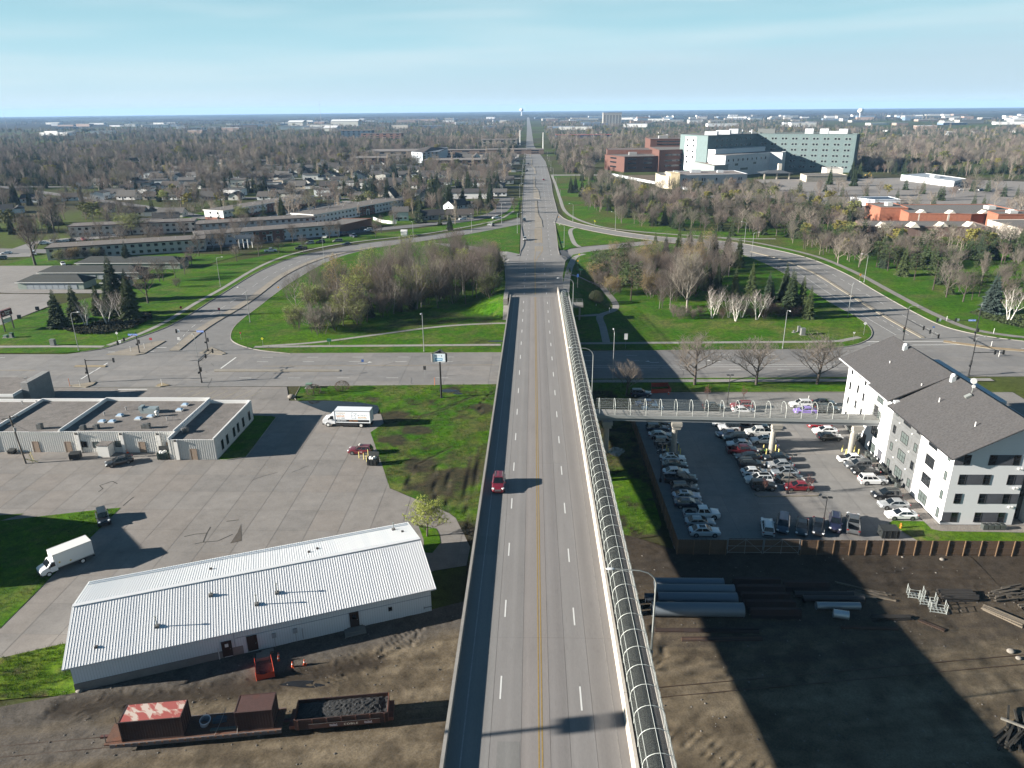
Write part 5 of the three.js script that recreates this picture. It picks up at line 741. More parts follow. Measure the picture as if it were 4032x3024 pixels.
[[[299.1,-560.7],RED,'sedan','red car alone in the clinic parking'],[[328.4,-589.4],WHITE,'sedan','white car in the clinic parking'],[[341.5,-586.0],WHITE,'suv','white suv in the clinic parking beside a dark one'],[[346.5,-601.8],GREY,'sedan','dark car at the top of the clinic parking'],[[344.1,-564.5],MAROON,'sedan','maroon car at the clinic kerb'],[[338.9,-608.2],BLACK,'suv','black suv in the row by the low white clinic'],[[343.5,-610.4],GREY,'suv','grey suv in the row by the low white clinic'],[[347.4,-605.1],BLACK,'sedan','black car last in the row by the low white clinic'],[[105.7,-785.5],WHITE,'van','white van by the brick building'],[[76.6,-933.9],BLACK,'suv','dark suv in the row beside the brick building'],[[71.5,-900.2],SILVER,'suv','silver suv in the row beside the brick building'],[[81.2,-967.4],BLACK,'sedan','black car behind the silver suv by the brick building']].forEach(([p,c,k,l])=>car(k,l,p,0.1,c,{far:1,group:'cars at the medical buildings'}));

// moving van with printed side
{
const t=thing('moving_truck','white moving truck with printed box side parked on the concrete','truck',[-38.6,-140.5],Math.PI - 0.045);
const wm=paint(0.76,0.77,0.79);
part('cargo_box',M(0.70,0.73,0.77,0.5),t,(b)=>b.box(-5,2.5,1.12,3.75,-1.25,1.25));
part('box_trim',rimM,t,(b)=>{for(const z of[-1.27,1.27]){b.box(-5.02,2.52,3.68,3.78,z - 0.03,z+0.03);b.box(-5.02,2.52,1.05,1.15,z - 0.03,z+0.03);for(const x of[-5,2.48])b.box(x - 0.04,x+0.04,1.15,3.68,z - 0.03,z+0.03);}b.box(-5.03,-4.97,3.68,3.78,-1.24,1.24);});
part('cab',wm,t,(b)=>{const pr=[[2.58,0.75],[4.95,0.75],[5.15,0.95],[5.15,1.45],[4.95,1.75],[4.05,1.92],[3.5,2.55],[3.2,2.72],[2.58,2.72]];const sh=new THREE.Shape(pr.map((p)=>new THREE.Vector2(...p)));b.geo(new THREE.ExtrudeGeometry(sh,{depth:2,bevelEnabled:true,bevelSize:0.06,bevelThickness:0.08,bevelSegments:2}),0,0,-1);});
part('windshield',carGlass,t,(b)=>b.quad([4.1,1.96,0.85],[4.1,1.96,-0.85],[3.57,2.6,-0.8],[3.57,2.6,0.8]));for(const s of[1,-1]){part('side_window',carGlass,t,(b)=>{const q=[[2.85,1.75,1.095*s],[3.85,1.75,1.095*s],[3.4,2.5,1.095*s],[2.85,2.5,1.095*s]];b.quad(...(s>0?q:q.reverse()));});part('mirror',trimM,t,(b)=>b.box(3.75,3.9,1.7,2.1,s*1.3 - 0.08,s*1.3+0.08));part('headlight',lampW,t,(b)=>b.box(5.0,5.18,1.1,1.4,s*0.85 - 0.16,s*0.85+0.16));part('fender',wm,t,(b)=>b.geo(new THREE.TorusGeometry(0.55,0.1,6,12,Math.PI),4.1,0.55,s*1.02));}
part('chassis',trimM,t,(b)=>{b.box(-4.9,4.9,0.5,1.02,-0.5,0.5);b.box(-2.2,2.4,0.4,1.0,-1.15,1.15);b.box(5.05,5.25,0.5,0.8,-1.1,1.1);b.box(-5.1,-4.9,0.45,0.8,-1.1,1.1);});
for(const[x,d]of[[4.1,0.3],[-2.9,0.55]])for(const s of[1,-1]){const w=put('wheel',cached('tw'+d,(b)=>b.cyl(0.5,0.5,d,0,0,0,20,Math.PI/2)),tyreM,t);w.position.set(x,0.5,s*(1.12 - d/2));put('rim',cached('tr'+d,(b)=>b.cyl(0.3,0.3,d+0.02,0,0,0,14,Math.PI/2)),frameWhite,w);}
const cv=document.createElement('canvas');cv.width=1024;cv.height=352;const x=cv.getContext('2d');x.fillStyle='#e6ebef';x.fillRect(0,0,1024,352);
x.textBaseline='alphabetic';x.fillStyle='#a38463';x.font='bold 58px sans-serif';x.fillText('EARNING',50,74);x.fillStyle='#46525c';x.font='bold 26px sans-serif';x.fillText('YOUR TRUST ONE',54,108);x.fillStyle='#b8742c';x.font='bold 88px sans-serif';x.fillText('MOVE',46,186);x.fillStyle='#30383f';x.font='bold 50px sans-serif';x.fillText('AT A TIME',58,236);
x.strokeStyle='#8a949c';x.lineWidth=3;x.beginPath();x.moveTo(412,40);x.lineTo(412,225);x.stroke();
x.strokeStyle='#1b2f4d';x.lineWidth=8;x.beginPath();[[488,40],[515,40],[525,28],[540,44],[600,60],[648,66],[600,96],[592,120],[600,128],[600,200],[628,222],[498,222],[498,130],[484,70],[488,40]].forEach(([a,c],i)=>(i?x.lineTo(a,c):x.moveTo(a,c)));x.stroke();x.beginPath();x.moveTo(498,128);x.bezierCurveTo(530,150,560,150,592,122);x.stroke();
x.fillStyle='#16324d';x.font='64px sans-serif';x.fillText('M I N N E',668,140);x.fillStyle='#c08a2e';x.font='bold 64px sans-serif';x.fillText('MOVERS',670,208);x.fillStyle='#4a5964';x.fillRect(676,222,270,9);
x.fillStyle='#15171c';x.fillRect(20,262,985,72);x.font='bold 44px sans-serif';x.fillStyle='#cfd3d6';x.fillText('FREE QUOTES',48,314);x.fillStyle='#d08a3e';x.fillText('CALL TODAY',410,314);
const tx=new THREE.CanvasTexture(cv);tx.colorSpace=THREE.SRGBColorSpace;const pmx=new THREE.MeshStandardMaterial({map:tx,roughness:0.5,side:THREE.DoubleSide});
for(const s of[1,-1]){const q=new MB().uvquad([-3.7,0,0],[3.7,0,0],[3.7,2.45,0],[-3.7,2.45,0]).build('printed_side',pmx,t);q.position.set(-1.25,1.2,s*1.262);if(s<0)q.rotation.y=Math.PI;}
}
// plain white box truck by the shed
{
const t=thing('box_truck','plain white box truck parked beside the shed and lawn','truck',[-67.84,-89.51],-2.28),wm=paint(0.76,0.77,0.78);
part('cargo_box',M(0.72,0.72,0.70,0.55),t,(b)=>{b.box(-3.3,1.5,0.95,3.15,-1.15,1.15);b.box(1.5,1.9,2.1,3.15,-1.1,1.1);});part('box_trim',M(0.55,0.54,0.5,0.5),t,(b)=>{for(const z of[-1.17,1.17]){b.box(-3.32,1.9,3.08,3.17,z - 0.03,z+0.03);b.box(-3.32,1.5,0.9,1,z - 0.03,z+0.03);}});
part('cab',wm,t,(b)=>{const pr=[[1.55,0.5],[3.55,0.5],[3.7,0.65],[3.7,1.05],[3.45,1.22],[2.75,1.4],[2.2,2.05],[1.55,2.1]];b.geo(new THREE.ExtrudeGeometry(new THREE.Shape(pr.map((p)=>new THREE.Vector2(...p))),{depth:1.8,bevelEnabled:true,bevelSize:0.05,bevelThickness:0.08,bevelSegments:2}),0,0,-0.9);});
part('windshield',carGlass,t,(b)=>b.quad([2.83,1.43,0.84],[2.83,1.43,-0.84],[2.27,2.06,-0.78],[2.27,2.06,0.78]));for(const s of[1,-1]){part('side_window',carGlass,t,(b)=>{const q=[[1.75,1.3,0.995*s],[2.55,1.3,0.995*s],[2.15,1.95,0.995*s],[1.75,1.95,0.995*s]];b.quad(...(s>0?q:q.reverse()));});part('mirror',trimM,t,(b)=>b.box(2.5,2.62,1.25,1.55,s*1.2 - 0.07,s*1.2+0.07));part('headlight',lampW,t,(b)=>b.box(3.6,3.78,0.75,0.98,s*0.72 - 0.15,s*0.72+0.15));}
part('chassis',trimM,t,(b)=>{b.box(-3.2,3.5,0.4,0.9,-0.45,0.45);b.box(3.6,3.82,0.42,0.66,-0.98,0.98);b.box(-3.4,-3.2,0.4,0.7,-1,1);});
for(const[x,d]of[[2.75,0.26],[-1.7,0.45]])for(const s of[1,-1]){const w=put('wheel',cached('bw'+d,(b)=>b.cyl(0.39,0.39,d,0,0,0,18,Math.PI/2)),tyreM,t);w.position.set(x,0.39,s*(1.02 - d/2));put('rim',cached('br'+d,(b)=>b.cyl(0.24,0.24,d+0.02,0,0,0,12,Math.PI/2)),frameWhite,w);}
for(const[x,y]of[[1.2,1.7],[-0.2,1.35]])part('hazard_sticker',M(0.6,0.42,0.04,0.6),t,(b)=>b.geo(new THREE.BoxGeometry(0.22,0.22,0.01),x,y,-1.157,0,0,0.785));
}
// motorcycles
function bike(label,pos,turn,c){
const t=thing('motorcycle',label,'motorcycle',pos,turn,'motorcycles at the footbridge piers');
for(const x of[0.68,-0.68]){const w=put('wheel',cached('mw',(b)=>b.geo(new THREE.TorusGeometry(0.27,0.055,8,18))),tyreM,t);w.position.set(x,0.325,0);put('rim',cached('mr',(b)=>b.cyl(0.2,0.2,0.05,0,0,0,12,Math.PI/2)),rimM,w);}
part('frame',trimM,t,(b)=>{b.path([[-0.68,0.33,0],[-0.2,0.45,0],[0.3,0.5,0],[0.5,0.85,0],[0.68,0.33,0]],0.045);b.box(-0.2,0.28,0.28,0.58,-0.13,0.13);});part('tank',paint(...c),t,(b)=>b.geo(new THREE.SphereGeometry(0.26,10,8),0.18,0.78,0,0,0,0,[1.2,0.65,0.62]));part('seat',trimM,t,(b)=>b.geo(new THREE.SphereGeometry(0.26,10,6),-0.35,0.74,0,0,0,0.1,[1.5,0.3,0.5]));part('fairing',paint(...c),t,(b)=>{b.geo(new THREE.SphereGeometry(0.18,8,6),0.56,0.85,0,0,0,0,[0.9,1.1,0.8]);b.geo(new THREE.SphereGeometry(0.14,8,6),-0.75,0.78,0,0,0,0.2,[1.5,0.5,0.6]);});part('handlebar',galv,t,(b)=>b.path([[0.42,0.98,-0.34],[0.5,0.95,-0.1],[0.5,0.95,0.1],[0.42,0.98,0.34]],0.02));
}
bike('black motorcycle by the first pier and fence',[24.78,-129.61],0.2,BLACK);bike('white motorcycle by the first pier and fence',[24.59,-127.43],0.1,WHITE);bike('green and black motorcycle at the second pier',[43.99,-127.49],0.2,[0.05,0.3,0.02]);bike('blue motorcycle beside the yellow posts of the second pier',[46.93,-129.20],1.2,[0.05,0.03,0.3]);
// ---------------------------------------------------------------- street furniture
const blackM=M(0.014,0.014,0.015,0.5),poleGrey=M(0.40,0.42,0.42,0.5,{metal:0.4}),postM=M(0.32,0.2,0.11,0.9,{t:'wood'}),boardM=M(0.17,0.105,0.062,0.9,{t:'wood'});
function printed(w,h,draw){const cv=document.createElement('canvas');cv.width=w;cv.height=h;draw(cv.getContext('2d'),w,h);const t=new THREE.CanvasTexture(cv);t.colorSpace=THREE.SRGBColorSpace;return new THREE.MeshStandardMaterial({map:t,roughness:0.55,side:THREE.DoubleSide});}
const lettered=(txt,bg,fg,w=512,h=96)=>printed(w,h,(x)=>{x.fillStyle=bg;x.fillRect(0,0,w,h);x.strokeStyle=fg;x.lineWidth=4;x.strokeRect(4,4,w - 8,h - 8);x.fillStyle=fg;x.font='bold '+h*0.66+'px sans-serif';x.textAlign='center';x.fillText(txt,w/2,h*0.74);});
const demersM=lettered('DeMers Ave','#1c5fc4','#e8f0fa',384,96),columbiaM=lettered('S Columbia Rd','#1c5fc4','#e8f0fa',512,96);
const arrowM=printed(64,72,(x)=>{x.fillStyle='#e8ecee';x.fillRect(0,0,64,72);x.strokeStyle='#15181b';x.lineWidth=7;x.beginPath();x.moveTo(38,64);x.lineTo(38,34);x.lineTo(18,34);x.stroke();x.fillStyle='#15181b';x.beginPath();x.moveTo(20,20);x.lineTo(20,48);x.lineTo(5,34);x.fill();});
function plate(parent,m,w,h,pos,ry=0,name='sign_plate'){const q=new MB().uvquad([-w/2,-h/2,0.012],[w/2,-h/2,0.012],[w/2,h/2,0.012],[-w/2,h/2,0.012]).build(name,m,parent);q.position.set(...pos);q.rotation.y=ry;const bk=put('sign_back',cached(['sb',w,h].join(),(b)=>b.box(-w/2,w/2,-h/2,h/2,-0.012,0.01)),poleGrey,q);return q;}
function head(parent,x,y,z,ry){const h=put('signal_head',cached('sig',(b)=>{b.box(-0.18,0.18,-0.55,0.55,-0.13,0.1);for(const k of[-0.35,0,0.35])b.geo(new THREE.CylinderGeometry(0.15,0.15,0.2,10,1,true,0,Math.PI),0,k,0.19,Math.PI/2,Math.PI,0);}),blackM,parent);h.position.set(x,y,z);h.rotation.y=ry;[-0.35,0,0.35].forEach((k,i)=>{put('lens',cached('lens',(b)=>b.cyl(0.13,0.13,0.02,0,0,0,12,Math.PI/2)),M(...[[0.02,0.1,0.05],[0.12,0.08,0.01],[0.1,0.01,0.01]][i],0.3),h).position.set(0,k,0.11);});return h;}
function signal(label,pos,h,dir,L,o={}){ // dir is the turn of the mast arm (0 = +x)
const t=thing('traffic_signal',label,'traffic light',pos,0,'signals at the crossings'),c=Math.cos(dir),s=-Math.sin(dir),y=o.ay??h - 0.4;
part('pole',blackM,t,(b)=>{b.cyl(0.22,0.2,0.5,0,0.25,0,10);b.bar([0,0,0],[0,h,0],0.15,0.11,10);});part('mast_arm',blackM,t,(b)=>b.bar([0,y,0],[c*L,y+0.15,s*L],0.1,0.06,8));
const face=o.face??dir+Math.PI/2;(o.heads??[1]).forEach((k)=>head(t,c*L*k,y+0.1,s*L*k,face));head(t,0.3*Math.cos(face)+0.15,3.3,-0.3*Math.sin(face),face+Math.PI/2);part('walk_signal',blackM,t,(b)=>b.obox(-0.3,2.6,0.1,0.4,0.45,0.25,face));
if(o.sign)plate(t,o.sign,o.sw??2,0.5,[c*L*0.16+Math.sin(face)*0.15,y+0.06,s*L*0.16+Math.cos(face)*0.15],face,'street_name');
if(o.arrows)for(const k of o.arrows)plate(t,arrowM,0.6,0.7,[c*L*k+Math.sin(face)*0.1,y+0.15,s*L*k+Math.cos(face)*0.1],face,'lane_sign');
if(o.lum)part('lamp_arm',poleGrey,t,(b)=>{const lx=o.lum===true?[c,s]:o.lum;b.path([[0,h,0],[0,(o.lh??h+1)- 0.4,0],[lx[0]*1,o.lh??h+1,lx[1]],[lx[0]*2.4,(o.lh??h+1)+0.1,lx[1]*2.4]],0.05,6);b.geo(new THREE.SphereGeometry(0.3,8,6),lx[0]*2.7,(o.lh??h+1)+0.1,lx[1]*2.7,0,0,0,[1.2,0.4,0.8]);});
return t;
}
const PI=Math.PI;
signal('black signal mast on the painted island left, arm towards the shops',[-107.9,-189],6.1,-PI/2,9.2,{sign:columbiaM,sw:2.6,heads:[0.66,1],arrows:[0.88],face:0});
signal('black signal mast carrying DeMers Ave sign at the left crossing',[-89.6,-190.7],6.1,PI,7.9,{sign:demersM,heads:[1],arrows:[0.92],face:0});
signal('black signal mast behind the shop row, arm pointing to the overpass',[-108.5,-165.9],6.1,0,7,{heads:[1],face:PI,sign:null});
signal('black signal mast with tall grey lamp near the shop parking',[-80.8,-166],5.7,PI/2,8.4,{heads:[0.5,1],face:PI/2,lum:[-0.2,-0.3],lh:12});
signal('tall black signal mast with lamp by the right frontage road',[103.9,-200.7],9,-PI/2,17,{heads:[0.55,0.75,1],ay:6.2,face:PI,lum:[0.8,0.2]});
signal('tall black signal mast carrying DeMers Ave sign at the right crossing',[122.8,-199.5],10,PI,11.2,{sign:demersM,heads:[0.55,1],arrows:[0.5,0.94],ay:6.1,face:0,lum:[-0.3,0.6]});
signal('tall black signal mast beyond the apartment roof',[106.1,-171.5],9,0,7,{heads:[0.72,1],ay:5.9,face:PI/2,lum:[0.6,0.2]});
for(const[p,L,a,l]of[[[19.1,-769],17,PI,'black signal gantry across the avenue right lanes'],[[-11,-790],9,0,'black signal gantry on the avenue left side'],[[17,-1010],13,PI,'far signal gantry over the avenue right lanes'],[[-12,-960],9,0,'far signal gantry over the avenue left lanes']])signal(l,p,7,a,L,{heads:[0.35,0.6,0.8,1],face:0});
function lamp(label,pos,h,dir,arm=2,name='street_lamp'){
const c=Math.cos(dir),s=-Math.sin(dir),t=thing(name,label,'street lamp',[pos[0],bank(...pos),pos[1]],0,'grey street lamps');
part('pole',poleGrey,t,(b)=>{b.cyl(0.2,0.16,0.5,0,0.25,0,8);b.path([[0,0.4,0],[0,h - 0.9,0],[c*0.3,h - 0.25,s*0.3],[c*arm,h,s*arm]],[0.11,0.075,0.06,0.045],8);});part('lamp_head',M(0.62,0.63,0.63,0.5),t,(b)=>b.geo(new THREE.SphereGeometry(0.3,8,6),c*(arm+0.25),h,s*(arm+0.25),0,dir,0,[1.4,0.4,0.7]));
}
[['street lamp on the left lawn beside the crossing',[-126.1,-191.1],11.1,0],['street lamp between left frontage road and its walk',[-117.7,-269.1],11.3,0],['street lamp on the bank of the left grove',[-88.5,-219.9],11.2,PI],['street lamp on the verge between grove and cross street',[-29.7,-190.1],11.3,-PI/2],['street lamp where the left frontage road curves',[-92.3,-321],10.5,0],['street lamp at the walk in the overpass shadow',[19.4,-168.9],12,PI/2],['street lamp on the verge by the grey utility boxes',[67.9,-192.8],11.2,-PI/2],['street lamp at the spruce corner of the right loop',[98,-224.7],11.3,0],['street lamp on the outer kerb of the right frontage road',[123.4,-273.7],10.7,PI],['street lamp where the right road bends behind spruces',[95,-322],11.2,0],['street lamp at the upper bend of the right road',[102.4,-361],10,PI],['street lamp beside the avenue walk under the park',[23.2,-437],10,PI],['street lamp on the small green wedge right of the avenue',[14.6,-349.4],10.7,PI],['street lamp on the left kerb of the avenue',[-8.4,-392.4],10.7,0],['street lamp at the mouth of the house street',[-18.2,-429.3],11.4,0],['street lamp on the ramp bend above the grove',[-60,-369],10,-PI/2],['street lamp near the avenue curve in front of tall trees',[-33,-398],10,-PI/2],['street lamp beside the path at the park edge',[44,-400],10,PI]].forEach((a)=>lamp(...a));
for(let k=0;k<7;k++)lamp('far street lamp on the left kerb of the avenue',[-10 - k*0.3,-560 - k*95],10,0);
for(let k=0;k<6;k++)lamp('far street lamp on the right kerb of the avenue',[18.5,-520 - k*95],10,PI);
for(const[x,z,l]of[[15.6,-1238,'very tall white pole right of the far avenue'],[-23.8,-1386,'very tall white pole left of the far avenue']]){const t=thing('high_mast',l,'mast',[x,z]);part('pole',M(0.8,0.8,0.79,0.6),t,(b)=>{b.cyl(0.9,0.8,1,0,0.5,0,10);b.bar([0,0,0],[0,25.7,0],0.75,0.55,10);});part('cap',frameDark,t,(b)=>b.cyl(0.5,0.5,0.5,0,25.9,0,8));}
for(const[p,h,l]of[[[43,-152.1],7.1,'black twin lamp beyond the footbridge in the parking'],[[43.3,-112],7.4,'black twin lamp on the stone island'],[[44.4,-99.1],6.6,'black lamp at the front row of parked cars'],[[22.5,-116.2],7.4,'black lamp by the fence row']]){const t=thing('parking_lamp',l,'lamp',p,0,'parking lamps');part('pole',blackM,t,(b)=>{b.cyl(0.25,0.25,0.6,0,0.3,0,10);b.bar([0,0,0],[0,h,0],0.08,0.06,8);});for(const s of[1,-1])part('lamp_head',blackM,t,(b)=>b.box(s*0.45 - 0.3,s*0.45+0.3,h - 0.05,h+0.1,-0.2,0.2));}
// big pylon sign beside the overpass
{
const t=thing('pylon_sign','three-sided white sign on a tall black pole beside the overpass','sign',[-21,-156.3]);
part('pole',blackM,t,(b)=>{b.bar([0,0,0],[0,9.2,0],0.22,0.2,10);b.box(-0.4,0.4,0,0.12,-0.4,0.4);});
const front=printed(256,128,(x)=>{x.fillStyle='#d9e3ea';x.fillRect(0,0,256,128);x.fillStyle='#23305c';for(const k of[62,172]){x.beginPath();x.arc(k,34,9,0,7);x.fill();}x.fillStyle='#8a8fa8';x.font='bold 17px sans-serif';x.fillText('ar barn',84,36);x.fillStyle='#2e7fb0';x.fillRect(62,70,124,42);x.fillStyle='#cfe6f5';x.fillRect(72,80,104,18);});
const R=1.75;for(let k=0;k<3;k++){const a=k*2*PI/3;const c=part('sign_cabinet',k===1?M(0.016,0.017,0.02,0.6):M(0.2,0.19,0.18,0.6),t,(b)=>b.obox(Math.sin(a)*0.85,10,Math.cos(a)*0.85,3.6,2,0.35,a));if(k!==1)plate(t,front,3.4,1.85,[Math.sin(a)*1.03,10,Math.cos(a)*1.03],a,'sign_face');}
}
// burger sign, letter board
{
const t=thing('restaurant_sign','maroon restaurant sign with white letters on two black posts','sign',[-159.5,-211.4],PI/2 - 0.1);
for(const x of[-1.75,1.75])part('post',blackM,t,(b)=>b.box(x - 0.14,x+0.14,0,5,-0.14,0.14));part('sign_cabinet',M(0.25,0.05,0.06,0.6),t,(b)=>b.box(-2.3,2.3,4.5,6.5,-0.3,0.3));
const f=printed(320,144,(x)=>{x.fillStyle='#c7b9bd';x.fillRect(0,0,320,144);x.fillStyle='#5a1526';x.fillRect(8,8,304,128);x.fillStyle='#b98a92';x.beginPath();x.arc(74,78,34,0,7);x.fill();x.fillStyle='#efe9e6';x.font='bold 50px sans-serif';x.fillText('Burger',122,66);x.fillText('Time',122,118);});for(const s of[0,PI])plate(t,f,4.5,1.95,[0,5.5,s?-0.31:0.31],s,'sign_face');
part('letter_board',M(0.7,0.68,0.58,0.7),t,(b)=>b.box(-1.55,1.55,2.6,3.9,-0.1,0.1));
}
// small road signs
function roadSign(label,pos,h,m,w,hh,ry=0,shape){const t=thing('road_sign',label,'sign',[pos[0],bank(...pos),pos[1]],ry,'small road signs');part('post',poleGrey,t,(b)=>b.bar([0,0,0],[0,h,0],0.035));if(shape)part('sign_plate',m,t,(b)=>b.geo(new THREE.CylinderGeometry(w/2,w/2,0.03,shape),0,h - 0.1,0.04,PI/2,0,0));else plate(t,m,w,hh,[0,h - hh/2,0.04]);return t;}
const yel=M(0.62,0.62,0.03,0.6),org=M(0.6,0.28,0.02,0.6),grn=M(0.01,0.16,0.07,0.6),blu=M(0.05,0.16,0.5,0.6),wht=M(0.72,0.72,0.70,0.6),redS=M(0.55,0.05,0.07,0.6);
[[[-84.3,-201.3],2.2,redS,0.8,0,'red and white yield sign at the left loop corner',3],[[-75.0,-193.1],3,yel,0.8,0,'yellow-green crossing sign beside the left walk',4],[[-91.6,-257.3],2.6,org,0.8,0,'orange bend sign on the left grove bank',4],[[-101.7,-228.8],2.4,redS,0.75,0.75,'red and white keep-out sign on the left median'],[[-115.6,-231.8],2.2,redS,0.75,0.75,'red and white sign at the left walk'],[[-99.0,-194.2],3,wht,0.7,0.8,'white turn sign on the tip of the left median'],[[-107.4,-195.0],2.6,redS,0.8,0.7,'red and white do-not-enter sign on the left island'],[[-118.5,-197.9],3.2,wht,0.9,0,'white diamond sign by the left crossing walk',4],[[-43.5,-176.7],2.4,blu,0.6,0.7,'small blue sign on the cross street median'],[[-56.9,-194.9],2.4,grn,1.3,0.9,'green guide sign beside the grove walk'],[[25.3,-192.8],4.4,wht,0.9,1.7,'tall pale sign panel in the overpass shadow'],[[18.4,-282.9],2.6,grn,1.5,0.5,'green street sign at the ramp end of the overpass'],[[19.7,-315.1],3.2,yel,0.9,0,'yellow diamond sign at the right ramp',4],[[18.8,-308.5],2,org,0.7,0.6,'orange sign under the yellow diamond at the ramp'],[[89.6,-199.7],2.6,wht,0.9,0,'white triangle yield sign at the right loop corner',3],[[95.0,-205.7],3.6,wht,1.1,0,'white diamond sign seen from behind at the right loop',4],[[97.9,-293.9],2.2,M(0.1,0.1,0.11,0.6),1.2,0.6,'dark sign panel on the right loop lawn'],[[123.1,-277.0],2.6,org,0.7,0.8,'orange bend sign on the lamp at the right road'],[[113.7,-204.4],3,blu,0.7,0.4,'small blue sign on the right median'],[[13.7,-347.0],3,grn,1.2,0.8,'green guide sign on the wedge right of the avenue'],[[14.8,-437.3],2.4,org,0.8,0,'orange diamond sign at the right ramp mouth',4],[[34.5,-420.4],2.6,yel,0.9,0,'yellow-green sign by the path right of the avenue',4],[[34.5,-417.9],2.4,yel,0.9,0,'yellow-green diamond sign at the path crossing',4],[[15.5,-252.9],5,blu,0.7,1.1,'blue sign on the pole at the end of the cage'],[[-26.7,-170.4],2.8,M(0.05,0.05,0.05,0.6),0.7,1,'dark sign on the lawn left of the avenue'],[[-106.8,-376.3],1.6,wht,1.8,0.9,'white name board at the low apartment block']].forEach(([p,h,m,w,hh,l,s])=>roadSign(l,p,h,m,w,hh,0,s));
// bollards, posts, boxes
function post(label,pos,h,r,m,cap,name='bollard',group='yellow guard posts'){const t=thing(name,label,'bollard',pos,0,group);part('pipe',m,t,(b)=>b.cyl(r,r,h,0,h/2,0,10));part('cap',cap??m,t,(b)=>b.geo(new THREE.SphereGeometry(r,10,6,0,PI*2,0,PI/2),0,h,0));}
const yp=M(0.66,0.56,0.20,0.6);
[[[-33.00,-125.11],'yellow guard post nearest the taxi front'],[[-31.96,-124.52],'bent yellow pipe post by the soil square'],[[-31.23,-123.58],'yellow guard post against the open dumpster'],[[-31.48,-126.13],'yellow guard post behind the open dumpster']].forEach(([p,l])=>post(l,p,1.25,0.09,yp));
for(const[x,z,n]of[[26.8,-127.85,'first'],[45.3,-127.85,'second'],[60.2,-127.85,'third']])[[-1.15,0.9],[1.15,0.9],[-1.15,-0.9],[1.15,-0.9]].slice(0,4).forEach(([dx,dz],i)=>post('yellow guard post at the '+n+' footbridge pier, '+['left','right','rear left','rear right'][i]+' corner',[x+dx,z+dz],1.3,0.11,yp));
[[[-111.9,-163.3],'orange topped marker post on the small island by the shops'],[[-23.5,-164.1],'orange marker post on the verge below the pylon sign']].forEach(([p,l])=>post(l,p,2,0.06,M(0.6,0.16,0.03,0.6),undefined,'marker_post','marker posts'));
[[[-109.2,-163.0],'white post on the small island by the shops'],[[-89.6,-163.9],'white post at the shop driveway'],[[126.1,-220.4],'white post on the grass behind the right crossing'],[[124.7,-194.6],'white post on the right traffic island'],[[121.8,-186.1],'white post in front of the right crossing'],[[132.4,-206.9],'white post beside the clipped junipers'],[[-110.8,-190.0],'slim grey post on the left island'],[[-108.4,-192.8],'slim grey post at the left island tip'],[[61.3,-153.8],'white post between cars beyond the footbridge'],[[20.7,-235.9],'white post in the overpass shadow by the path'],[[24.6,-231.0],'white and green post beside the path']].forEach(([p,l])=>post(l,p,1.6,0.06,wht,undefined,'marker_post','marker posts'));
function box(name,label,cat,pos,w,h,d,m,ry=0){const t=thing(name,label,cat,pos,ry);part('cabinet',m,t,(b)=>b.box(-w/2,w/2,0.08,h,-d/2,d/2));part('lid',m,t,(b)=>b.box(-w/2 - 0.05,w/2+0.05,h+0.002,h+0.08,-d/2 - 0.05,d/2+0.05));part('door',M(0.25,0.27,0.26,0.6),t,(b)=>b.box(-w/2+0.1,w/2 - 0.1,0.2,h - 0.15,d/2,d/2+0.02));part('pad',concM,t,(b)=>b.box(-w/2 - 0.3,w/2+0.3,0,0.16,-d/2 - 0.3,d/2+0.3));return t;}
const greenBox=M(0.04,0.13,0.09,0.7),steel=M(0.36,0.37,0.36,0.5,{metal:0.4});
box('utility_box','grey utility cabinet on the left lawn by the crossing','cabinet',[-136.1,-195.7],1.3,1.9,0.9,steel);box('utility_box','dark green utility box beside the walk under the restaurant sign','cabinet',[-153.4,-203.5],1,1.5,0.8,greenBox);box('utility_box','small pale green transformer left of the dark green box','cabinet',[-155.2,-203.5],1,0.8,0.9,M(0.18,0.3,0.22,0.7));box('utility_box','tall grey cabinet on the right loop lawn','cabinet',[77.7,-205.9],1.2,2,1.1,steel);box('utility_box','slim grey cabinet behind the tall one on the right lawn','cabinet',[77.5,-208.7],0.7,1.8,0.6,steel);box('utility_box','small grey pedestal box left of the two cabinets','cabinet',[75.9,-208.0],0.45,0.7,0.45,steel);box('utility_box','pale green transformer by the clipped brown bushes','cabinet',[-53.3,-162.4],1.3,1.1,1,M(0.2,0.33,0.25,0.7));
[[[-165.1,-224.4],'first'],[[-166.0,-235.0],'second'],[[-165.9,-241.2],'third']].forEach(([p,n])=>{const t=thing('menu_box','small dark and white drive-through box, '+n+' from the restaurant sign','box',p,0.3,'drive-through boxes');part('cabinet',M(0.05,0.06,0.07,0.6),t,(b)=>b.box(-0.5,0.5,0,1.3,-0.3,0.3));part('face',wht,t,(b)=>b.box(-0.52,-0.5,0.1,1.2,-0.28,0.28));});
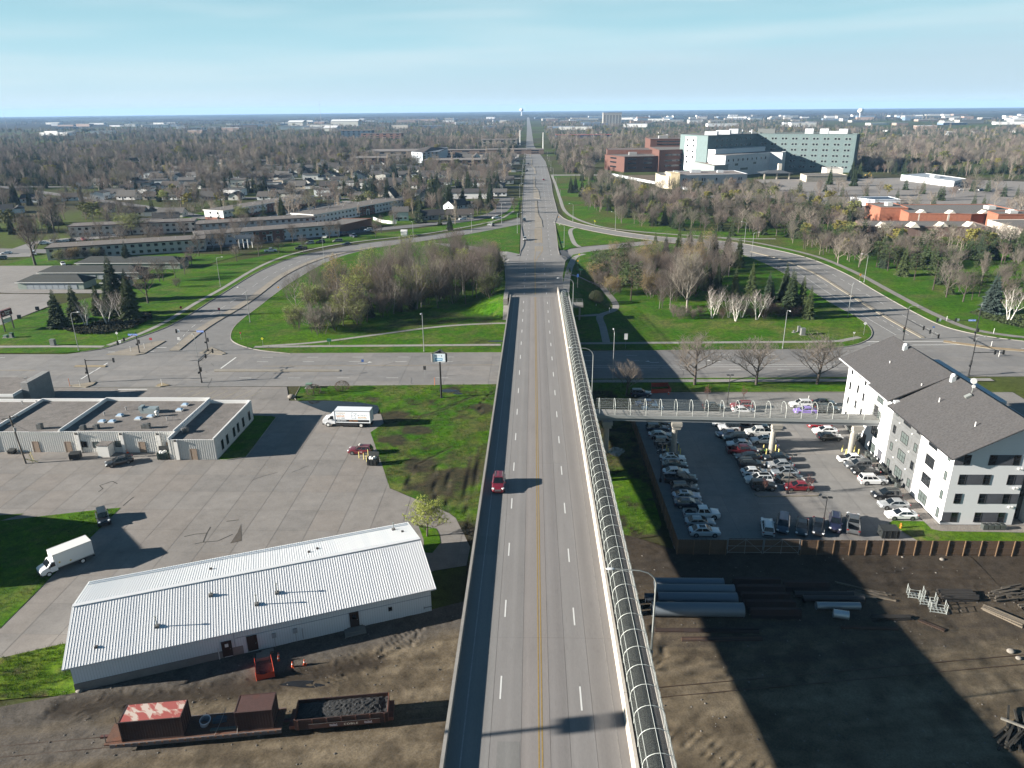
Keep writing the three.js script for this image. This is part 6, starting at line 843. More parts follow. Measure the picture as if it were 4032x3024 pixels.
function dumpster(label,pos,ry,w,h,d,m,open){const t=thing('dumpster',label,'dumpster',pos,ry);part('bin',m,t,(b)=>{b.box(-w/2,w/2,0.15,h,-d/2,-d/2+0.05);b.box(-w/2,w/2,0.15,h - 0.2,d/2 - 0.05,d/2);b.box(-w/2,-w/2+0.05,0.15,h - 0.1,-d/2+0.05,d/2 - 0.05);b.box(w/2 - 0.05,w/2,0.15,h - 0.1,-d/2+0.05,d/2 - 0.05);b.box(-w/2+0.05,w/2 - 0.05,0.15,0.3,-d/2+0.05,d/2 - 0.05);for(const x of[-w/3,0,w/3])b.box(x - 0.04,x+0.04,0.2,h - 0.25,d/2,d/2+0.06);b.box(-w/2 - 0.15,w/2+0.15,h*0.55,h*0.65,-0.1,0.1);});part('lid',M(0.03,0.035,0.035,0.6),t,(b)=>{if(open)b.obox(0,h+0.35,-d/2 - 0.05,w,0.9,0.04,0,-0.25);else slope(b,[-w/2,h - 0.18,d/2],[w/2,h - 0.18,d/2],[w/2,h+0.02,-d/2],[-w/2,h+0.02,-d/2],0.04);});for(const[x,z]of[[-w/2+0.15,-d/2+0.15],[w/2 - 0.15,-d/2+0.15],[-w/2+0.15,d/2 - 0.15],[w/2 - 0.15,d/2 - 0.15]])part('caster',tyreM,t,(b)=>b.cyl(0.08,0.08,0.06,x,0.08,z,8,PI/2));if(open)part('rubbish_bag',M(0.7,0.69,0.66,0.5),t,(b)=>{for(const[x,z,r]of[[-0.3,0.1,0.4],[0.35,-0.1,0.35],[0.1,0.25,0.3]])b.geo(new THREE.IcosahedronGeometry(r,1),x,h - 0.12,z);});return t;}
const binM=M(0.02,0.025,0.026,0.6,{t:'grain'});
dumpster('open black dumpster beside the taxi and soil square',[-29.78,-122.44],-0.05,2,1.5,1.4,binM,true);dumpster('dark dumpster behind the shop row by the lean-to',[-87.39,-124.41],0.25,1.9,1.3,1.3,binM);dumpster('dark green dumpster piled with white bags at the shop corner',[-70.38,-124.57],0.1,1.9,1.5,1.4,M(0.03,0.07,0.06,0.6),true);dumpster('dark closed dumpster between grey pickup and grass corner',[54.46,-98.98],0,2.6,1.6,1.6,binM);dumpster('low dark bin at the foot of the shop wall',[-101.19,-126.48],0,1.3,0.9,0.9,binM);
{const t=thing('fire_hydrant','orange fire hydrant on the bare grass corner','hydrant',[57.40,-101.28]);const om=M(0.62,0.28,0.03,0.6);part('barrel',om,t,(b)=>{b.cyl(0.16,0.14,0.7,0,0.45,0,12);b.cyl(0.2,0.2,0.08,0,0.14,0,12);b.geo(new THREE.SphereGeometry(0.16,10,6),0,0.85,0);});part('nozzle',om,t,(b)=>{b.cyl(0.08,0.08,0.5,0,0.6,0,8,0,PI/2);b.cyl(0.1,0.1,0.25,0,0.6,0.15,8,PI/2);});}
function cone(label,pos,h=0.75,y=0.03){const t=thing('traffic_cone',label,'cone',[pos[0],y,pos[1]],0,'orange cones');part('cone_body',M(0.62,0.10,0.03,0.6),t,(b)=>{b.cyl(0.17,0.04,h,0,h/2+0.04,0,12);b.box(-0.22,0.22,0,0.05,-0.22,0.22);});part('reflective_band',wht,t,(b)=>b.cyl(0.112,0.086,0.15,0,h*0.62,0,12));}
cone('orange cone nearest the dug hole',[-30.49,-70.24],0.8);cone('second orange cone right of the dug hole',[-28.51,-69.28],0.8);cone('orange cone with white band furthest from the dug hole',[-27.18,-69.66],0.8);cone('orange cone standing just behind the dug hole',[-30.73,-70.89],0.7);cone('orange cone beside the barrier past the footbridge',[31.2,-158.7],0.8);cone('orange cone behind the shop row near the black sedan',[-78.63,-126.85],0.7);
{const t=thing('safety_fence','orange plastic safety fence around the dug hole by the shed','barrier');const om=M(0.68,0.07,0.025,0.7);const a=[-33.01,-69.35],b1=[-32.02,-66.99],c=[-30.11,-67.63],d=[-31.26,-70.02];const P=[a,b1,c,d];for(let i=0;i<3;i++)part('net_panel',om,t,(b)=>{const n=6,p=P[i],q=P[i+1];for(let k=0;k<n;k++){const at=(s)=>[p[0]+(q[0]- p[0])*s,p[1]+(q[1]- p[1])*s],u=at(k/n),v=at((k+1)/n),sag=(s)=>0.95 - 0.18*Math.sin(s*PI)+0.06*Math.sin(s*9+i);b.quad([u[0],0.05,u[1]],[v[0],0.05,v[1]],[v[0],sag((k+1)/n),v[1]],[u[0],sag(k/n),u[1]]);}});for(const p of P)part('stake',om,t,(b)=>b.bar([p[0],0,p[1]],[p[0],1.2,p[1]],0.03));part('excavation',M(0.02,0.018,0.016,0.95),t,(b)=>b.prism([[a[0]+0.3,a[1]+0.1],[b1[0]+0.3,b1[1]- 0.6],[c[0]- 0.4,c[1]- 0.5],[d[0]- 0.3,d[1]]],0.02,0.1));part('concrete_lid',M(0.34,0.31,0.27,0.9,{t:'concrete'}),t,(b)=>{const e=[-32.51,-70.75];b.obox(e[0],0.3,e[1],1.6,0.5,1.1,0.36);b.obox(e[0]+0.2,0.2,e[1]- 0.9,1.4,0.35,0.6,0.36);});}
{const t=thing('barrier_net','dark orange safety netting around a patch at the lot corner','barrier');const om=M(0.5,0.06,0.02,0.7),P=[[27.3,-159.0],[27.9,-163.2],[31.8,-163.5],[31.9,-159.6],[27.3,-159.0]];for(let i=0;i<4;i++)part('net_panel',om,t,(b)=>{const p=P[i],q=P[i+1];b.quad([p[0],0.1,p[1]],[q[0],0.1,q[1]],[q[0],1.1,q[1]],[p[0],1.1,p[1]]);});for(const p of P.slice(0,4))part('stake',om,t,(b)=>b.bar([p[0],0,p[1]],[p[0],1.3,p[1]],0.03));}
// utility pole behind the shops
{const t=thing('utility_pole','leaning grey utility pole with insulators behind the shop row','utility pole',[-95.7,-122.2]);const wd=M(0.24,0.21,0.18,0.9,{t:'wood'});part('pole',wd,t,(b)=>b.bar([0,0,0],[-0.5,10,0.3],0.17,0.12,8));part('crossarm',wd,t,(b)=>{b.obox(-0.5,9.5,0.3,2.6,0.14,0.12,0.6);b.obox(-0.42,8.3,0.25,1.4,0.1,0.1,0.6);});part('insulator',M(0.4,0.4,0.38,0.4),t,(b)=>{for(const s of[-1.1,-0.5,0.5,1.1])b.cyl(0.07,0.05,0.25,-0.5+s*0.83,9.7,0.3 - s*0.56,8);});part('transformer',M(0.36,0.37,0.37,0.6),t,(b)=>{b.cyl(0.22,0.22,0.8,-0.05,7.2,0.4,10);});part('wire',trimM,t,(b)=>{for(const s of[-1.1,1.1])b.path([[-0.5+s*0.83,9.8,0.3 - s*0.56],[-8,9.3,0.5],[-16,9.1,0.8],[-26,9.8,1]],0.02,4);b.path([[-0.4,8.4,0.2],[0.4,5.5,-2.4],[0.9,4.4,-4.9]],0.02,4);});part('guard',yp,t,(b)=>{for(const p of[[-94.53,-122.46],[-94.95,-123.42]])b.bar([p[0]+95.7,0,p[1]+122.2],[p[0]+95.4,1.9,p[1]+122.2],0.05);b.bar([0.2,0.9,0],[1.9,0.1,-0.6],0.08);});}
// clipped bushes bed
// ---------------------------------------------------------------- wooden fence round the apartment parking
{
const t=thing('wooden_fence','brown board fence with pale posts around the apartment parking','fence');const H=2.55,w=2.36;
const pg=cached('fpanel',(b)=>{const n=16,s=w/n;for(let k=0;k<n;k++)b.box(k*s+0.006,(k+1)*s - 0.006,0.06+(k % 3)*0.012,H+((k*7)% 5)*0.012,-0.012,0.012);for(const y of[0.35,1.25,2.15])b.box(0,w,y - 0.05,y+0.05,0.013,0.05);});
const gg=cached('fpost',(b)=>b.box(-0.06,0.06,0,H+0.08,0.052,0.16));
const run=(x0,z0,dx,dz,n,ry,skip)=>{for(let k=0;k<=n;k++){if(skip&&skip(k))continue;const p=put('post',gg,postM,t);p.position.set(x0+dx*k,0,z0+dz*k);p.rotation.y=ry;if(k<n&&!(skip&&skip(k+1)&&skip(k))){const q=put('fence_panel',pg,[boardM,M(0.15,0.095,0.058,0.9,{t:'wood'}),M(0.19,0.115,0.066,0.9,{t:'wood'})][k % 3],t);q.position.set(x0+dx*k,0,z0+dz*k);q.rotation.y=ry;}}};
run(39.3,-93.7,w,-0.012,30,0);run(21.3,-93.6,w,0,3,0);run(20.55,-93.6 - 21*2.4,0.036,2.4,21,-PI/2);
const g=thing('fence_gate','metal framed double gate with brown boards in the front fence','gate',[28.6,-93.9]);for(const[x0,x1]of[[0.1,5.2],[5.4,10.5]]){part('gate_leaf',boardM,g,(b)=>{const n=34,s=(x1 - x0)/n;for(let k=0;k<n;k++)b.box(x0+k*s+0.006,x0+(k+1)*s - 0.006,0.15,2.6+((k*5)% 4)*0.015,-0.012,0.012);});part('gate_frame',poleGrey,g,(b)=>{for(const y of[0.3,1.4,2.5])b.bar([x0,y,0.06],[x1,y,0.06],0.035);for(const x of[x0,(x0+x1)/2,x1])b.bar([x,0.1,0.06],[x,2.6,0.06],0.035);b.bar([x0,0.3,0.06],[(x0+x1)/2,2.5,0.06],0.025);b.bar([(x0+x1)/2,2.5,0.06],[x1,0.3,0.06],0.025);});}
}
// stone island in the apartment parking
{const p=[[37.72,-111.71],[38.62,-112.44],[47.76,-112.54],[48.72,-111.98],[48.28,-111.40],[38.21,-111.00]];island(p,[0.40,0.36,0.33]);}
// ---------------------------------------------------------------- rail yard
{
const rt=0.1366,track=new MB();const T0=new THREE.Group();T0.name='railway_track';T0.userData.kind='structure';scene.add(T0);
for(const s of[-0.75,0.75])part('rail',M(0.13,0.085,0.06,0.6,{metal:0.4}),T0,(b)=>{const x0=-90,x1=130;const P=(x,dy,dz)=>[x,dy,trackZ(x)+s+dz];b.quad(P(x0,0.16,0.04),P(x1,0.1,0.04),P(x1,0.1,-0.04),P(x0,0.16,-0.04));b.quad(P(x0,-0.1,0.04),P(x1,-0.1,0.04),P(x1,0.1,0.04),P(x0,0.16,0.04));b.quad(P(x1,-0.1,-0.04),P(x0,-0.1,-0.04),P(x0,0.16,-0.04),P(x1,0.1,-0.04));});
for(let k=0;k<66;k++){const x=-58+k*0.62,m=put('tie',cached('tie',(b)=>b.box(-0.11,0.11,-0.1,0.075,-1.3,1.3)),M(0.11,0.09,0.075,0.95,{t:'wood'}),T0);m.position.set(x,0,trackZ(x));m.rotation.y=rt;}
const on=(x,y=0)=>[x,y,trackZ(x)];
const rusty=M(0.20,0.085,0.055,0.85,{t:'rust'}),rustD=M(0.085,0.042,0.034,0.85,{t:'rust'}),deckR=M(0.26,0.14,0.085,0.9,{t:'rust'});
function truck(t,x){const g=part('bogie',M(0.035,0.03,0.028,0.8),t,(b)=>{for(const z of[-0.95,0.95])b.box(x - 1.3,x+1.3,0.45,0.75,z - 0.08,z+0.08);b.box(x - 0.3,x+0.3,0.5,0.85,-0.9,0.9);});for(const d of[-0.85,0.85])for(const z of[-0.75,0.75])part('wheel',M(0.06,0.045,0.04,0.6,{metal:0.5}),g,(b)=>b.cyl(0.42,0.42,0.13,x+d,0.55,z,18,PI/2));}
const fc=thing('flat_wagon','rusty railway flat wagon with a worn deck','rail wagon',on(-35.4),rt);
part('deck',deckR,fc,(b)=>b.box(-8.9,8.9,1.0,1.15,-1.45,1.45));part('side_sill',M(0.25,0.26,0.28,0.85,{t:'rust'}),fc,(b)=>{for(const z of[-1.5,1.5])b.box(-8.3,8.9,0.72,1.18,z - 0.06,z+0.06);});for(let k=0;k<22;k++)part('stake_pocket',M(0.3,0.17,0.1,0.85,{t:'rust'}),fc,(b)=>{for(const z of[1.6])b.box(-7.7+k*0.76,-7.55+k*0.76,0.95,1.17,z - 0.04,z+0.04);});
part('coupler',M(0.12,0.04,0.035,0.8),fc,(b)=>{b.box(-9.8,-8.9,0.75,1.0,-0.15,0.15);b.box(8.9,9.6,0.75,1.0,-0.15,0.15);});truck(fc,-6.4);truck(fc,6.4);part('hand_brake',M(0.06,0.05,0.045,0.8),fc,(b)=>{b.bar([-8.8,1.15,1.1],[-8.8,2.2,1.1],0.04);b.bar([-8.2,1.15,-1.35],[-8.2,2.1,-1.35],0.04);b.bar([-8.7,1.15,-1.35],[-8.7,2.1,-1.35],0.04);});
function container(label,x,L,H,roofC,sideC,turnk=0){const t=thing('shipping_container',label,'container',on(x,1.16),rt),w=1.22;part('side_wall',sideC,t,(b)=>{for(const s of[1,-1]){const n=Math.round(L/0.28),q=L/n;for(let k=0;k<n;k++){const a=-L/2+k*q;b.quad([a,0.1,s*(w - 0.03)],[a+q*0.4,0.1,s*(w - 0.03)],[a+q*0.4,H - 0.1,s*(w - 0.03)],[a,H - 0.1,s*(w - 0.03)]);b.quad([a+q*0.4,0.1,s*(w - 0.03)],[a+q*0.5,0.1,s*w],[a+q*0.5,H - 0.1,s*w],[a+q*0.4,H - 0.1,s*(w - 0.03)]);b.quad([a+q*0.5,0.1,s*w],[a+q*0.9,0.1,s*w],[a+q*0.9,H - 0.1,s*w],[a+q*0.5,H - 0.1,s*w]);b.quad([a+q*0.9,0.1,s*w],[a+q,0.1,s*(w - 0.03)],[a+q,H - 0.1,s*(w - 0.03)],[a+q*0.9,H - 0.1,s*w]);}}b.box(-L/2,-L/2+0.04,0.1,H - 0.1,-w+0.04,w - 0.04);});part('roof',roofC,t,(b)=>b.box(-L/2+0.02,L/2 - 0.02,H - 0.11,H - 0.03,-w+0.02,w - 0.02));part('frame',sideC,t,(b)=>{for(const x1 of[-L/2,L/2])for(const z of[-w,w])b.box(x1 - 0.06,x1+0.06,0,H,z - 0.06,z+0.06);for(const y of[0.05,H - 0.05]){for(const z of[-w,w])b.box(-L/2+0.06,L/2 - 0.06,y - 0.05,y+0.05,z - 0.05,z+0.05);for(const x1 of[-L/2,L/2])b.box(x1 - 0.05,x1+0.05,y - 0.05,y+0.05,-w+0.06,w - 0.06);}});for(const s of[-1,1])part('door',sideC,t,(b)=>b.box(L/2 - 0.04,L/2+0.02,0.1,H - 0.1,s>0?0.02:-w+0.08,s>0?w - 0.08:-0.02));part('locking_bar',M(0.12,0.08,0.07,0.7),t,(b)=>{for(const z of[-0.8,-0.3,0.3,0.8])b.bar([L/2+0.05,0.15,z],[L/2+0.05,H - 0.15,z],0.025);});}
const streaky=new THREE.MeshStandardMaterial({roughness:0.8,side:THREE.DoubleSide,map:tileTex(256,[6,2.6],(x,y)=>{const a=fbm(x*6+y*2.4+3,y*1.6+1,4);return a>0.52?[0.40,0.33,0.29]:a>0.45?[0.32,0.16,0.13]:[0.26,0.055,0.05];})});
container('long rusty container with peeling red roof on the flat wagon',-39.4,6.06,2.55,streaky,M(0.075,0.035,0.032,0.8,{t:'rust'}));container('short brown container with closed doors on the flat wagon',-29.2,3.7,2.5,M(0.14,0.065,0.055,0.85,{t:'rust'}),M(0.085,0.035,0.03,0.85,{t:'rust'}),1);
{const t=thing('bulk_bag','open white bulk bag lying on the flat wagon','bag',on(-34.6,1.16),rt);part('bag',M(0.36,0.40,0.48,0.8),t,(b)=>b.geo(new THREE.CylinderGeometry(0.55,0.42,0.9,14,2,true),0,0.45,0,0.25,0,-0.3));part('rim',M(0.5,0.54,0.6,0.8),t,(b)=>b.geo(new THREE.TorusGeometry(0.54,0.05,6,16),0.13,0.88,0.11,PI/2+0.25,0,0));const u=thing('loose_timber','pale timber lying across the flat wagon beside the short container','timber',on(-32.4,1.16),rt);part('plank',M(0.16,0.2,0.19,0.9,{t:'wood'}),u,(b)=>b.box(-1.5,1.5,0,0.18,0.6,0.9));part('chain',M(0.3,0.28,0.25,0.7),u,(b)=>{b.path([[-0.9,0.02,1.5],[-0.6,0.4,0.4],[-0.3,0.9,-1.3]],0.03,4);b.path([[1.4,0.02,1.5],[1.5,1.1,1.0],[1.6,1.8,0.5]],0.03,4);});const v=thing('folded_tarp','blue grey folded tarpaulin next to the bulk bag','tarpaulin',on(-33.2,1.16),rt);part('fold',M(0.05,0.08,0.12,0.7),v,(b)=>{b.obox(0,0.2,-0.4,1.4,0.4,0.5,0.1);b.obox(0.1,0.45,-0.5,1,0.12,0.4,-0.1);});}
const gw=thing('ballast_wagon','rusty low side wagon loaded with black ballast and marked with graffiti','rail wagon',on(-20.4),rt);
part('side_wall',rustD,gw,(b)=>{for(const s of[1,-1])b.box(-4.85,4.85,0.85,2.15,s*1.42 - 0.05,s*1.42+0.05);b.box(-4.85,4.85,0.75,0.9,-1.36,1.36);});part('end_wall',M(0.26,0.12,0.085,0.85,{t:'rust'}),gw,(b)=>{b.box(-4.9,-4.8,0.85,2.15,-1.36,1.36);b.box(4.8,4.9,0.85,2.15,-1.36,1.36);b.box(-5.5,-4.9,0.75,1.2,-1.2,1.2);b.box(4.9,5.4,0.75,1.2,-1.2,1.2);});for(let k=0;k<7;k++)part('rib',rusty,gw,(b)=>b.box(-4.5+k*1.5 - 0.06,-4.5+k*1.5+0.06,0.86,2.1,1.47,1.56));
{const b=new MB(),r=rng(7),n=60,m=20,Y=(u,v)=>1.72+0.5*Math.sin(PI*clamp(u*1.05))**0.5*Math.sin(PI*v)**0.5*(u>0.12?1:u/0.12)+(fbm(u*40,v*14)- 0.5)*0.22;for(let i=0;i<n;i++)for(let j=0;j<m;j++){const P=(a,c)=>[-4.75+9.5*a/n,Y(a/n,c/m),-1.36+2.72*c/m];b.quad(P(i,j+1),P(i+1,j+1),P(i+1,j),P(i,j));}b.build('ballast_load',M(0.045,0.047,0.05,0.9,{t:'gravel',bump:0.06}),gw);}
plate(gw,printed(512,56,(x)=>{x.fillStyle='#3c211d';x.fillRect(0,0,512,56);x.fillStyle='#b8b2a4';x.font='bold 34px sans-serif';x.fillText('COBLE',250,44);x.strokeStyle='#c7c8d2';x.lineWidth=3;for(const k of[150,400])for(let i=0;i<7;i++){x.beginPath();x.moveTo(k+i*8,20+(i % 3)*6);x.bezierCurveTo(k+i*8+12,8,k+i*8 - 8,50,k+i*8+10,40);x.stroke();}}),7.4,0.62,[0.3,1.25,1.57],0,'graffiti');truck(gw,-2.7);truck(gw,2.7);
}
// culvert pipes and stacked materials
{
function pipe(label,x0,x1,z,r,m,y=0){const t=thing('culvert_pipe',label,'pipe',[(x0+x1)/2,y+r+0.06,z],0,'corrugated culvert pipes');const L=x1 - x0,n=Math.round(L/0.14),pts=[];for(let k=0;k<=n;k++)pts.push(new THREE.Vector2(r -(k % 2)*0.035,-L/2+L*k/n));const g=new THREE.LatheGeometry(pts,22);g.rotateZ(PI/2);put('barrel',g,m,t);part('end_band',m,t,(b)=>{for(const x of[-L/2,L/2])b.geo(new THREE.TorusGeometry(r,0.035,6,24),x,0,0,0,PI/2,0);});return t;}
const gal=M(0.27,0.31,0.35,0.55,{metal:0.35}),gal2=M(0.24,0.28,0.33,0.55,{metal:0.35});
pipe('blue grey corrugated culvert pipe furthest back in the row of four',16.8,26.1,-85.6,0.7,gal2);pipe('blue grey corrugated culvert pipe second from the back',16.6,27.1,-83.9,0.78,gal);pipe('blue grey corrugated culvert pipe third from the back',16.6,27,-82,0.82,gal2);pipe('largest blue grey culvert pipe nearest the rail line',15.5,27.2,-79.6,0.92,gal);pipe('short dark pipe end poking out left of the culverts',15,16.5,-82.4,0.6,M(0.06,0.08,0.11,0.6));pipe('shiny galvanised pipe lying right of the rusty sheets',37.2,42.8,-81.2,0.5,M(0.46,0.49,0.52,0.4,{metal:0.5}));pipe('dark steel pipe behind the shiny galvanised pipe',36,44,-82.8,0.42,M(0.03,0.028,0.03,0.6));pipe('dark steel pipe furthest behind the galvanised pipe',35.2,43,-83.8,0.4,M(0.03,0.026,0.026,0.6));pipe('short bright galvanised elbow pipe lying in front',38.8,40.6,-79.4,0.55,M(0.55,0.58,0.6,0.35,{metal:0.5})).rotation.y=-0.25;
const rustP=M(0.055,0.03,0.026,0.9,{t:'rust'});const n5=['furthest from','fourth from','third from','second from','nearest'];for(let k=0;k<5;k++){const t=thing('sheet_pile_stack','dark rusty stack of sheet piles, '+n5[k]+' the rail line','steel',[27.6+k*0.15,0.03,-86.2+k*1.65],0,'rusty sheet pile stacks');for(let j=0;j<3;j++)part('sheet_pile',rustP,t,(b)=>{const y=j*0.22,L=6.4;const q=[[-0.75,0],[-0.45,0.02],[-0.25,0.75],[0.25,0.75],[0.45,0.02],[0.75,0]];for(let i=0;i+1<q.length;i++)b.quad([0,y+q[i][1],-q[i][0]],[L,y+q[i][1],-q[i][0]],[L,y+q[i+1][1],-q[i+1][0]],[0,y+q[i+1][1],-q[i+1][0]]);});}
{const t=thing('sheet_pile_stack','separate dark rusty stack of sheet piles behind the steel pipes','steel',[34.4,0.03,-85.6],0,'rusty sheet pile stacks');for(let j=0;j<3;j++)part('sheet_pile',rustP,t,(b)=>{const q=[[-0.8,0],[-0.45,0.02],[-0.25,0.7],[0.25,0.7],[0.45,0.02],[0.8,0]],y=j*0.22;for(let i=0;i+1<q.length;i++)b.quad([0,y+q[i][1],-q[i][0]],[6,y+q[i][1],-q[i][0]],[6,y+q[i+1][1],-q[i+1][0]],[0,y+q[i+1][1],-q[i+1][0]]);});}
function pile(label,pos,ry,L,n,rows,col,seed,messy=0.12,name='timber_pile'){const r=rng(seed),t=thing(name,label,'timber',[pos[0],0.04,pos[1]],ry,'timber piles in the rail yard'),ms=[0.8,1,1.25].map((k)=>M(col[0]*k,col[1]*k,col[2]*k,0.92,{t:'wood'}));for(let j=0;j<rows;j++)for(let k=0;k<n -(j % 2);k++){const m=put('timber',cached('tim'+L,(b)=>b.box(-L/2,L/2,0,0.2,-0.11,0.11)),ms[Math.floor(r()*3)],t);m.position.set((r()- 0.5)*messy*6,j*0.205,(k - n/2+(j % 2)*0.5)*0.27+(r()- 0.5)*messy);m.rotation.y=(r()- 0.5)*messy;}}
const pale=[0.26,0.22,0.17],dark=[0.035,0.03,0.026],mid=[0.13,0.11,0.085];
pile('pale weathered planks spread beside the white racks',[45.2,-84.4],-0.22,5,9,1,pale,3,0.5);pile('black tarred timbers stacked behind the white racks',[57,-83.8],0,4.6,8,3,dark,4,0.08);pile('loose grey ties heaped at the right of the yard',[64,-84.2],0.15,3.2,9,3,mid,5,0.5);pile('long squared timbers lying diagonally in front',[60.6,-79.8],-0.85,4.6,5,2,pale,6,0.1);pile('grey timber pile at the right edge of the yard',[66.6,-81.4],0.1,3.4,8,2,mid,7,0.4);pile('dark steel beams lying beside the largest culvert',[22,-76.4],0.01,13,3,1,[0.06,0.032,0.024],8,0.04,'beam_pile');pile('rusty beams lying in front of the culverts',[23.4,-74.9],0.03,10,3,1,[0.11,0.06,0.04],9,0.05,'beam_pile');pile('dark wet timbers in front of the elbow pipe',[46,-79.2],0.02,5,4,2,dark,10,0.1);pile('single rusty channel lying beyond the elbow pipe',[42.5,-77.2],-0.03,7,2,1,[0.1,0.05,0.03],11,0.02,'beam_pile');pile('rusty angle iron pointing to the diagonal timbers',[50.6,-77.8],-0.75,3,2,1,[0.1,0.055,0.035],12,0.05,'beam_pile');pile('heap of broken ties in the near right corner',[51.2,-60.6],0.9,3.6,10,3,[0.06,0.055,0.045],13,0.7);pile('pale beam resting on the heap of broken ties',[51.4,-60.8],-0.6,4.2,1,1,[0.4,0.38,0.34],14,0.02,'pale_beam');
scene.getObjectByName('pale_beam').position.y=0.75;
const rack=(label,x,z)=>{const t=thing('stillage_rack',label,'rack',[x,0.05,z],-0.25,'white stillage racks'),wm=M(0.42,0.45,0.43,0.6);for(const s of[-0.95,0.95])part('end_frame',wm,t,(b)=>{for(const zz of[-0.55,0.55])b.bar([s,0,zz],[s,1.5,zz],0.045);for(let k=0;k<4;k++)b.bar([s,0.25+k*0.36,-0.55],[s,0.25+k*0.36,0.55],0.03);});part('base',wm,t,(b)=>{for(const zz of[-0.55,0,0.55])b.box(-1,1,0.12,0.2,zz - 0.06,zz+0.06);for(let k=0;k<5;k++)b.box(-0.95+k*0.45,-0.85+k*0.45,0.2,0.24,-0.55,0.55);for(const zz of[-0.55,0.55])b.bar([-0.95,0.62,zz],[0.95,0.62,zz],0.03);});};
rack('white metal stillage rack furthest from the rail line',51.4,-84);rack('white metal stillage rack between two others',52.3,-82.6);rack('white metal stillage rack nearest the rail line',52.8,-81);
const st=(label,p,s)=>{const t=put('boulder',new THREE.IcosahedronGeometry(s,2).scale(1.2,0.7,1),M(0.42,0.38,0.33,0.95,{t:'grain'}));t.position.set(p[0],s*0.4,p[1]);tag(t,label,'rock','rocks in the yards');};st('pale boulder at the corner of the bush bed',[-55.6,-156.1],0.75);st('pale round stone on the dark soil in front of the fence',[59.42,-92.71],0.3);st('flat grey stone beside the shed corner',[-51.75,-64.97],0.35);st('small pale stone on dark soil left of the lone round one',[54.01,-93.26],0.16);st('grey slab of stone by the rail line on the right',[57.66,-73.34],0.4);st('second grey stone by the rail line on the right',[57.90,-72.19],0.3);
}

{const t=thing('flood_mast','tall floodlight mast beside the rail yard','mast',[-50,-41]);part('pole',poleGrey,t,(b)=>b.bar([0,0,0],[0,28.6,0],0.34,0.2,10));for(const y of[27.6,29])part('lamp_bank',poleGrey,t,(b)=>b.box(-0.4,0.4,y,y+0.9,-0.9,0.9));}
// ---------------------------------------------------------------- buildings further off
const keepOut=[]; // [x, z, radius] that trees leave free
const clearOf=(p,r)=>keepOut.push([p[0],p[1],r]);
function wallWin(parent,p,q,u,y,w,h,o){const L=Math.hypot(q[0]- p[0],q[1]- p[1]),f=win(parent,'S',0,0,y,w,h,o);f.position.set(p[0]+(q[0]- p[0])*u/L,y,p[1]+(q[1]- p[1])*u/L);f.rotation.y=Math.atan2(-(q[1]- p[1]),q[0]- p[0]);return f;}
function block(parent,pts,y0,y1,m,roofM,name='wall'){const w=part(name,m,parent,(b)=>b.prism(pts,y0,y1));const c=[pts.reduce((s,p)=>s+p[0],0)/pts.length,pts.reduce((s,p)=>s+p[1],0)/pts.length];if(roofM)part('roof',roofM,parent,(b)=>b.prism(pts.map((p)=>[c[0]+(p[0]- c[0])*0.985,c[1]+(p[1]- c[1])*0.985]),y1+0.01,y1+0.12));part('parapet',m,parent,(b)=>{for(let i=0;i<pts.length;i++){const a=pts[i],q=pts[(i+1)% pts.length];b.bar([a[0],y1+0.2,a[1]],[q[0],y1+0.2,q[1]],0.28,0.28,4);}});clearOf(c,Math.max(...pts.map((p)=>Math.hypot(p[0]- c[0],p[1]- c[1])))+3);return w;}
function grid(parent,p,q,us,ys,w,h,o){for(const y of ys)for(const u of us)wallWin(parent,p,q,u,y,w,h,o);}
const seq=(n,a,d)=>Array.from({length:n},(_,k)=>a+k*d);
const flatRoof=M(0.26,0.24,0.22,0.95,{t:'gravel'}),teal=M(0.215,0.305,0.31,0.7,{t:'grain'}),tealP=M(0.40,0.47,0.46,0.7,{t:'grain'}),pale=M(0.62,0.65,0.68,0.7,{t:'grain'}),creamM=M(0.56,0.50,0.40,0.8,{t:'grain'});
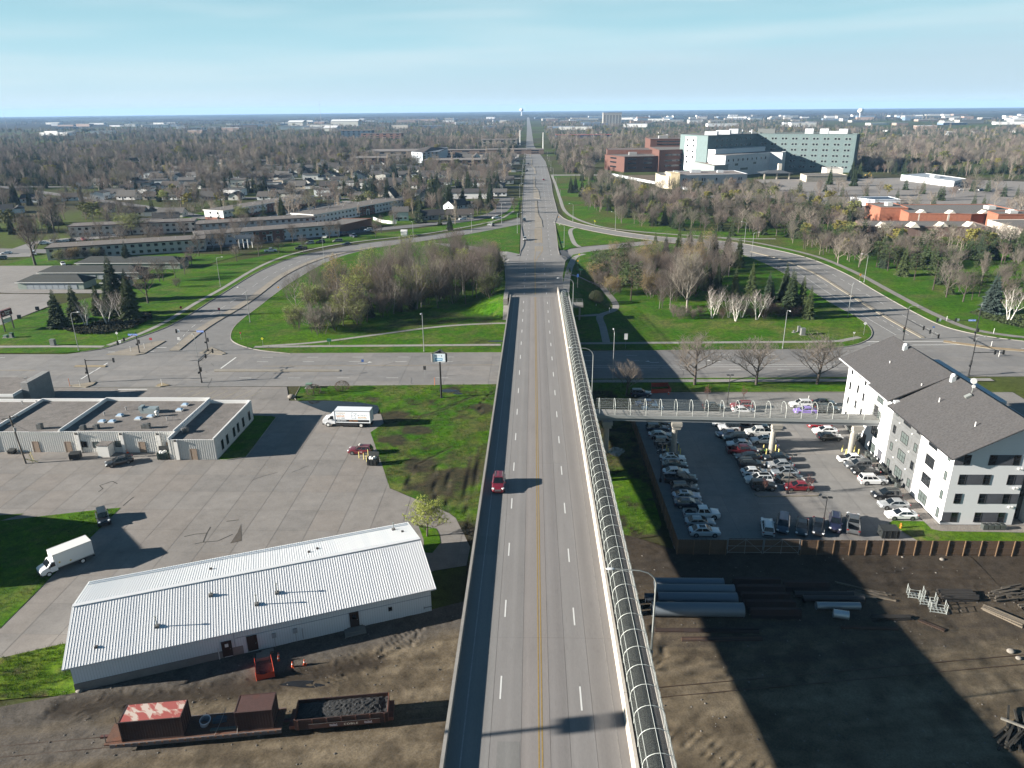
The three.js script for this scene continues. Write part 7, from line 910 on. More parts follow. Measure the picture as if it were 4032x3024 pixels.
{ // hospital under construction
const t=thing('hospital','large teal and white hospital block towering over the trees','building'),A=[150,-795],D=[167,-746],E=[228,-795],F=[312,-757],B1p=[153.5,-785],C1p=[160.5,-765];
block(t,[A,D,E,F,[318,-764],[300,-806],[228,-826],[165,-832]],0,35.5,teal,flatRoof);
const on=(p,q,s,e)=>[[p[0]+(q[0]- p[0])*s,p[1]+(q[1]- p[1])*s],[p[0]+(q[0]- p[0])*e,p[1]+(q[1]- p[1])*e]];
part('white_panel',M(0.76,0.77,0.78,0.7),t,(b)=>{const n=[-0.35,0.12];b.quad([B1p[0]+n[0],2,B1p[1]+n[1]],[C1p[0]+n[0],2,C1p[1]+n[1]],[C1p[0]+n[0],34,C1p[1]+n[1]],[B1p[0]+n[0],34,B1p[1]+n[1]]);});
grid(t,[B1p[0]- 0.45,B1p[1]+0.16],[C1p[0]- 0.45,C1p[1]+0.16],[5,16],seq(5,8.5,5.3),3.4,2.5,{frame:pale,fw:0.2});
const L=Math.hypot(84,38);grid(t,E,F,seq(9,5,9.8).flatMap((u)=>[u,u+3.1]),seq(6,3.6,5.3),2.5,2.3,{frame:tealP,fw:0.25});grid(t,D,E,seq(8,14,7.6),[25,30.2],3,2.2,{frame:tealP,fw:0.25});
part('stair_glazing',glassM,t,(b)=>b.quad([316,3,-760.2],[317.6,3,-762],[317.6,34,-762],[316,34,-760.2]));
for(const[p,w,h,d,m]of[[[176,-772],12,3.4,9,'w'],[[190,-782],14,4.2,9,'w'],[[203,-792],9,5,7,'w'],[[240,-806],17,4.6,7,'d'],[[277,-788],8,4.8,6,'w'],[[290,-783],8,4.8,6,'w'],[[306,-776],8,4.6,6,'w'],[[298,-780],10,2.6,6,'w']])part('plant_room',m==='w'?pale:M(0.2,0.22,0.22,0.7,{t:'ribs'}),t,(b)=>b.obox(p[0],35.6+h/2,p[1],w,h,d,-0.4));
for(const p of[[213,-797],[224,-803]])part('flue',pale,t,(b)=>b.bar([p[0],35.6,p[1]],[p[0],39.6,p[1]],0.5));
block(t,[[168,-745],[174,-741],[235,-788],[229,-794]],12,23,M(0.7,0.72,0.74,0.7),flatRoof,'upper_podium');
block(t,[[168,-723],[178,-716],[233,-764],[243,-757],[252,-775],[228,-790],[168,-742]],0,19,pale,flatRoof,'podium');grid(t,[178,-716],[233,-764],seq(9,5,7.6),[13.5],1.7,2.2);for(const[u,y,w]of[[18,9.5,5],[48,9.5,5],[31,5,12]])wallWin(t,[178,-716],[233,-764],u,y,w,2,{nx:3,pane:glassPale});
block(t,[[157,-770],[165,-702],[200,-738],[190,-760]],0,11,tealP,M(0.36,0.25,0.19,0.95,{t:'gravel'}),'low_wing');
block(t,[[117,-611],[173,-621],[171,-655],[112,-650]],0,10.5,M(0.60,0.62,0.65,0.7,{t:'grain'}),M(0.42,0.36,0.33,0.95,{t:'gravel'}),'front_wing');block(t,[[110,-612],[116.8,-610.4],[115,-622],[108,-624]],0,12.2,M(0.62,0.52,0.34,0.8,{t:'grain'}),null,'stair_tower');block(t,[[104,-622],[109,-613],[111,-650],[103,-645]],0,9.6,creamM,flatRoof,'side_wing');
for(const u of[3,5,10.5,12.5,19,21,31,42,44,50,52])wallWin(t,[117,-610.9],[173,-620.9],u,6,1,2.3);part('loading_doors',M(0.42,0.36,0.33,0.8,{t:'wood'}),t,(b)=>b.quad([146,0.2,-615.8],[171.4,0.2,-620.4],[171.4,3.6,-620.4],[146,3.6,-615.8]));part('roof_unit',pale,t,(b)=>{b.obox(135,11.6,-640,8,2.2,5);b.obox(155,11.4,-638,5,2,3);b.obox(118,11.4,-636,4,2,3);});
const g=thing('entrance_canopy','dark entrance canopy in front of the hospital podium','canopy');part('roof',M(0.1,0.11,0.12,0.7),g,(b)=>hipX(b,206,232,-706,-690,5.4,7.6));for(const x of[208,219,230])part('column',creamM,g,(b)=>b.box(x - 0.5,x+0.5,0,5.2,-692,-691));part('chimney',M(0.6,0.55,0.47,0.8),g,(b)=>b.box(222,225,5,13,-702,-699));
const h=thing('clinic_wing','low cream and brick clinic wing right of the canopy','building');block(h,[[236,-664],[272,-668],[272,-690],[238,-686]],0,5,creamM,flatRoof);block(h,[[262,-690],[276,-688],[277,-702],[263,-704]],0,9,M(0.6,0.57,0.53,0.8),flatRoof,'upper_wall');
}
{const t=thing('brick_building','red brick multi-level medical building left of the hospital','building'),br=M(0.185,0.08,0.058,0.9,{t:'grain'}),strp=M(0.05,0.04,0.04,0.5);const bl=(p,h)=>block(t,p,0,h,br,flatRoof);bl([[76,-819],[92,-777],[126,-784],[126,-830]],15);bl([[80,-835],[130,-826],[133,-862],[82,-868]],19);bl([[127,-780],[160,-792],[160,-850],[127,-850]],21);bl([[128,-850],[168,-850],[168,-890],[128,-890]],29);for(const y of[3.5,8,12]){wallWin(t,[92,-776.9],[126,-783.9],8,y,9,1.6,{nx:4,frame:strp});wallWin(t,[92,-776.9],[126,-783.9],25,y,9,1.6,{nx:4,frame:strp});wallWin(t,[76,-818.9],[92,-777],20,y,14,1.6,{nx:5,frame:strp});}for(const y of[5,10,15.5])wallWin(t,[127,-779.9],[160,-791.9],17,y,20,1.8,{nx:6,frame:strp});for(const y of[23,26])wallWin(t,[128,-849.9],[168,-849.9],20,y,26,1.4,{nx:6,frame:strp});part('roof_unit',M(0.4,0.4,0.4,0.7),t,(b)=>{b.box(100,108,15.1,18,-812,-806);b.box(140,150,29.1,32,-875,-868);});}
// excavation works beside the hospital
{const wf=thing('site_hoarding','white hoarding around the building site left of the hospital','fence');const P=[[76,-742],[92,-690],[104,-655],[122,-604]];for(let i=0;i<3;i++)part('hoarding_panel',pale,wf,(b)=>{const a=P[i],c=P[i+1];b.quad([a[0],0,a[1]],[c[0],0,c[1]],[c[0],2.2,c[1]],[a[0],2.2,a[1]]);b.bar([a[0],0,a[1]],[a[0],2.4,a[1]],0.08);});sheet('building_site',[[78,-742],[124,-604],[190,-606],[176,-700],[150,-745]],0.1,dirtM,{cell:5,color:(x,z)=>mix3([0.22,0.16,0.11],[0.36,0.3,0.24],fbm(x/9,z/9))});
sheet('hospital_parking',[[190,-600],[330,-600],[420,-560],[440,-640],[345,-700],[200,-690]],0.05,M(0.36,0.33,0.3,0.92,{t:'concrete'}),{cell:30});sheet('hospital_parking',[[222,-440],[330,-440],[420,-500],[420,-562],[330,-602],[190,-602],[172,-540],[200,-500]],0.06,M(0.34,0.31,0.285,0.92,{t:'concrete'}),{cell:30});sheet('drive',[[60,-560],[78,-552],[180,-545],[180,-560],[80,-575]],0.12,asphaltM,{cell:30});
sheet('cross_road',[[17,-744],[80,-742],[82,-756],[17,-758]],0.06,M(0.33,0.32,0.3,0.92,{t:'concrete'}),{cell:20});
const ex=thing('excavator','small yellow excavator on the hospital site','excavator',[304.4,-703.6],0.6),ym=M(0.55,0.33,0.03,0.6);part('house',ym,ex,(b)=>b.box(-1.4,1.4,1,2.6,-1.2,1.2));part('tracks',trimM,ex,(b)=>{for(const z of[-1,1])b.box(-1.8,1.8,0,0.95,z - 0.3,z+0.3);});part('boom',ym,ex,(b)=>b.path([[1.2,1.8,0],[4,4.6,0],[6.4,2.6,0],[6.6,0.6,0]],0.25,4));const ct=thing('tractor','green tractor beside the low white clinic','tractor',[337.4,-704.4],1);part('body',M(0.02,0.16,0.04,0.6),ct,(b)=>{b.box(-1.5,1.8,0.9,1.8,-0.6,0.6);b.box(-1.2,0.2,1.8,3,-0.7,0.7);});part('tyres',tyreM,ct,(b)=>{for(const[x,r]of[[-0.9,0.85],[1.3,0.55]])for(const z of[-0.9,0.9])b.cyl(r,r,0.4,x,r,z,14,PI/2);});}
{const t=thing('low_clinic','low white clinic with a bluish flat roof beyond the parking','building');block(t,[[322,-676],[335,-614],[356,-636],[350,-690]],0,4.2,M(0.66,0.67,0.68,0.7),M(0.36,0.42,0.48,0.8));for(let k=0;k<7;k++)wallWin(t,[335,-613.9],[356,-635.9],3+k*4,1.2,1.8,1.6);part('roof_unit',pale,t,(b)=>b.box(336,341,4.3,6.2,-655,-648));
const u=thing('wrapped_house','white wrapped low building with blue roof among bare trees','building');block(u,[[212,-510],[221,-494],[238,-494],[238,-512]],0,4.2,M(0.62,0.66,0.72,0.7),M(0.05,0.09,0.15,0.7));for(let k=0;k<4;k++)wallWin(u,[221,-493.9],[238,-493.9],3+k*4,1.2,1.6,1.7);
const o=thing('school_building','orange brick complex with white gables at the right edge','building'),ob=M(0.50,0.19,0.11,0.9,{t:'grain'}),gb=M(0.70,0.66,0.58,0.8);block(o,[[200,-404],[230,-399],[262,-404],[262,-440],[206,-440]],0,7.6,ob,flatRoof);block(o,[[192,-420],[206,-418],[208,-440],[192,-440]],0,8.6,ob,flatRoof);block(o,[[228,-353],[290,-350],[290,-384],[230,-384]],0,6.8,M(0.66,0.60,0.52,0.8,{t:'grain'}),flatRoof);block(o,[[236,-386],[290,-384],[290,-399],[238,-399]],0,9.2,ob,flatRoof);block(o,[[168,-378],[226,-374],[228,-394],[170,-398]],0,4.6,M(0.3,0.2,0.17,0.9,{t:'grain'}),flatRoof,'annex_wall');for(const[x,z]of[[207,-403.6],[221,-401.2],[238,-401],[254,-403.5]]){part('gable',gb,o,(b)=>{b.box(x - 2.2,x+2.2,0,7.6,z - 0.2,z+0.5);b.tri([x - 2.2,7.6,z+0.5],[x+2.2,7.6,z+0.5],[x,9.6,z+0.5]);b.quad([x - 2.2,7.6,z+0.5],[x,9.6,z+0.5],[x,9.4,z - 4],[x - 2.2,7.6,z - 4]);b.quad([x,9.6,z+0.5],[x+2.2,7.6,z+0.5],[x+2.2,7.6,z - 4],[x,9.4,z - 4]);});win(o,'S',z+0.5,x,4.4,1.2,2,{nx:2,ny:2});}for(const x of[175,190,204,218])part('gable',gb,o,(b)=>{b.tri([x - 2.4,4.6,-375.2+(197 - x)*0.02],[x+2.4,4.6,-375.2+(197 - x)*0.02],[x,7,-375.4]);b.quad([x - 2.4,4.6,-375],[x,7,-375.4],[x,6.8,-381],[x - 2.4,4.6,-381]);b.quad([x,7,-375.4],[x+2.4,4.6,-375],[x+2.4,4.6,-381],[x,6.8,-381]);});part('roof_unit',M(0.6,0.6,0.58,0.6),o,(b)=>{b.box(199,202,8.7,10.5,-432,-428);b.box(250,254,7.7,9.4,-424,-419);b.box(244,248,9.3,10.6,-394,-390);});for(const x of[232,240,250,262])win(o,'S',-352.9,x,2,2.4,1.8,{nx:2});}
// long two-storey apartment blocks on the left
function motel(label,p,ang,L,W,H,wm,o={}){
const t=thing('apartment_block',label,'building',p,ang,'low apartment blocks on the left');for(let d=0;d<=L;d+=9)clearOf([p[0]+Math.cos(ang)*d+Math.sin(ang)*-W/2,p[1]- Math.sin(ang)*d - Math.cos(ang)*W/2],W*0.62);
part('wall',wm,t,(b)=>b.box(0,L,o.brick?1.6:0,H,-W,0));if(o.brick)part('brick_base',brickRed,t,(b)=>b.box(0.01,L - 0.01,0,1.6,-W+0.01,-0.01));part('roof',M(0.225,0.195,0.175,0.95,{t:'gravel'}),t,(b)=>{b.box(-0.4,L+0.4,H+0.01,H+0.25,-W - 0.5,0.5);});part('fascia',o.fascia??frameWhite,t,(b)=>{b.box(-0.45,L+0.45,H - 0.15,H+0.3,0.5,0.58);b.box(-0.5,-0.42,H - 0.15,H+0.3,-W - 0.5,0.5);});
for(let k=0;k*3.3+2<L;k++){for(const y of H>4.5?[0.9,3.6]:[1.2]){const b3=o.entry&&Math.abs(k*3.3+2 - o.entry)<7;win(t,'S',b3?0.06:0,k*3.3+2,y,1.5,1.2,{nx:2,frame:o.dark?frameDark:frameWhite});}}for(const u of[-W*0.3,-W*0.68])for(const y of H>4.5?[0.9,3.6]:[1.2])win(t,'W',0,u,y,1.3,1.2,{nx:2});
if(o.entry){panel('brick_front',t,'S',0,o.entry,0.01,15,H - 0.3,brickRed,0.05);part('porch',frameWhite,t,(b)=>{b.box(o.entry - 1.4,o.entry - 1.1,0,2.8,0.06,0.5);b.box(o.entry+1.1,o.entry+1.4,0,2.8,0.06,0.5);b.box(o.entry - 1.5,o.entry+1.5,2.8,3.4,0.06,0.6);});door(t,'S',0.06,o.entry,0,1.8,2.4,frameDark);}
for(let k=0;k*7+4<L;k++)part('roof_vent',M(0.45,0.45,0.44,0.6),t,(b)=>b.bar([k*7+4,H+0.2,-W*(0.35+(k % 2)*0.3)],[k*7+4,H+1,-W*(0.35+(k % 2)*0.3)],0.14));return t;
}
const mAng=Math.atan2(82,32.8);const cream=M(0.74,0.76,0.78,0.8,{t:'siding'});
motel('long white two-storey block with brick base and central brick porch',[-186.9,-446.4],mAng,88,15,5.6,cream,{brick:1,entry:46});motel('white two-storey block nearest the grass lot with brick porch',[-126.2,-426.3],Math.atan2(77.1,39.4),86,17,5.6,cream,{entry:48});motel('long brown-roofed low block behind the colonnade',[-180.4,-394.1],0.42,62,14,5.2,M(0.56,0.58,0.62,0.8,{t:'siding'}),{dark:1,fascia:M(0.1,0.09,0.085,0.7)});
motel('grey two-storey block with white colonnade at the side street',[-163.3,-354.7],0.5,70,14,5.6,M(0.57,0.61,0.67,0.8,{t:'siding'}),{entry:34,fascia:M(0.2,0.19,0.18,0.7)});motel('grey block with dark eaves beside the garages',[-217.2,-322.1],0.36,66,13,5.4,M(0.58,0.55,0.52,0.8,{t:'siding'}),{dark:1,fascia:M(0.05,0.04,0.04,0.7)});motel('beige balconied two-storey block behind five parked cars',[-245.1,-385.3],0.3,62,13,5.6,M(0.6,0.56,0.52,0.8,{t:'siding'}),{dark:1,fascia:M(0.12,0.05,0.05,0.7)});
{const c=thing('portico','white columned portico on the grey block','portico',[-138.3,-351.4],0.5);for(const x of[-3,-1,1,3])part('column',frameWhite,c,(b)=>b.cyl(0.22,0.2,5,x,2.5,0,10));part('pediment',M(0.3,0.32,0.34,0.8),c,(b)=>gableX(b,-4,4,-3,1,5,6.4,0.3));const a=thing('brick_annex','small flat brick annex between the white block and parked cars','building');block(a,[[-116.4,-397.3],[-108.6,-392.1],[-104.4,-395.3],[-92,-424],[-110,-424]],0,3.6,M(0.34,0.15,0.09,0.9,{t:'grain'}),flatRoof);}
// garages
[[-192.9,-265.6,25,'pale green garage row with blue doors nearest the lawn',8],[-196,-283,40,'middle pale green garage row with dark hip roof',10],[-192,-302,44,'far pale green garage row behind the others',0],[-160.3,-264.6,7.5,'short pale green garage end by the spruces',0]].forEach(([x,z,L,l,n])=>{const t=thing('garage_row',l,'garage',[x,z],0,'garage rows');clearOf([x+L/2,z - 4],L/2+2);part('wall',M(0.42,0.50,0.44,0.8,{t:'siding'}),t,(b)=>b.box(0,L,0,2.7,-8.4,0));part('roof',M(0.05,0.062,0.06,0.9,{t:'shingle'}),t,(b)=>hipX(b,0,L,-8.4,0,2.8,4.8));part('fascia',frameWhite,t,(b)=>b.box(-0.55,L+0.55,2.55,2.78,0.5,0.56));for(let k=0;k<n;k++)door(t,'S',0,4.6+k*(L - 6)/n,0,2.4,2.2,M(0.40,0.45,0.50,0.7),'garage_door');});
sheet('drive',[[-240,-310],[-230,-266],[-205,-262],[-190,-259],[-158,-259],[-155,-264.5],[-192,-265.5],[-196,-283],[-200,-310]],0.1,M(0.33,0.31,0.29,0.92,{t:'concrete'}),{cell:20});sheet('drive',[[-240,-262],[-190,-258],[-176,-257.5],[-165.4,-242],[-166,-217],[-190,-208],[-260,-190],[-260,-262]],0.125,M(0.35,0.33,0.31,0.92,{t:'concrete'}),{cell:20});
sheet('block_parking',[[-173.8,-446.0],[-151.3,-429.1],[-145.2,-444.9],[-126.7,-505.1],[-117.7,-532.5],[-136.3,-545.3],[-150.2,-517.0],[-166.3,-463.0]],0.13,M(0.36,0.345,0.33,0.92,{t:'concrete'}),{cell:20});strip('side_street',curve([[-300,-352],[-190,-345],[-130,-372],[-100,-398],[-62,-424],[-40,-442],[-24,-470],[-19,-560]],6),-5,5,0.13,asphaltM);strip('side_street',[[-24,-556],[-80,-555],[-115,-556],[-210,-566],[-330,-600]],-4.5,4.5,0.1,M(0.3,0.28,0.27,0.92,{t:'concrete'}));strip('side_street',[[-200,-455],[-250,-500],[-330,-560],[-520,-700]],-4.5,4.5,0.1,asphaltM);strip('side_street',[[-300,-352],[-420,-362],[-600,-400]],-5,5,0.1,asphaltM);sheet('block_parking',[[-251.5,-365.7],[-235.4,-373.5],[-219.9,-387.5],[-223.7,-393.7],[-246.5,-382.4],[-256.9,-374.1],[-252.1,-340.6],[-244.1,-329.0],[-231.2,-331.0]],0.12,M(0.3,0.29,0.28,0.92,{t:'concrete'}),{cell:20});
for(const z of[-640,-720,-810,-900,-1000])strip('side_street',[[-12,z],[-700,z - 40]],-4,4,0.06,M(0.26,0.25,0.24,0.92,{t:'concrete'}));
// houses -------------------------------------------------------------------------------------------------
const houseWalls=[[0.74,0.74,0.72],[0.62,0.61,0.56],[0.57,0.61,0.63],[0.6,0.52,0.42],[0.78,0.78,0.78],[0.4,0.42,0.43]].map((c)=>M(...c,0.8,{t:'siding'})),houseRoofs=[[0.085,0.08,0.08],[0.15,0.14,0.13],[0.12,0.1,0.085],[0.2,0.19,0.18]].map((c)=>M(...c,0.93,{t:'shingle'}));
function house(label,pos,turn,L,W,H,R,wm,rm,o={}){
const t=thing('house',label,'house',pos,turn,o.group??'houses of the neighbourhood');clearOf(pos,Math.max(L,W)*0.5+2.5);
part('wall',wm,t,(b)=>{b.box(-L/2,L/2,0,H,-W/2,W/2);gableEnds(b,-L/2,L/2,-W/2,W/2,H,R);});part('roof',rm,t,(b)=>gableX(b,-L/2,L/2,-W/2,W/2,H,R,0.5,0.16));
for(const u of[-L*0.3,0,L*0.3])win(t,'S',W/2,u,1.1,1.6,1.2,{frame:frameWhite});win(t,'W',-L/2,0,1.1,1.3,1.2,{frame:frameWhite});win(t,'E',L/2,0,1.1,1.3,1.2,{frame:frameWhite});door(t,'S',W/2,-L*0.14,0,1,2.1,frameDark);
if(o.gar){part('garage_wing',wm,t,(b)=>{b.box(L/2+0.01,L/2+6,0,2.7,-W/2,W/2+1.5);});part('garage_roof',rm,t,(b)=>{b.quad([L/2 - 0.2,2.65,W/2+2],[L/2+3,4.3,W/2+2],[L/2+3,4.3,-W/2 - 0.4],[L/2 - 0.2,2.65,-W/2 - 0.4]);b.quad([L/2+3,4.3,W/2+2],[L/2+6.4,2.6,W/2+2],[L/2+6.4,2.6,-W/2 - 0.4],[L/2+3,4.3,-W/2 - 0.4]);b.tri([L/2,2.7,W/2+1.52],[L/2+6,2.7,W/2+1.52],[L/2+3,4.2,W/2+1.52]);});door(t,'S',W/2+1.5,L/2+3,0,4,2.1,frameWhite,'garage_door');}
return t;
}
house('white two-storey house with blank gable near the avenue ramp',[-79,-444],0.15,9,8,5.6,8,houseWalls[4],houseRoofs[3]);house('long white row house with dark roof above the ramp',[-49.7,-557.5],0,33,9,4.6,7,houseWalls[4],houseRoofs[0]);house('white garage house with gable at the avenue corner',[-25.2,-573.9],0,10,9,3,5.2,houseWalls[4],houseRoofs[3]);house('grey gabled house by the avenue, behind the white garage',[-23.4,-669.0],0,12,10,3.4,6.4,houseWalls[1],houseRoofs[1]);house('dark roofed house with steep gable in front of the row house',[-51.1,-495.9],0.9,14,10,3,6,houseWalls[2],houseRoofs[0],{gar:1});house('house with black shop front and parked white suv',[-44.3,-451.5],0.1,16,10,3,5.6,houseWalls[3],houseRoofs[2]);house('blue grey roofed house behind the blank white one',[-61.4,-449.2],0.4,14,9,3,5.6,houseWalls[5],houseRoofs[0]);house('green-grey ranch house behind the far white block',[-193.9,-577.3],0,16,9,3,5,houseWalls[1],houseRoofs[1]);house('pinkish brick house beside the ranch house',[-180.9,-580.0],0,9,9,3,5,M(0.5,0.36,0.28,0.85),houseRoofs[3]);
{const t=thing('picket_fence','curved white board fence beside the blank white house','fence');const P=curve([[-95.9,-445.3],[-89.4,-434.9],[-82.5,-428.7],[-79.0,-428.6]],5);for(let i=0;i+1<P.length;i++)part('fence_panel',frameWhite,t,(b)=>{const a=P[i],c=P[i+1];b.quad([a[0],0,a[1]],[c[0],0,c[1]],[c[0],1.8,c[1]],[a[0],1.8,a[1]]);b.bar([a[0],0,a[1]],[a[0],2,a[1]],0.06);});const s=thing('garden_shed','tiny white shed on the grass by the ramp','shed',[-67.7,-387.7]);part('wall',frameWhite,s,(b)=>b.box(-1.6,1.6,0,2.2,-1.2,1.2));part('roof',M(0.6,0.6,0.6,0.7),s,(b)=>gableX(b,-1.6,1.6,-1.2,1.2,2.2,3,0.15,0.06));}
{
const r=rng(77),rows=[[-545,-60,-340],[-572,-60,-340],[-628,-30,-360],[-655,-30,-380],[-708,-30,-420],[-736,-30,-440],[-798,-30,-470],[-826,-30,-500],[-888,-30,-530],[-918,-30,-560],[-985,-30,-600],[-1020,-30,-640]];let n=0;
for(const[z0,xa,xb]of rows)for(let x=xa;x>xb;x -=19+r()*9){if(Math.abs(x+142)<30&&z0<-870)continue;const p=[x,z0+(x*0.055)+(r()- 0.5)*7];if(keepOut.some((k)=>Math.hypot(k[0]- p[0],k[1]- p[1])<k[2]+7))continue;house(z0>-600?'white or grey house on the first street behind the blocks':z0>-760?'small gabled house among bare trees in the middle streets':'small gabled house in the far streets left of the avenue',p,(r()- 0.5)*0.3+(r()<0.3?PI/2:0),11+r()*5,8+r()*2,2.8+(r()<0.2?2.4:0),5.2+r()*1.4+(r()<0.2?1.6:0),houseWalls[Math.floor(r()*6)],houseRoofs[Math.floor(r()*4)],{gar:r()<0.35});n++;}
for(let k=0;k<26;k++){const x=-210 - r()*240,z=-400 - r()*230+(x+210)*0.3;const p=[x,z];if(keepOut.some((q)=>Math.hypot(q[0]- x,q[1]- z)<q[2]+7))continue;house('gabled house left of the long apartment blocks',p,r()*0.6,11+r()*5,9,2.9,5.6,houseWalls[Math.floor(r()*6)],houseRoofs[Math.floor(r()*4)],{gar:r()<0.4});}
for(let k=0;k<44;k++){const d=950+r()*1300,a=0.02+r()*0.62,p=[Math.sin(a)*d+20,-Math.cos(a)*d];if(p[0]<330&&p[1]>-900||keepOut.some((q)=>Math.hypot(q[0]- p[0],q[1]- p[1])<q[2]+10))continue;house('small house among trees far right of the avenue',p,r()*3,13+r()*7,9,3.2,6,houseWalls[Math.floor(r()*6)],houseRoofs[Math.floor(r()*4)],{group:'houses far right'});}
}
// mid-distance blocks by the avenue
{const t=thing('tall_apartments','pale blue four-storey apartment house left of the avenue','building'),bm=M(0.48,0.53,0.60,0.8,{t:'siding'});block(t,[[-152,-956],[-135.4,-936],[-118,-960],[-118,-1060],[-150,-1060]],0,12,bm,null);part('roof',M(0.10,0.075,0.065,0.9,{t:'shingle'}),t,(b)=>{b.quad([-153,12,-958],[-135,12,-934],[-133,15.5,-1000],[-138,15.5,-1000]);b.quad([-135,12,-934],[-116,12,-958],[-116,12,-1062],[-133,15.5,-1000]);b.quad([-153,12,-958],[-138,15.5,-1000],[-138,15.5,-1030],[-153,12,-1062]);b.tri([-138,15.5,-1000],[-133,15.5,-1000],[-135,15,-1040]);});grid(t,[-152,-955.8],[-135.4,-935.8],[6,14],seq(4,1.2,2.9),2.2,1.7);grid(t,[-135.4,-935.8],[-118,-959.8],seq(4,4,7),seq(4,1.2,2.9),3,1.8);
for(const[p,w,d,h,c,l]of[[[-60,-1120],150,26,6,[0.30,0.21,0.16],'long brown strip mall left of the avenue'],[[-36,-1120],60,24,6.5,[0.32,0.2,0.15],'brick shop building beside the far signals'],[[-90,-890],70,34,7,[0.2,0.13,0.10],'long brown hip-roofed hall behind conifers'],[[-190,-905],40,30,9,[0.16,0.085,0.06],'dark brown gabled hall beside the pale blue apartments'],[[-185,-1080],90,60,8,[0.34,0.28,0.22],'wide tan-roofed hall behind the pale blue apartments'],[[100,-1560],110,40,11,[0.05,0.14,0.3],'blue building with red roof right of the avenue'],[[286,-2860],66,40,44,[0.5,0.48,0.44],'pale residential tower on the right skyline'],[[-58,-1330],60,30,12,[0.42,0.38,0.32],'pale hall with glazed roof left of the far avenue'],[[-400,-1760],70,30,18,[0.08,0.16,0.24],'blue-grey block far left above the trees'],[[-340,-1740],90,30,12,[0.4,0.2,0.14],'reddish school building far left above the trees']]){const q=thing('block_building',l,'building',p);clearOf(p,Math.max(w,d)*0.55);part('wall',M(...c,0.85,{t:'grain'}),q,(b)=>b.box(-w/2,w/2,0,h,-d/2,d/2));part('roof',l.includes('red roof')?M(0.3,0.06,0.05,0.9):M(0.22,0.19,0.17,0.95),q,(b)=>b.box(-w/2 - 0.5,w/2+0.5,h+0.02,h+0.6,-d/2 - 0.5,d/2+0.5));const nf=Math.max(1,Math.round(h/3.6));for(let f=0;f<Math.min(nf,10);f++)for(let k=0;k<6;k++)win(q,'S',d/2,-w/2+w*(k+0.5)/6,1+f*h/nf,w/14,h/nf*0.5,{fw:0.12});}
sheet('mall_parking',[[-125,-1100],[-20,-1100],[-20,-1030],[-110,-1040]],0.08,M(0.4,0.37,0.34,0.92),{cell:40});
function tower(label,p,h,r){const t=thing('water_tower',label,'water tower',p),wm=M(0.74,0.74,0.74,0.6);part('stem',wm,t,(b)=>b.geo(new THREE.LatheGeometry([[r*0.5,0],[r*0.22,h*0.1],[r*0.2,h*0.6],[r*0.4,h*0.72]].map((q)=>new THREE.Vector2(...q)),16)));part('tank',wm,t,(b)=>b.geo(new THREE.SphereGeometry(r,18,12),0,h - r*0.8,0,0,0,0,[1,0.8,1]));}
tower('white globe water tower on the right skyline',[1500,-3640],48,13);tower('white water tower at the end of the avenue',[-104,-6900],62,17);
const mast=(l,p,h)=>{const t=thing('radio_mast',l,'mast',p);part('mast',M(0.45,0.45,0.47,0.6),t,(b)=>b.bar([0,0,0],[0,h,0],h*0.006,h*0.004,6));part('brace',M(0.45,0.45,0.47,0.6),t,(b)=>{for(let k=0;k<8;k++)b.bar([-h*0.015,h*k/8,0],[h*0.015,h*(k+1)/8,0],h*0.002,h*0.002,4);});};mast('thin radio mast rising left of the avenue horizon',[-1150,-4200],110);mast('lattice pylon at the far left skyline',[-1790,-2600],62);mast('lattice mast on the far right skyline',[2240,-3560],88);mast('thin mast at the right edge of the skyline',[3050,-3800],100);
const r=rng(123);for(let k=0;k<210;k++){const right=r()<0.62,d=2300+Math.pow(r(),0.8)*3000,a=right?-0.02+r()*0.66:-0.58+r()*0.55;const x=Math.sin(a)*d,z=-Math.cos(a)*d;if(Math.abs(x+10 -(z+2000)*0.004)<60)continue;const w=22+r()*80,h=5+r()*7,c=[[0.66,0.65,0.62],[0.5,0.47,0.42],[0.6,0.6,0.62],[0.42,0.3,0.24],[0.2,0.28,0.38],[0.7,0.7,0.7]][Math.floor(r()*6)];const q=thing('warehouse',right?'low commercial building on the right horizon':'low commercial building on the left horizon','building',[x,z],r()*0.4 - 0.2,'commercial buildings on the horizon');part('wall',M(...c,0.85),q,(b)=>b.box(-w/2,w/2,0,h,-15,15));part('roof',M(...[[0.4,0.42,0.46],[0.56,0.57,0.58],[0.3,0.34,0.42]][Math.floor(r()*3)],0.9),q,(b)=>b.box(-w/2 - 0.3,w/2+0.3,h+0.02,h+0.5,-15.3,15.3));clearOf([x,z+20],w*0.6+10);}
for(const[x,z,w,h]of[[-760,-3150,110,20],[-960,-3150,60,18],[-640,-2460,40,10]]){const q=thing('arena','large pale hall on the left horizon','building',[x,z],0,'large halls on the left horizon');part('wall',M(0.62,0.6,0.55,0.8),q,(b)=>b.box(-w/2,w/2,0,h,-30,30));part('roof',M(0.7,0.7,0.7,0.7),q,(b)=>gableX(b,-w/2,w/2,-30,30,h,h+6,1,0.5));clearOf([x,z+40],90);}
}
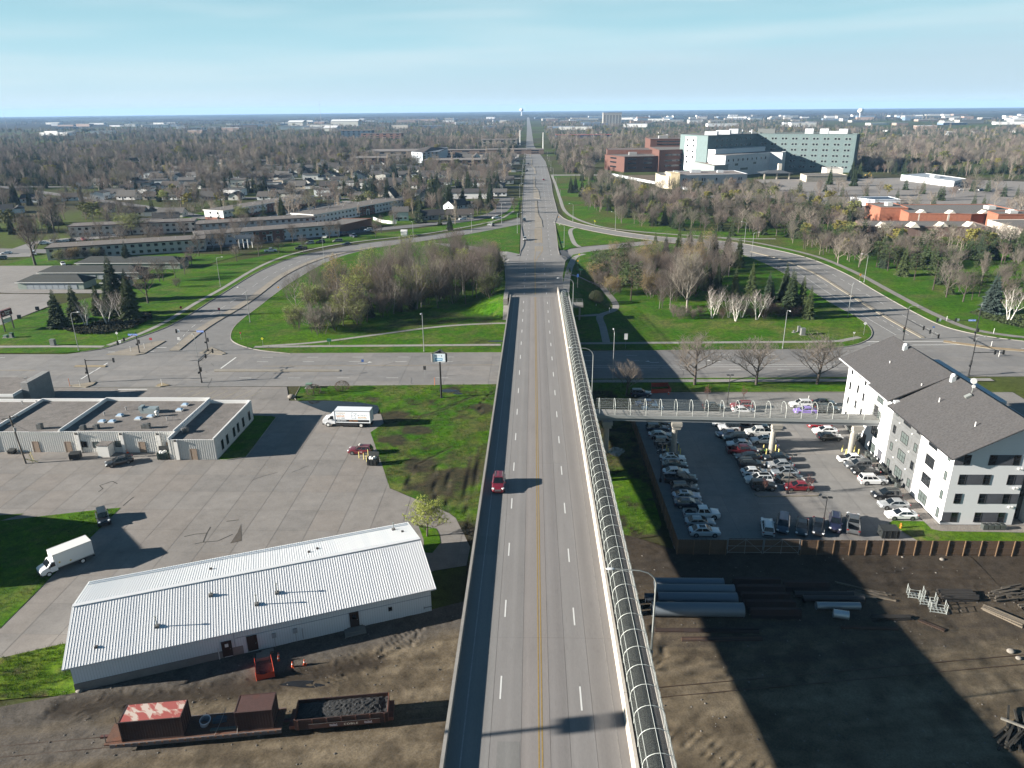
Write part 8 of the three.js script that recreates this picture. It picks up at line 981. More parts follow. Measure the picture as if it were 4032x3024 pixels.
// ---------------------------------------------------------------- trees
const barkC={grey:[0.15,0.125,0.105],pale:[0.30,0.265,0.215],white:[0.62,0.60,0.55],brown:[0.13,0.09,0.065]};
function bareGeo(seed,o){ // leafless tree: tapered limbs down to twigs; returns wood and twigs
const r=rng(seed),wood=new MB(),twig=new MB(),leaf=new MB(),{H,spread,up:rise,limbs,fine,tw=0.02,stem=0.3,lean=0}=o;
const V=(x,y,z)=>new THREE.Vector3(x,y,z);
function leaves(p){if(!o.leaf)return;for(let k=0;k<o.leaf;k++){const s=o.ls*(0.6+r()*0.8),c=[p.x+(r()- 0.5)*0.8,p.y+(r()- 0.4)*0.7,p.z+(r()- 0.5)*0.8],a=r()*6.28,t=(r()- 0.5)*2;leaf.tri([c[0],c[1],c[2]],[c[0]+Math.cos(a)*s,c[1]+t*s*0.6,c[2]+Math.sin(a)*s],[c[0]+Math.cos(a+1.2)*s,c[1]+s*0.7,c[2]+Math.sin(a+1.2)*s]);}}
function grow(p,d,len,rad,lv){
const q=p.clone(),dir=d.clone(),n=lv===0?3:lv===1?3:2,pts=[p.clone()];
for(let k=0;k<n;k++){dir.x+=(r()- 0.5)*(lv?0.35:0.1);dir.z+=(r()- 0.5)*(lv?0.35:0.1);dir.y+=(lv?rise*0.16:0)+(r()- 0.5)*0.1;dir.normalize();q.addScaledVector(dir,len/n);pts.push(q.clone());}
const last=lv>=fine.length,b=lv<2?wood:twig;
for(let k=0;k<n;k++){const r0=rad*(1 - k/n*0.65),r1=last&&k===n - 1?0:rad*(1 -(k+1)/n*0.65);b.bar(pts[k].toArray(),pts[k+1].toArray(),Math.max(r0,tw*0.7),lv>=2&&k===n - 1?0:Math.max(r1,tw*0.5),lv===0?7:lv===1?5:3,false);}
if(last){leaves(q);return;}
const m=fine[lv];
for(let k=0;k<m;k++){
const t=lv===0?stem+(1 - stem)*(k+0.4*r())/m:0.25+0.75*(k+r())/m,f=Math.min(n - 1,Math.floor(t*n)),s=pts[f].clone().lerp(pts[f+1],t*n - f);
const a=k*2.4+r()*1.2,e=lv===0?rise*0.8+t*0.5:rise*0.5+(r()- 0.4)*0.8,side=V(Math.cos(a),e,Math.sin(a)).normalize();
const c=lv===0?side:dir.clone().multiplyScalar(0.55).addScaledVector(side,0.75).normalize();
grow(s,c,len*(lv===0?spread*(1.05 - t*0.45):0.52+r()*0.2),Math.max(rad*(lv===0?0.45:0.5),tw),lv+1);
}
}
for(let k=0;k<(o.stems??1);k++){const a=k*2.1+r(),l=o.stems>1?0.22+r()*0.2:lean;grow(V(Math.cos(a)*0.15*(o.stems>1?1+(o.wide??0)*r():0),0,Math.sin(a)*0.15*(o.stems>1?1+(o.wide??0)*r():0)),V(Math.cos(a)*l,1,Math.sin(a)*l).normalize(),H*(0.72+(o.stems>1?r()*0.2:0)),o.rad??H*0.016,0);}
return{wood:wood.geometry(),twig:twig.geometry(),leaf:leaf.p.length?leaf.geometry():null};
}
function spruceGeo(seed,H,W,rows,per,o={}){
const r=rng(seed),w=new MB(),c=new MB();w.bar([0,0,0],[0,H*0.96,0],H*0.014+0.05,0.03,6,false);
for(let i=0;i<rows;i++){const t=i/rows,y=H*((o.bare??0.05)+(1 -(o.bare??0.05))*t),R=W*Math.pow(1 - t,o.pw??0.85)*(0.8+r()*0.4)+0.15,n=Math.max(4,Math.round(per*(1 - t*0.55)));
for(let k=0;k<n;k++){const a=k/n*6.283+r()*0.8+i,L=R*(0.72+r()*0.42),dr=(o.droop??0.28)*L,P=(s,q,dy=0)=>[Math.cos(a+q)*L*s,y - dr*s+dy+L*0.12*s*s,Math.sin(a+q)*L*s];const wd=0.34+r()*0.16;
c.tri(P(0.05,0),P(0.62,wd,-0.05*L),P(1,0));c.tri(P(0.05,0),P(1,0),P(0.62,-wd,-0.05*L));c.tri(P(0.25,0,0.12*L),P(0.8,wd*0.5,0.05*L),P(0.55,0,-0.26*L));c.tri(P(0.3,0,0.1*L),P(0.85,-wd*0.6,0.02*L),P(0.6,0.1,-0.24*L));}}
return{wood:w.geometry(),twig:c.geometry()};
}
function pineGeo(seed,H,W,n){const r=rng(seed),w=new MB(),c=new MB();w.bar([0,0,0],[0.2,H*0.9,0.1],H*0.02,0.05,7,false);
for(let k=0;k<n;k++){const t=0.35+0.62*(k+r()*0.6)/n,a=k*2.4+r(),L=W*(1.15 - Math.abs(t - 0.6)*1.3)*(0.7+r()*0.5),e=[Math.cos(a)*L,H*t+L*0.25,Math.sin(a)*L];w.bar([0.15,H*t*0.95,0],e,0.05,0.02,4,false);for(let j=0;j<46;j++){const s=0.25+r()*0.3,q=[e[0]*(0.5+r()*0.6)+(r()- 0.5)*1.3,e[1]+(r()- 0.35)*1.1,e[2]*(0.5+r()*0.6)+(r()- 0.5)*1.3],u=r()*6.28;c.tri(q,[q[0]+Math.cos(u)*s,q[1]+s*(r()- 0.2),q[2]+Math.sin(u)*s],[q[0]+Math.cos(u+1.3)*s,q[1]+s*0.5,q[2]+Math.sin(u+1.3)*s]);}}
return{wood:w.geometry(),twig:c.geometry()};}
const kindsT={},tree=(k,n,f)=>{kindsT[k]=Array.from({length:n},(_,i)=>f(i));};
tree('street',3,(i)=>bareGeo(11+i,{H:9.5,spread:0.72,up:0.62,fine:[9,6,6,4],tw:0.02,stem:0.24,rad:0.26}));tree('elm',4,(i)=>bareGeo(21+i,{H:11,spread:0.62,up:0.75,fine:[8,6,5,3],tw:0.028,stem:0.26,rad:0.24}));tree('poplar',3,(i)=>bareGeo(31+i,{H:17,spread:0.3,up:1.6,fine:[16,6,5,3],tw:0.028,stem:0.2,rad:0.3}));tree('aspen',5,(i)=>bareGeo(41+i,{H:16,spread:0.4+i*0.05,up:0.8,fine:[10,5,4,3],tw:0.02,stem:0.35,rad:0.17,lean:i*0.06}));tree('aspenBud',3,(i)=>bareGeo(51+i,{H:16,spread:0.44,up:0.85,fine:[10,6,5],tw:0.02,stem:0.32,rad:0.19,leaf:6,ls:0.2,lean:i*0.08}));tree('cottonwood',1,(i)=>bareGeo(61+i,{H:16,spread:0.55,up:1.0,fine:[12,7,6,4],tw:0.026,stem:0.28,rad:0.34}));tree('giant',2,(i)=>bareGeo(66+i,{H:22,spread:0.5,up:0.95,fine:[10,7,6,4],tw:0.035,stem:0.25,rad:0.55}));tree('birch',3,(i)=>bareGeo(71+i,{H:8.5,spread:0.4,up:0.95,fine:[8,5,4],tw:0.022,stem:0.3,rad:0.12,stems:3,wide:1}));
tree('shrub',4,(i)=>bareGeo(81+i,{H:5,spread:0.55,up:0.7,fine:[6,5,5],tw:0.02,stem:0.1,rad:0.06,stems:7,wide:6,leaf:i % 2?3:0,ls:0.14}));tree('willow',2,(i)=>bareGeo(91+i,{H:9,spread:0.68,up:0.5,fine:[9,7,6],tw:0.024,stem:0.18,rad:0.25,leaf:16,ls:0.2}));tree('crab',1,()=>bareGeo(97,{H:5,spread:0.72,up:0.5,fine:[9,6,6],tw:0.02,stem:0.25,rad:0.12,leaf:5,ls:0.12}));tree('sapling',1,()=>bareGeo(99,{H:3,spread:0.5,up:0.9,fine:[9,5,4],tw:0.012,stem:0.35,rad:0.05}));
tree('spruce',4,(i)=>spruceGeo(101+i,13,2.9,34,13));tree('pine',3,(i)=>pineGeo(111+i,10,3,20));
tree('farElm',4,(i)=>bareGeo(121+i,{H:10,spread:0.66,up:0.7,fine:[8,6,5],tw:0.045,stem:0.22,rad:0.22}));tree('farPop',2,(i)=>bareGeo(131+i,{H:15,spread:0.3,up:1.5,fine:[13,5,4],tw:0.05,stem:0.2,rad:0.25}));tree('farSpruce',2,(i)=>spruceGeo(141+i,12,2.8,16,9));tree('farBud',2,(i)=>bareGeo(151+i,{H:9,spread:0.66,up:0.6,fine:[8,6],tw:0.045,stem:0.2,rad:0.2,leaf:26,ls:0.5}));
const woodM=(c)=>M(...c,0.95,{t:'bark'}),twigMs=[[0.215,0.18,0.15],[0.17,0.14,0.115],[0.26,0.225,0.19],[0.22,0.172,0.148]].map((c)=>M(...c,0.95)),sprMs=[[0.05,0.085,0.03],[0.066,0.105,0.032],[0.09,0.13,0.036],[0.055,0.092,0.046]].map((c)=>M(...c,0.95)),budM=[[0.42,0.48,0.06],[0.32,0.36,0.08],[0.42,0.30,0.10]].map((c)=>M(...c,0.9,{transmission:0.3}));
const paleT=M(0.34,0.30,0.25,0.95),whiteT=M(0.33,0.29,0.255,0.95),redT=M(0.20,0.075,0.06,0.95);
let tk=0;const rT=rng(2024);
function plant(kind,pos,label,o={}){
const list=kindsT[kind],g=list[(o.v??tk++)% list.length],names={spruce:'spruce_tree',pine:'pine_tree',shrub:'shrub',birch:'birch_tree',aspen:'aspen_tree',aspenBud:'aspen_tree',poplar:'poplar_tree',willow:'willow_tree',sapling:'sapling',crab:'crabapple_tree',cottonwood:'cottonwood_tree'};
const t=thing(names[kind]??'bare_tree',label,kind==='shrub'?'shrub':'tree',[pos[0],bank(...pos)+0.05,pos[1]],o.turn??rT()*6.28,o.group);const s=(o.s??1)*(o.j===0?1:0.86+rT()*0.28);t.scale.set(s*(o.w??1),s,s*(o.w??1));
const con=kind==='spruce'||kind==='pine';put('trunk',g.wood,o.bark??(con?woodM([0.12,0.085,0.065]):kind==='birch'?M(0.66,0.63,0.58,0.9):kind.startsWith('aspen')?[woodM([0.5,0.46,0.4]),woodM([0.34,0.3,0.26]),woodM([0.24,0.2,0.17])][tk % 3]:kind==='poplar'?woodM(barkC.pale):kind==='cottonwood'?woodM([0.5,0.45,0.38]):woodM(barkC.grey)),t);
const cr=put('crown',g.twig,o.twig??(kind==='pine'?M(0.07,0.105,0.028,0.95):con?sprMs[Math.floor(rT()*4)]:kind==='birch'?whiteT:kind==='poplar'||kind==='cottonwood'?paleT:kind==='crab'||kind==='sapling'?redT:twigMs[Math.floor(rT()*4)]),t);
if(g.leaf)put('buds',g.leaf,o.leaf??(kind==='crab'?M(0.16,0.035,0.04,0.9):budM[Math.floor(rT()*3)]),cr);return t;
}
// boulevard trees before the apartments and saplings
plant('street',[38.4,-164.8],'bare street tree nearest the overpass on the boulevard',{j:0,s:1.2,w:1.25,v:0});plant('street',[52.9,-164.9],'bare street tree in the middle of the boulevard three',{j:0,s:1.1,w:1.2,v:1});plant('street',[67.4,-165.3],'bare street tree beside the apartment corner',{j:0,s:1.15,w:1.25,v:2});plant('street',[21.4,-157.6],'small bare tree in the overpass shadow',{j:0,s:0.78,v:1});
[[[39.2,-155.1],'reddish sapling beyond the footbridge, nearer the overpass',1.2],[[47.2,-154.6],'reddish sapling beyond the footbridge, right of the lamp',1.2],[[46.91,-112.24],'reddish sapling on the stone island',1.2],[[39.59,-112.55],'small bare sapling at the left of the stone island',0.9]].forEach(([p,l,s])=>plant('sapling',p,l,{s,j:0}));
plant('willow',[-16.35,-98.01],'bright budding green bush tree at the shed end',{s:0.62,j:0,v:0,leaf:budM[0]});
for(const[p,l]of[[[-51.1,-158.4],'round clipped brown bush left in the stone bed'],[[-45.0,-160.9],'round clipped brown bush right in the stone bed']]){const t=thing('clipped_bush',l,'bush',p,0,'clipped bushes'),c=new MB(),r=rng(p[0]*10 | 0);for(let k=0;k<2600;k++){const a=r()*6.283,u=r()*1.0,R=1.75*(0.86+r()*0.16),y=0.15+2.1*u,q=Math.sqrt(Math.max(0.05,1 - Math.pow((u - 0.4)/0.62,2)))*R,P=[Math.cos(a)*q,y,Math.sin(a)*q];c.tri(P,[P[0]+(r()- 0.5)*0.22,P[1]+r()*0.16,P[2]+(r()- 0.5)*0.22],[P[0]+(r()- 0.5)*0.2,P[1]- r()*0.05,P[2]+(r()- 0.5)*0.2]);}c.build('crown',M(0.135,0.095,0.065,0.95),t);part('trunk',woodM(barkC.brown),t,(b)=>b.bar([0,0,0],[0,1.2,0],0.12,0.06));}
// scatter inside an outline
function fill(poly,n,seed,each,gap=2.2){const r=rng(seed),xs=poly.map((p)=>p[0]),zs=poly.map((p)=>p[1]),done=[];for(let k=0,tries=0;k<n&&tries<n*40;tries++){const p=[Math.min(...xs)+r()*(Math.max(...xs)- Math.min(...xs)),Math.min(...zs)+r()*(Math.max(...zs)- Math.min(...zs))];if(!inside(p,poly)||done.some((q)=>Math.hypot(q[0]- p[0],q[1]- p[1])<gap)||keepOut.some((q)=>Math.hypot(q[0]- p[0],q[1]- p[1])<q[2]))continue;done.push(p);k++;each(p,r,k);}}
// grove inside the left loop
const GL=[[-72,-207],[-62,-205.5],[-50,-221],[-45,-229],[-31,-232],[-21,-239],[-14,-238],[-13.5,-249],[-14,-282],[-22,-300],[-36,-296],[-52,-283],[-66,-266],[-76,-246],[-74,-225]],gl='trees of the left grove';
fill(GL,96,5,(p,r)=>{const west=sstep(-48,-66,p[0]),south=sstep(-238,-222,p[1]);if(r()<0.85*Math.max(west*0.8,0)*(p[1]>-232?1:0.15))plant('shrub',p,'bushy brown and budding tree at the low end of the left grove',{s:1.35+r()*0.5,group:gl,v:Math.floor(r()*4)});else if(r()<0.18+west*0.45*sstep(-232,-245,p[1]))plant('aspenBud',p,'tall slender tree with fresh yellow-green buds in the left grove',{s:0.85+r()*0.2,group:gl,leaf:budM[r()<0.5?0:r()<0.6?1:2]});else plant('aspen',p,'tall slender leafless tree in the left grove',{s:0.72+r()*0.42,group:gl});},2.6);
fill(GL,52,6,(p,r)=>plant('shrub',p,'grey brown undergrowth shrub in the left grove',{s:0.95+r()*0.5,group:gl,leaf:budM[1+Math.floor(r()*2)]}),2.6);
for(const p of[[-17,-292],[-21,-299],[-27,-303],[-32,-298],[-40,-294],[-48,-288],[-13.5,-286]])plant('spruce',p,'dark spruce at the back edge of the left grove',{s:0.82,group:'spruces behind the left grove'});
for(const p of[[-52,-226],[-44,-233],[-40,-236],[-58,-240]])plant('spruce',p,'dark spruce half hidden inside the left grove',{s:0.66,group:gl});
// grove inside the right loop
const GR=[[24,-256],[30,-246],[37,-246],[44,-228],[50,-240],[58,-250],[70,-262],[80,-296],[76,-312],[60,-312],[45,-306],[28,-300],[22,-284]],gr='trees of the right grove';
fill(GR,62,7,(p,r)=>plant(r()<0.2?'aspenBud':r()<0.5?'elm':'aspen',p,'grey leafless tree in the right grove',{s:0.7+r()*0.2,group:gr,leaf:budM[1+Math.floor(r()*2)]}),3.2);
fill(GR,34,8,(p,r)=>plant('shrub',p,'brown undergrowth shrub in the right grove',{s:1+r()*0.5,group:gr,leaf:budM[2]}),3);
plant('cottonwood',[49.3,-230.3],'large pale cottonwood standing out in front of the right grove',{j:0,s:1.18});for(const p of[[44.5,-225.3],[45.9,-222.6],[49.9,-223.4],[48.0,-226.2]])plant('shrub',p,'low grey thicket at the foot of the pale cottonwood',{s:0.72,v:0,group:'thicket under the cottonwood',twig:M(0.24,0.19,0.165,0.95)});
plant('elm',[42.3,-236.1],'small lone bare tree on the shaded lawn',{s:0.55,j:0});plant('pine',[33.3,-246.1],'green pine standing at the front of the right grove',{s:1.25,j:0});plant('pine',[30.5,-267.0],'yellowish pine behind the path of the right grove',{s:1.2,j:0});plant('pine',[24.6,-270.8],'pine beside the ramp path',{s:1.05,j:0});for(const[x,y]of[[30,-292],[37,-298],[25,-288]])plant('pine',[x,y],'pine among bare trees above the ramp path',{s:1,group:'pines above the ramp path'});
{const p=[21.1,-241.6],t=thing('juniper_bush','round dark juniper beside the path under the overpass','bush',p),c=new MB(),r=rng(9);for(let k=0;k<3600;k++){const a=r()*6.283,e=Math.acos(1 - 2*r()),R=2.5*(0.7+r()*0.33),P=[Math.sin(e)*Math.cos(a)*R,2.4+Math.cos(e)*R*0.95,Math.sin(e)*Math.sin(a)*R];c.tri(P,[P[0]+(r()- 0.5)*0.5,P[1]+r()*0.3,P[2]+(r()- 0.5)*0.5],[P[0]+(r()- 0.5)*0.4,P[1]- r()*0.15,P[2]+(r()- 0.5)*0.4]);}c.build('crown',M(0.06,0.07,0.026,0.95),t);part('trunk',woodM(barkC.brown),t,(b)=>b.bar([0,0,0],[0,2.5,0],0.2,0.1));}
[[61.8,-261.7,1],[65.1,-257.0,1.05],[63.4,-262.9,0.9],[69.5,-250.6,0.95],[74.2,-247.9,1.1],[78.8,-243.6,0.9],[77.4,-235.5,0.85],[84.8,-245.7,1],[80.7,-227.8,1.15],[84.4,-227.8,1.1],[85.3,-223.3,0.95],[85.6,-239.5,1]].forEach(([x,y,s])=>{const q=[x,y];plant('spruce',q,'dark green spruce in the row along the right loop lawn',{s:s*0.92,group:'spruce row of the right loop',w:0.9});});
[[55.8,-223.9],[58.1,-228.0],[61.2,-224.6],[62.3,-220.4],[65.2,-224.3],[69.2,-222.1],[72.1,-225.1]].forEach(([x,y])=>plant('birch',[x,y],'white multi-stemmed birch before the spruce row',{s:0.95,group:'birches of the right loop'}));[[52.9,-226.1],[58.5,-223.4],[62.5,-227.9],[66.9,-226.1],[68.5,-225.1],[71.8,-223.3],[74.5,-226.0],[77.1,-225.1],[76.5,-227.9],[65.4,-227.9],[81.4,-225.1]].forEach(([x,y])=>plant('shrub',[x,y],'reddish brown brush between the birches',{s:0.7,group:'brush of the right loop',v:0,twig:M(0.15,0.095,0.08,0.95)}));
for(const[x,z]of[[62,-316],[67,-318],[72,-320],[77,-316],[81,-309],[57,-318],[52,-316],[84,-302],[70,-311]])plant('spruce',[x,z],'dark spruce at the back of the right grove',{s:1.02,group:'spruces behind the right grove'});
// park on the right
const park='trees of the right park';[[139.6,-300.9,1],[144.8,-294.4,0.85],[142.3,-260.9,1.15]].forEach(([x,y,s],i)=>plant('pine',[x,y],['green pine at the park edge nearest the road bend','small green pine right of the park edge pine','broad green pine standing alone on the park lawn'][i],{s,j:0}));
plant('elm',[143.7,-244.0],'spreading bare tree nearest the clipped junipers',{s:0.95,j:0});plant('birch',[143.8,-219.0],'large white birch behind the clipped junipers',{s:1.25,j:0,bark:M(0.7,0.68,0.63,0.9)});plant('poplar',[163.6,-268.9],'tall leaning bare tree at the right park edge',{s:0.8,j:0});plant('spruce',[144.6,-229.8],'blue spruce behind the clipped junipers',{s:1.05,j:0,w:1.3,twig:M(0.05,0.085,0.07,0.95)});
[[151.5,-296.8],[140.0,-323.2],[132.6,-333.2],[125.1,-341.8],[129.5,-345.7],[138.7,-335.6],[141.2,-332.4],[132.4,-342.3],[143.6,-329.2],[147.2,-311.5],[152.5,-270.1],[149.8,-257.9]].forEach(([x,y])=>plant('elm',[x,y],'bare spreading tree on the lawn of the right park',{s:0.72,group:park}));
fill([[128,-318],[120,-345],[108,-372],[70,-398],[48,-422],[34,-470],[34,-520],[60,-530],[78,-480],[120,-458],[180,-440],[200,-400],[172,-372],[150,-350],[190,-300],[150,-290]],96,21,(p,r)=>r()<0.72?plant('elm',p,'grey bare tree in the wooded part of the right park',{s:0.7+r()*0.25,group:park}):plant(r()<0.5?'spruce':'pine',p,'evergreen in the wooded part of the right park',{s:0.75+r()*0.25,group:park}),4);
fill([[140,-232],[190,-250],[215,-300],[232,-345],[160,-345],[140,-300]],40,22,(p,r)=>plant(r()<0.35?'pine':r()<0.5?'spruce':'elm',p,'tree in the thick belt before the orange brick complex',{s:0.75+r()*0.3,group:'belt before the orange brick complex'}),4.6);
for(const[x,z]of[[29,-588],[33,-595],[36,-560],[41,-548],[38,-540],[47,-530],[52,-526],[56,-520]])plant('spruce',[x,z],'tall spruce on the lawn beside the avenue',{s:1.15,group:'spruces beside the avenue'});
fill([[26,-775],[60,-775],[62,-850],[28,-860]],16,23,(p,r)=>plant(r()<0.6?'spruce':'elm',p,'tree in the clump before the brick building',{group:'clump before the brick building',s:0.95}),4.5);
for(const[x,z]of[[247,-640],[262,-628],[285,-690],[296,-700]])plant('spruce',[x,z],'tall spruce standing before the hospital wing',{s:1.25,group:'spruces at the hospital'});
{const t=thing('juniper_hedge','low spreading junipers around the white birch at the right edge','hedge'),c=new MB(),r=rng(12),P=[[138.1,-229.1],[138.3,-222.2],[140.7,-216.4],[143.9,-211.6],[165,-216],[165,-228],[143.0,-223.7],[141.4,-231.4]];fill(P,1500,13,(p,q)=>{const h=0.5+r()*0.7;for(let k=0;k<7;k++)c.tri([p[0]+(r()- 0.5)*0.7,h*r(),p[1]+(r()- 0.5)*0.7],[p[0]+(r()- 0.5)*1,h*(0.6+r()*0.5),p[1]+(r()- 0.5)*1],[p[0]+(r()- 0.5)*0.8,h*(0.4+r()*0.5),p[1]+(r()- 0.5)*0.8]);},0.05);c.build('foliage',M(0.05,0.075,0.02,0.95),t);}
// left lawn, garages and apartments
[[-145.8,-214.2,0.95],[-144.6,-221.6,0.95],[-141.6,-229.0,0.8],[-146.5,-247.5,1.3],[-137.0,-229.0,1.05],[-128.1,-223.3,1.1],[-141.5,-247.5,0.9],[-172.8,-306.7,0.9]].forEach(([x,y,s],i)=>plant('spruce',[x,y],['dark spruce nearest the restaurant drive','dark spruce beside the white birch on the left lawn','smaller dark spruce in the middle of the left lawn bed','tallest dark spruce by the short garage','dark spruce left of the bare tree on the left lawn','dark spruce at the right end of the left lawn bed','dark spruce behind the short garage','dark spruce at the gable of the white-trimmed block'][i],{s,j:0,w:1.25}));[[-137.3,-214.5],[-132.7,-217.6],[-130.1,-221.9]].forEach(([x,y],i)=>plant('birch',[x,y],['white birch nearest the crossing on the left lawn','white birch in the middle of the left lawn bed','white birch at the right of the left lawn bed'][i],{s:1.1,j:0}));
{const t=thing('juniper_bed','dark low juniper bed under the birches on the left lawn','hedge'),c=new MB(),r=rng(14);fill([[-144.3,-212.0],[-135.8,-206.6],[-128.3,-206.6],[-122.2,-212.0],[-121.4,-223.3],[-125.4,-230.9],[-130.0,-229.0],[-134.7,-221.5],[-140.5,-214.6]],1300,15,(p)=>{for(let k=0;k<6;k++)c.tri([p[0]+(r()- 0.5)*0.7,0.12+0.5*r(),p[1]+(r()- 0.5)*0.7],[p[0]+(r()- 0.5)*1,0.3+r()*0.7,p[1]+(r()- 0.5)*1],[p[0]+(r()- 0.5)*0.8,0.3+r()*0.5,p[1]+(r()- 0.5)*0.8]);},0.05);c.build('foliage',M(0.045,0.05,0.022,0.95),t);}
plant('elm',[-133.0,-244.2],'large bare tree in the middle of the left lawn',{s:1.25,j:0});[[-144.5,-279.4],[-141.5,-283.6],[-141.0,-290.8],[-145.3,-278.1],[-134.0,-268.7],[-145.7,-307.9]].forEach(([x,y],i)=>plant(i===4?'shrub':'elm',[x,y],'scraggly bare tree on the lawn by the left frontage road',{s:0.7,group:'scraggly trees on the left lawn'}));[[-116.5,-333.8],[-106.2,-337.5],[-130.1,-317.8],[-124.6,-330.2]].forEach(([x,y])=>plant('elm',[x,y],'bare tree along the side street before the grey block',{s:0.75,group:'bare trees along the side street'}));
plant('giant',[-216.0,-311.3],'giant bare cottonwood at the corner of the grey block',{j:0,v:0});plant('giant',[-263.3,-401.1],'giant bare cottonwood behind the five parked cars',{j:0,v:1,s:0.95});plant('poplar',[-288.4,-474.5],'dense pale columnar poplar by the houses',{j:0,s:1.15,w:1.1});plant('willow',[-216.0,-393.5],'broad budding willow behind the long grey block',{j:0,s:1.15,w:1.4,leaf:budM[1],v:0});plant('willow',[-265.8,-450.8],'small bright green budding tree before the cream house',{j:0,s:0.75,leaf:budM[0],v:1});plant('elm',[-211.8,-431.9],'budding elm on the drive behind the willow',{j:0,s:0.9});plant('willow',[-174.6,-441.8],'round budding tree at the end of the white block',{j:0,s:0.9,w:1.2,leaf:budM[1]});plant('crab',[-95.9,-564.2],'dark red crabapple at the house street',{j:0,s:1.3});plant('elm',[-81.6,-381.8],'bare spreading tree on the grass lot by the ramp',{j:0,s:0.8});plant('elm',[-12.0,-471.3],'bare tree on the verge beside the avenue',{j:0,s:0.85});plant('elm',[-213.5,-508.9],'great spreading bare elm behind the long white block',{j:0,s:1.5,w:1.2});plant('elm',[-149.8,-528.2],'bare elm at the far end of the block parking',{j:0,s:1.1});plant('elm',[-132.3,-542.1],'bare elm on the lawn before the house street',{j:0,s:1.15});
for(const[p,l]of[[[-32.3,-623.7],'pair of tall dark spruces by the grey gabled house'],[[-29.8,-629.0],'dark spruce beside the tall pair by the grey gabled house'],[[-30.5,-531.8],'dark spruce before the avenue garage'],[[-129.5,-715.6],'dark spruce left of the house street'],[[-130.8,-708.8],'second dark spruce left of the house street']])plant('spruce',p,l,{s:1.15,j:0});
[[-207.7,-321.9],[-204.9,-322.9],[-201.5,-325.0],[-197.9,-326.0],[-195.7,-328.1],[-209.3,-317.7],[-196.3,-339.5],[-190.6,-339.3]].forEach(([x,y])=>plant('shrub',[x,y],'brown shrub along the wall of the grey block',{s:0.9,group:'shrubs along the grey block'}));
fill([[-150,-330],[-100,-375],[-60,-412],[-85,-425],[-150,-395],[-240,-360],[-240,-345]],26,31,(p,r)=>plant('elm',p,'bare tree before the grey colonnade block',{s:0.85,group:'bare trees before the colonnade block'}),6);
// neighbourhood trees: nearest ones one by one, the rest as a mass
const nearN={bare:0,con:0},mass={farElm:[],farPop:[],farSpruce:[],farBud:[]},rN=rng(404);
for(let k=0;k<90000;k++){
const u=rN(),d=u<0.42?400+Math.sqrt(rN())*1150:900+Math.pow(rN(),0.75)*4300,a=(rN()- 0.5)*1.62+0.02,x=Math.sin(a)*d,z=-Math.cos(a)*d;
if(z>-395||(x>-22 - d*0.004&&x<32&&z>-6000))continue;if(x>15&&x<340&&z>-760)continue;if(x>60&&x<335&&z>-900)continue;if(x>300&&z>-720&&x<470&&rN()<0.85)continue;
const den=fbm(x/90+5,z/90),far=sstep(2400,4600,d);if(den<(d<780?0.42:0.32)+far*0.24||(d>2300&&fbm(x/400,z/220+3)<0.45+far*0.12))continue;let hit=false;for(const q of keepOut)if(Math.abs(q[0]- x)<q[2]&&Math.abs(q[1]- z)<q[2]){hit=true;break;}if(hit)continue;if(x<-20&&[-640,-720,-810,-900,-1000].some((s)=>Math.abs(z -(s+(x+12)*0.058))<5))continue;
const t=fbm(x/60+70,z/60),c=rN(),kind=t>0.53&&c<0.66||c<0.1?'farSpruce':c>0.955?'farBud':c>0.86?'farPop':'farElm';
if(d<760&&x<0){if(kind==='farSpruce'&&nearN.con<60){nearN.con++;plant('spruce',[x,z],'dark spruce among the houses left of the avenue',{group:'spruces among the houses',s:0.85+rN()*0.4});continue;}if(kind!=='farSpruce'&&nearN.bare<55){nearN.bare++;plant(kind==='farBud'?'willow':kind==='farPop'?'poplar':'elm',[x,z],kind==='farBud'?'budding green tree among the houses left of the avenue':'bare tree among the houses left of the avenue',{group:'bare trees among the houses',s:0.85+rN()*0.35});continue;}}
mass[kind].push([x,z,0.62+rN()*rN()*1.05,rN()*6.28,rN()]);
}
for(const[poly,n,sd]of[[[[34,-470],[60,-470],[110,-462],[190,-420],[262,-445],[300,-440],[330,-470],[220,-440],[200,-500],[175,-540],[190,-600],[100,-600],[84,-560],[75,-640],[62,-735],[40,-735],[48,-620],[36,-545]],330,51],[[[128,-300],[150,-300],[200,-300],[230,-345],[165,-352],[168,-398],[190,-400],[190,-445],[110,-462],[48,-470],[50,-425],[75,-400],[110,-374],[125,-345]],120,52],[[[300,-440],[420,-430],[460,-520],[430,-560],[420,-500],[330,-442]],90,53],[[[222,-440],[330,-440],[420,-500],[420,-562],[330,-600],[200,-600],[205,-520]],70,54],[[[150,-352],[226,-346],[226,-370],[170,-374],[150,-372]],22,55],[[[190,-330],[280,-330],[290,-348],[228,-350],[190,-345]],24,56]])fill(poly,n,sd,(p,r)=>mass[r()<0.66?'farElm':r()<0.75?'farSpruce':'farBud'].push([p[0],p[1],0.75+r()*0.35,r()*6.28,r()]),3.4);
const tint={farElm:[[0.15,0.13,0.107],[0.10,0.085,0.07],[0.21,0.18,0.148],[0.15,0.114,0.096],[0.13,0.122,0.085]],farPop:[[0.26,0.22,0.175],[0.23,0.19,0.155]],farSpruce:[[0.026,0.045,0.017],[0.036,0.057,0.02]],farBud:[[0.14,0.15,0.045],[0.21,0.19,0.04]]};
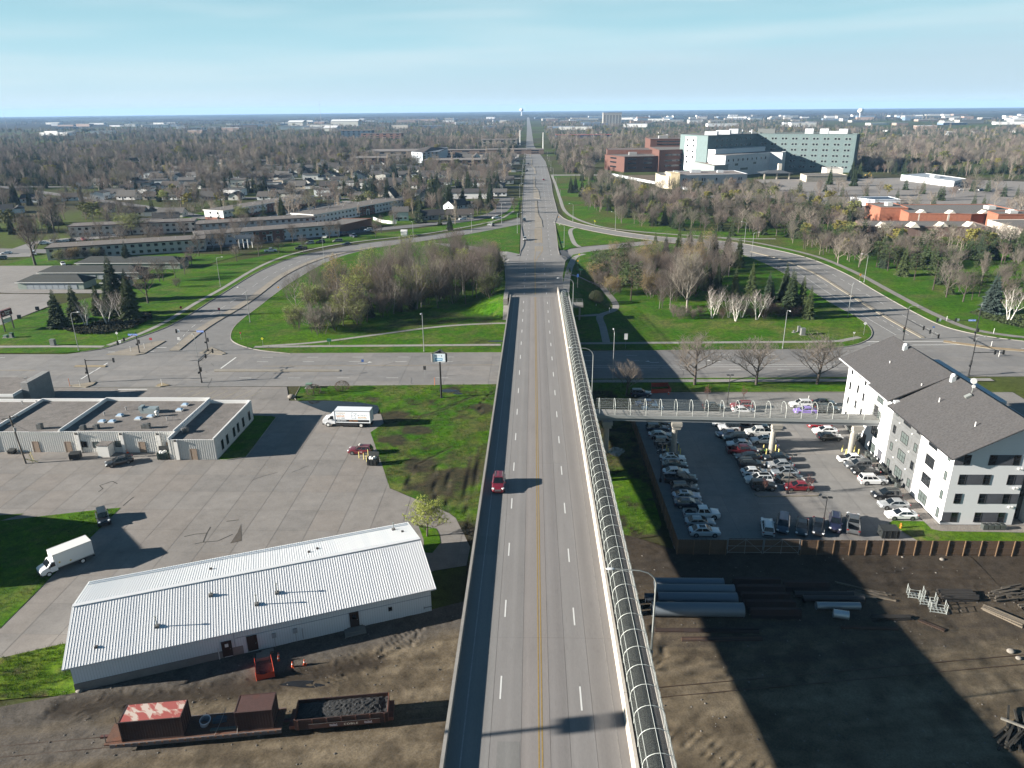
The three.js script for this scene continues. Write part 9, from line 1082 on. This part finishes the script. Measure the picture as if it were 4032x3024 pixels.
for(const k in mass)kindsT[k].forEach((g,v)=>{const list=mass[k].filter((_,i)=>i % kindsT[k].length===v),gs=[g.wood,g.twig,g.leaf].filter(Boolean);gs.forEach((geo,gi)=>{const m=new THREE.InstancedMesh(geo,new THREE.MeshStandardMaterial({roughness:0.95,side:THREE.DoubleSide}),list.length),q=new THREE.Quaternion(),e=new THREE.Euler(),col=new THREE.Color();m.name=numbered({farElm:'bare_woodland',farPop:'poplar_woodland',farSpruce:'spruce_woodland',farBud:'budding_woodland'}[k]);list.forEach(([x,z,s,a,c],i)=>{e.set(0,a,0);const h=s*(0.9+0.25*c);m.setMatrixAt(i,new THREE.Matrix4().compose(new THREE.Vector3(x,-0.1,z),q.setFromEuler(e),new THREE.Vector3(s*1.08,h,s*1.08)));const t=gi===0&&k==='farSpruce'?[0.07,0.055,0.04]:k==='farBud'&&gi<2?[0.12,0.105,0.07]:tint[k][Math.floor(c*97)% tint[k].length],f=0.85+0.3*((c*31)% 1);m.setColorAt(i,col.setRGB(t[0]*f,t[1]*f,t[2]*f));});m.castShadow=m.receiveShadow=true;scene.add(m);tag(m,{farElm:'far mass of bare grey trees spreading through the town',farPop:'far mass of pale upright poplars through the town',farSpruce:'far mass of dark spruces through the town',farBud:'scattered budding yellow-green trees through the town'}[k],'woodland',null,'stuff');});});
// shelter belts on the farmland
{const r=rng(88),g=kindsT.farElm[0],list=[];for(let k=0;k<60;k++){const d=4800+r()*6500,a=(r()- 0.5)*1.5,L=200+r()*900,n=Math.floor(L/16);for(let i=0;i<n;i++)list.push([Math.sin(a)*d+(i - n/2)*16,-Math.cos(a)*d+(r()- 0.5)*12,1+r()*0.5,r()*6]);}for(const geo of[g.wood,g.twig]){const m=new THREE.InstancedMesh(geo,M(0.11,0.1,0.09,0.95),list.length);m.name=numbered('shelter_belt');list.forEach(([x,z,s,a],i)=>m.setMatrixAt(i,new THREE.Matrix4().makeRotationY(a).scale(new THREE.Vector3(s*1.5,s,s*1.5)).setPosition(x,-0.1,z)));scene.add(m);tag(m,'thin shelter belts of trees on the farmland horizon','woodland',null,'stuff');}}

// ---------------------------------------------------------------- loose ground cover near by
{
const r=rng(909),tuft=new MB();for(let k=0;k<5;k++){const a=k*1.3,c=Math.cos(a),d=Math.sin(a);tuft.tri([c*0.05,0,d*0.05],[-d*0.03+c*0.06,0,c*0.03+d*0.06],[c*0.16,0.2+0.05*(k % 3),d*0.16]);}
const spots=[];for(const[poly,n]of[[swPoly,11000],[[[5,-168],[23,-168.9],[20.4,-102],[14.5,-97.5],[11,-99]],5000],[[[-68.93,-106.03],[-86.46,-101.60],[-120,-98],[-120,-70],[-68.42,-75.58]],5000],[[[-58.39,-72.91],[-64.68,-70.19],[-90,-61],[-60.06,-63.52],[-52.15,-64.40],[-56,-72.4]],5000],[nwPoly,9000],[nePoly,9000]]){const xs=poly.map((p)=>p[0]),zs=poly.map((p)=>p[1]),x0=Math.min(...xs),z0=Math.min(...zs),w=Math.max(...xs)- x0,d=Math.max(...zs)- z0;for(let k=0;k<n;k++){const x=x0+r()*w,z=z0+r()*d;if(inside([x,z],poly)&&fbm(x/3+20,z/3)>0.42&&mudAt(x,z)<0.1)spots.push([x,z,bank(x,z)+0.06]);}}
const m=new THREE.InstancedMesh(tuft.geometry(),new THREE.MeshPhysicalMaterial({roughness:0.95,specularIntensity:0.1,side:THREE.DoubleSide}),spots.length),q=new THREE.Color(),e=new THREE.Matrix4(),sc=new THREE.Vector3();spots.forEach(([x,z,y],i)=>{const s=0.7+r()*1.1;m.setMatrixAt(i,e.makeRotationY(r()*6.28).scale(sc.set(s,s*(0.6+r()*0.6),s)).setPosition(x,y,z));const c=mix3([0.03,0.085,0.006],[0.085,0.08,0.025],Math.pow(r(),2.5));m.setColorAt(i,q.setRGB(...c));});m.name='grass';m.castShadow=m.receiveShadow=true;scene.add(m);tag(m,'loose tufts of grass over the near lawns','grass',null,'stuff');
const st=new THREE.IcosahedronGeometry(0.1,0),g=[];for(let k=0;k<5200;k++){const L=k % 2,x=L?-60+r()*50:11.5+r()*56,z=L?-48 - r()*32:-50 - r()*44;if(L&&z<-65.5 -(x+52)*0.385)continue;if(fbm(x/2.5,z/2.5+44)<0.46)continue;g.push([x,z,0.22+Math.pow(r(),6)*1.3]);}
const p=new THREE.InstancedMesh(st,new THREE.MeshStandardMaterial({roughness:0.95}),g.length);g.forEach(([x,z,s],i)=>{p.setMatrixAt(i,e.makeRotationY(r()*6).scale(sc.set(s,s*0.6,s)).setPosition(x,(x<0?0.12:0.06)+yardY(x,z),z));const c=0.035+r()*0.11;p.setColorAt(i,q.setRGB(c,c*0.92,c*0.82));});p.name='gravel';p.castShadow=p.receiveShadow=true;scene.add(p);tag(p,'loose stones scattered over the rail yard','gravel',null,'stuff');
const tar=M(0.1,0.098,0.095,0.8),seam=(x,z,dx,dz,y)=>{const pts=[[x,z]];for(let k=0;k<4;k++)pts.push([pts[k][0]+dx/4+(r()- 0.5)*0.9,pts[k][1]+dz/4+(r()- 0.5)*0.9]);strip('pavement_crack',pts,-0.05,0.05,y,tar);};
for(let k=0;k<16;k++)seam(-140+r()*270,-168 - r()*18,(r()- 0.5)*9,1+r()*6,0.016);for(let k=0;k<12;k++)seam(-118+r()*80,-152+r()*60,(r()- 0.5)*9,(r()- 0.5)*8,0.02);
for(let k=0;k<12;k++){const x=-130+r()*250,z=-170 - r()*16,w=1+r()*3,h=0.8+r()*1.8;sheet('road_patch',[[x,z],[x+w,z],[x+w,z - h],[x,z - h]],0.009,roadM[k % 2?2:1],{cell:9});}
}
renderer.render(scene,camera);
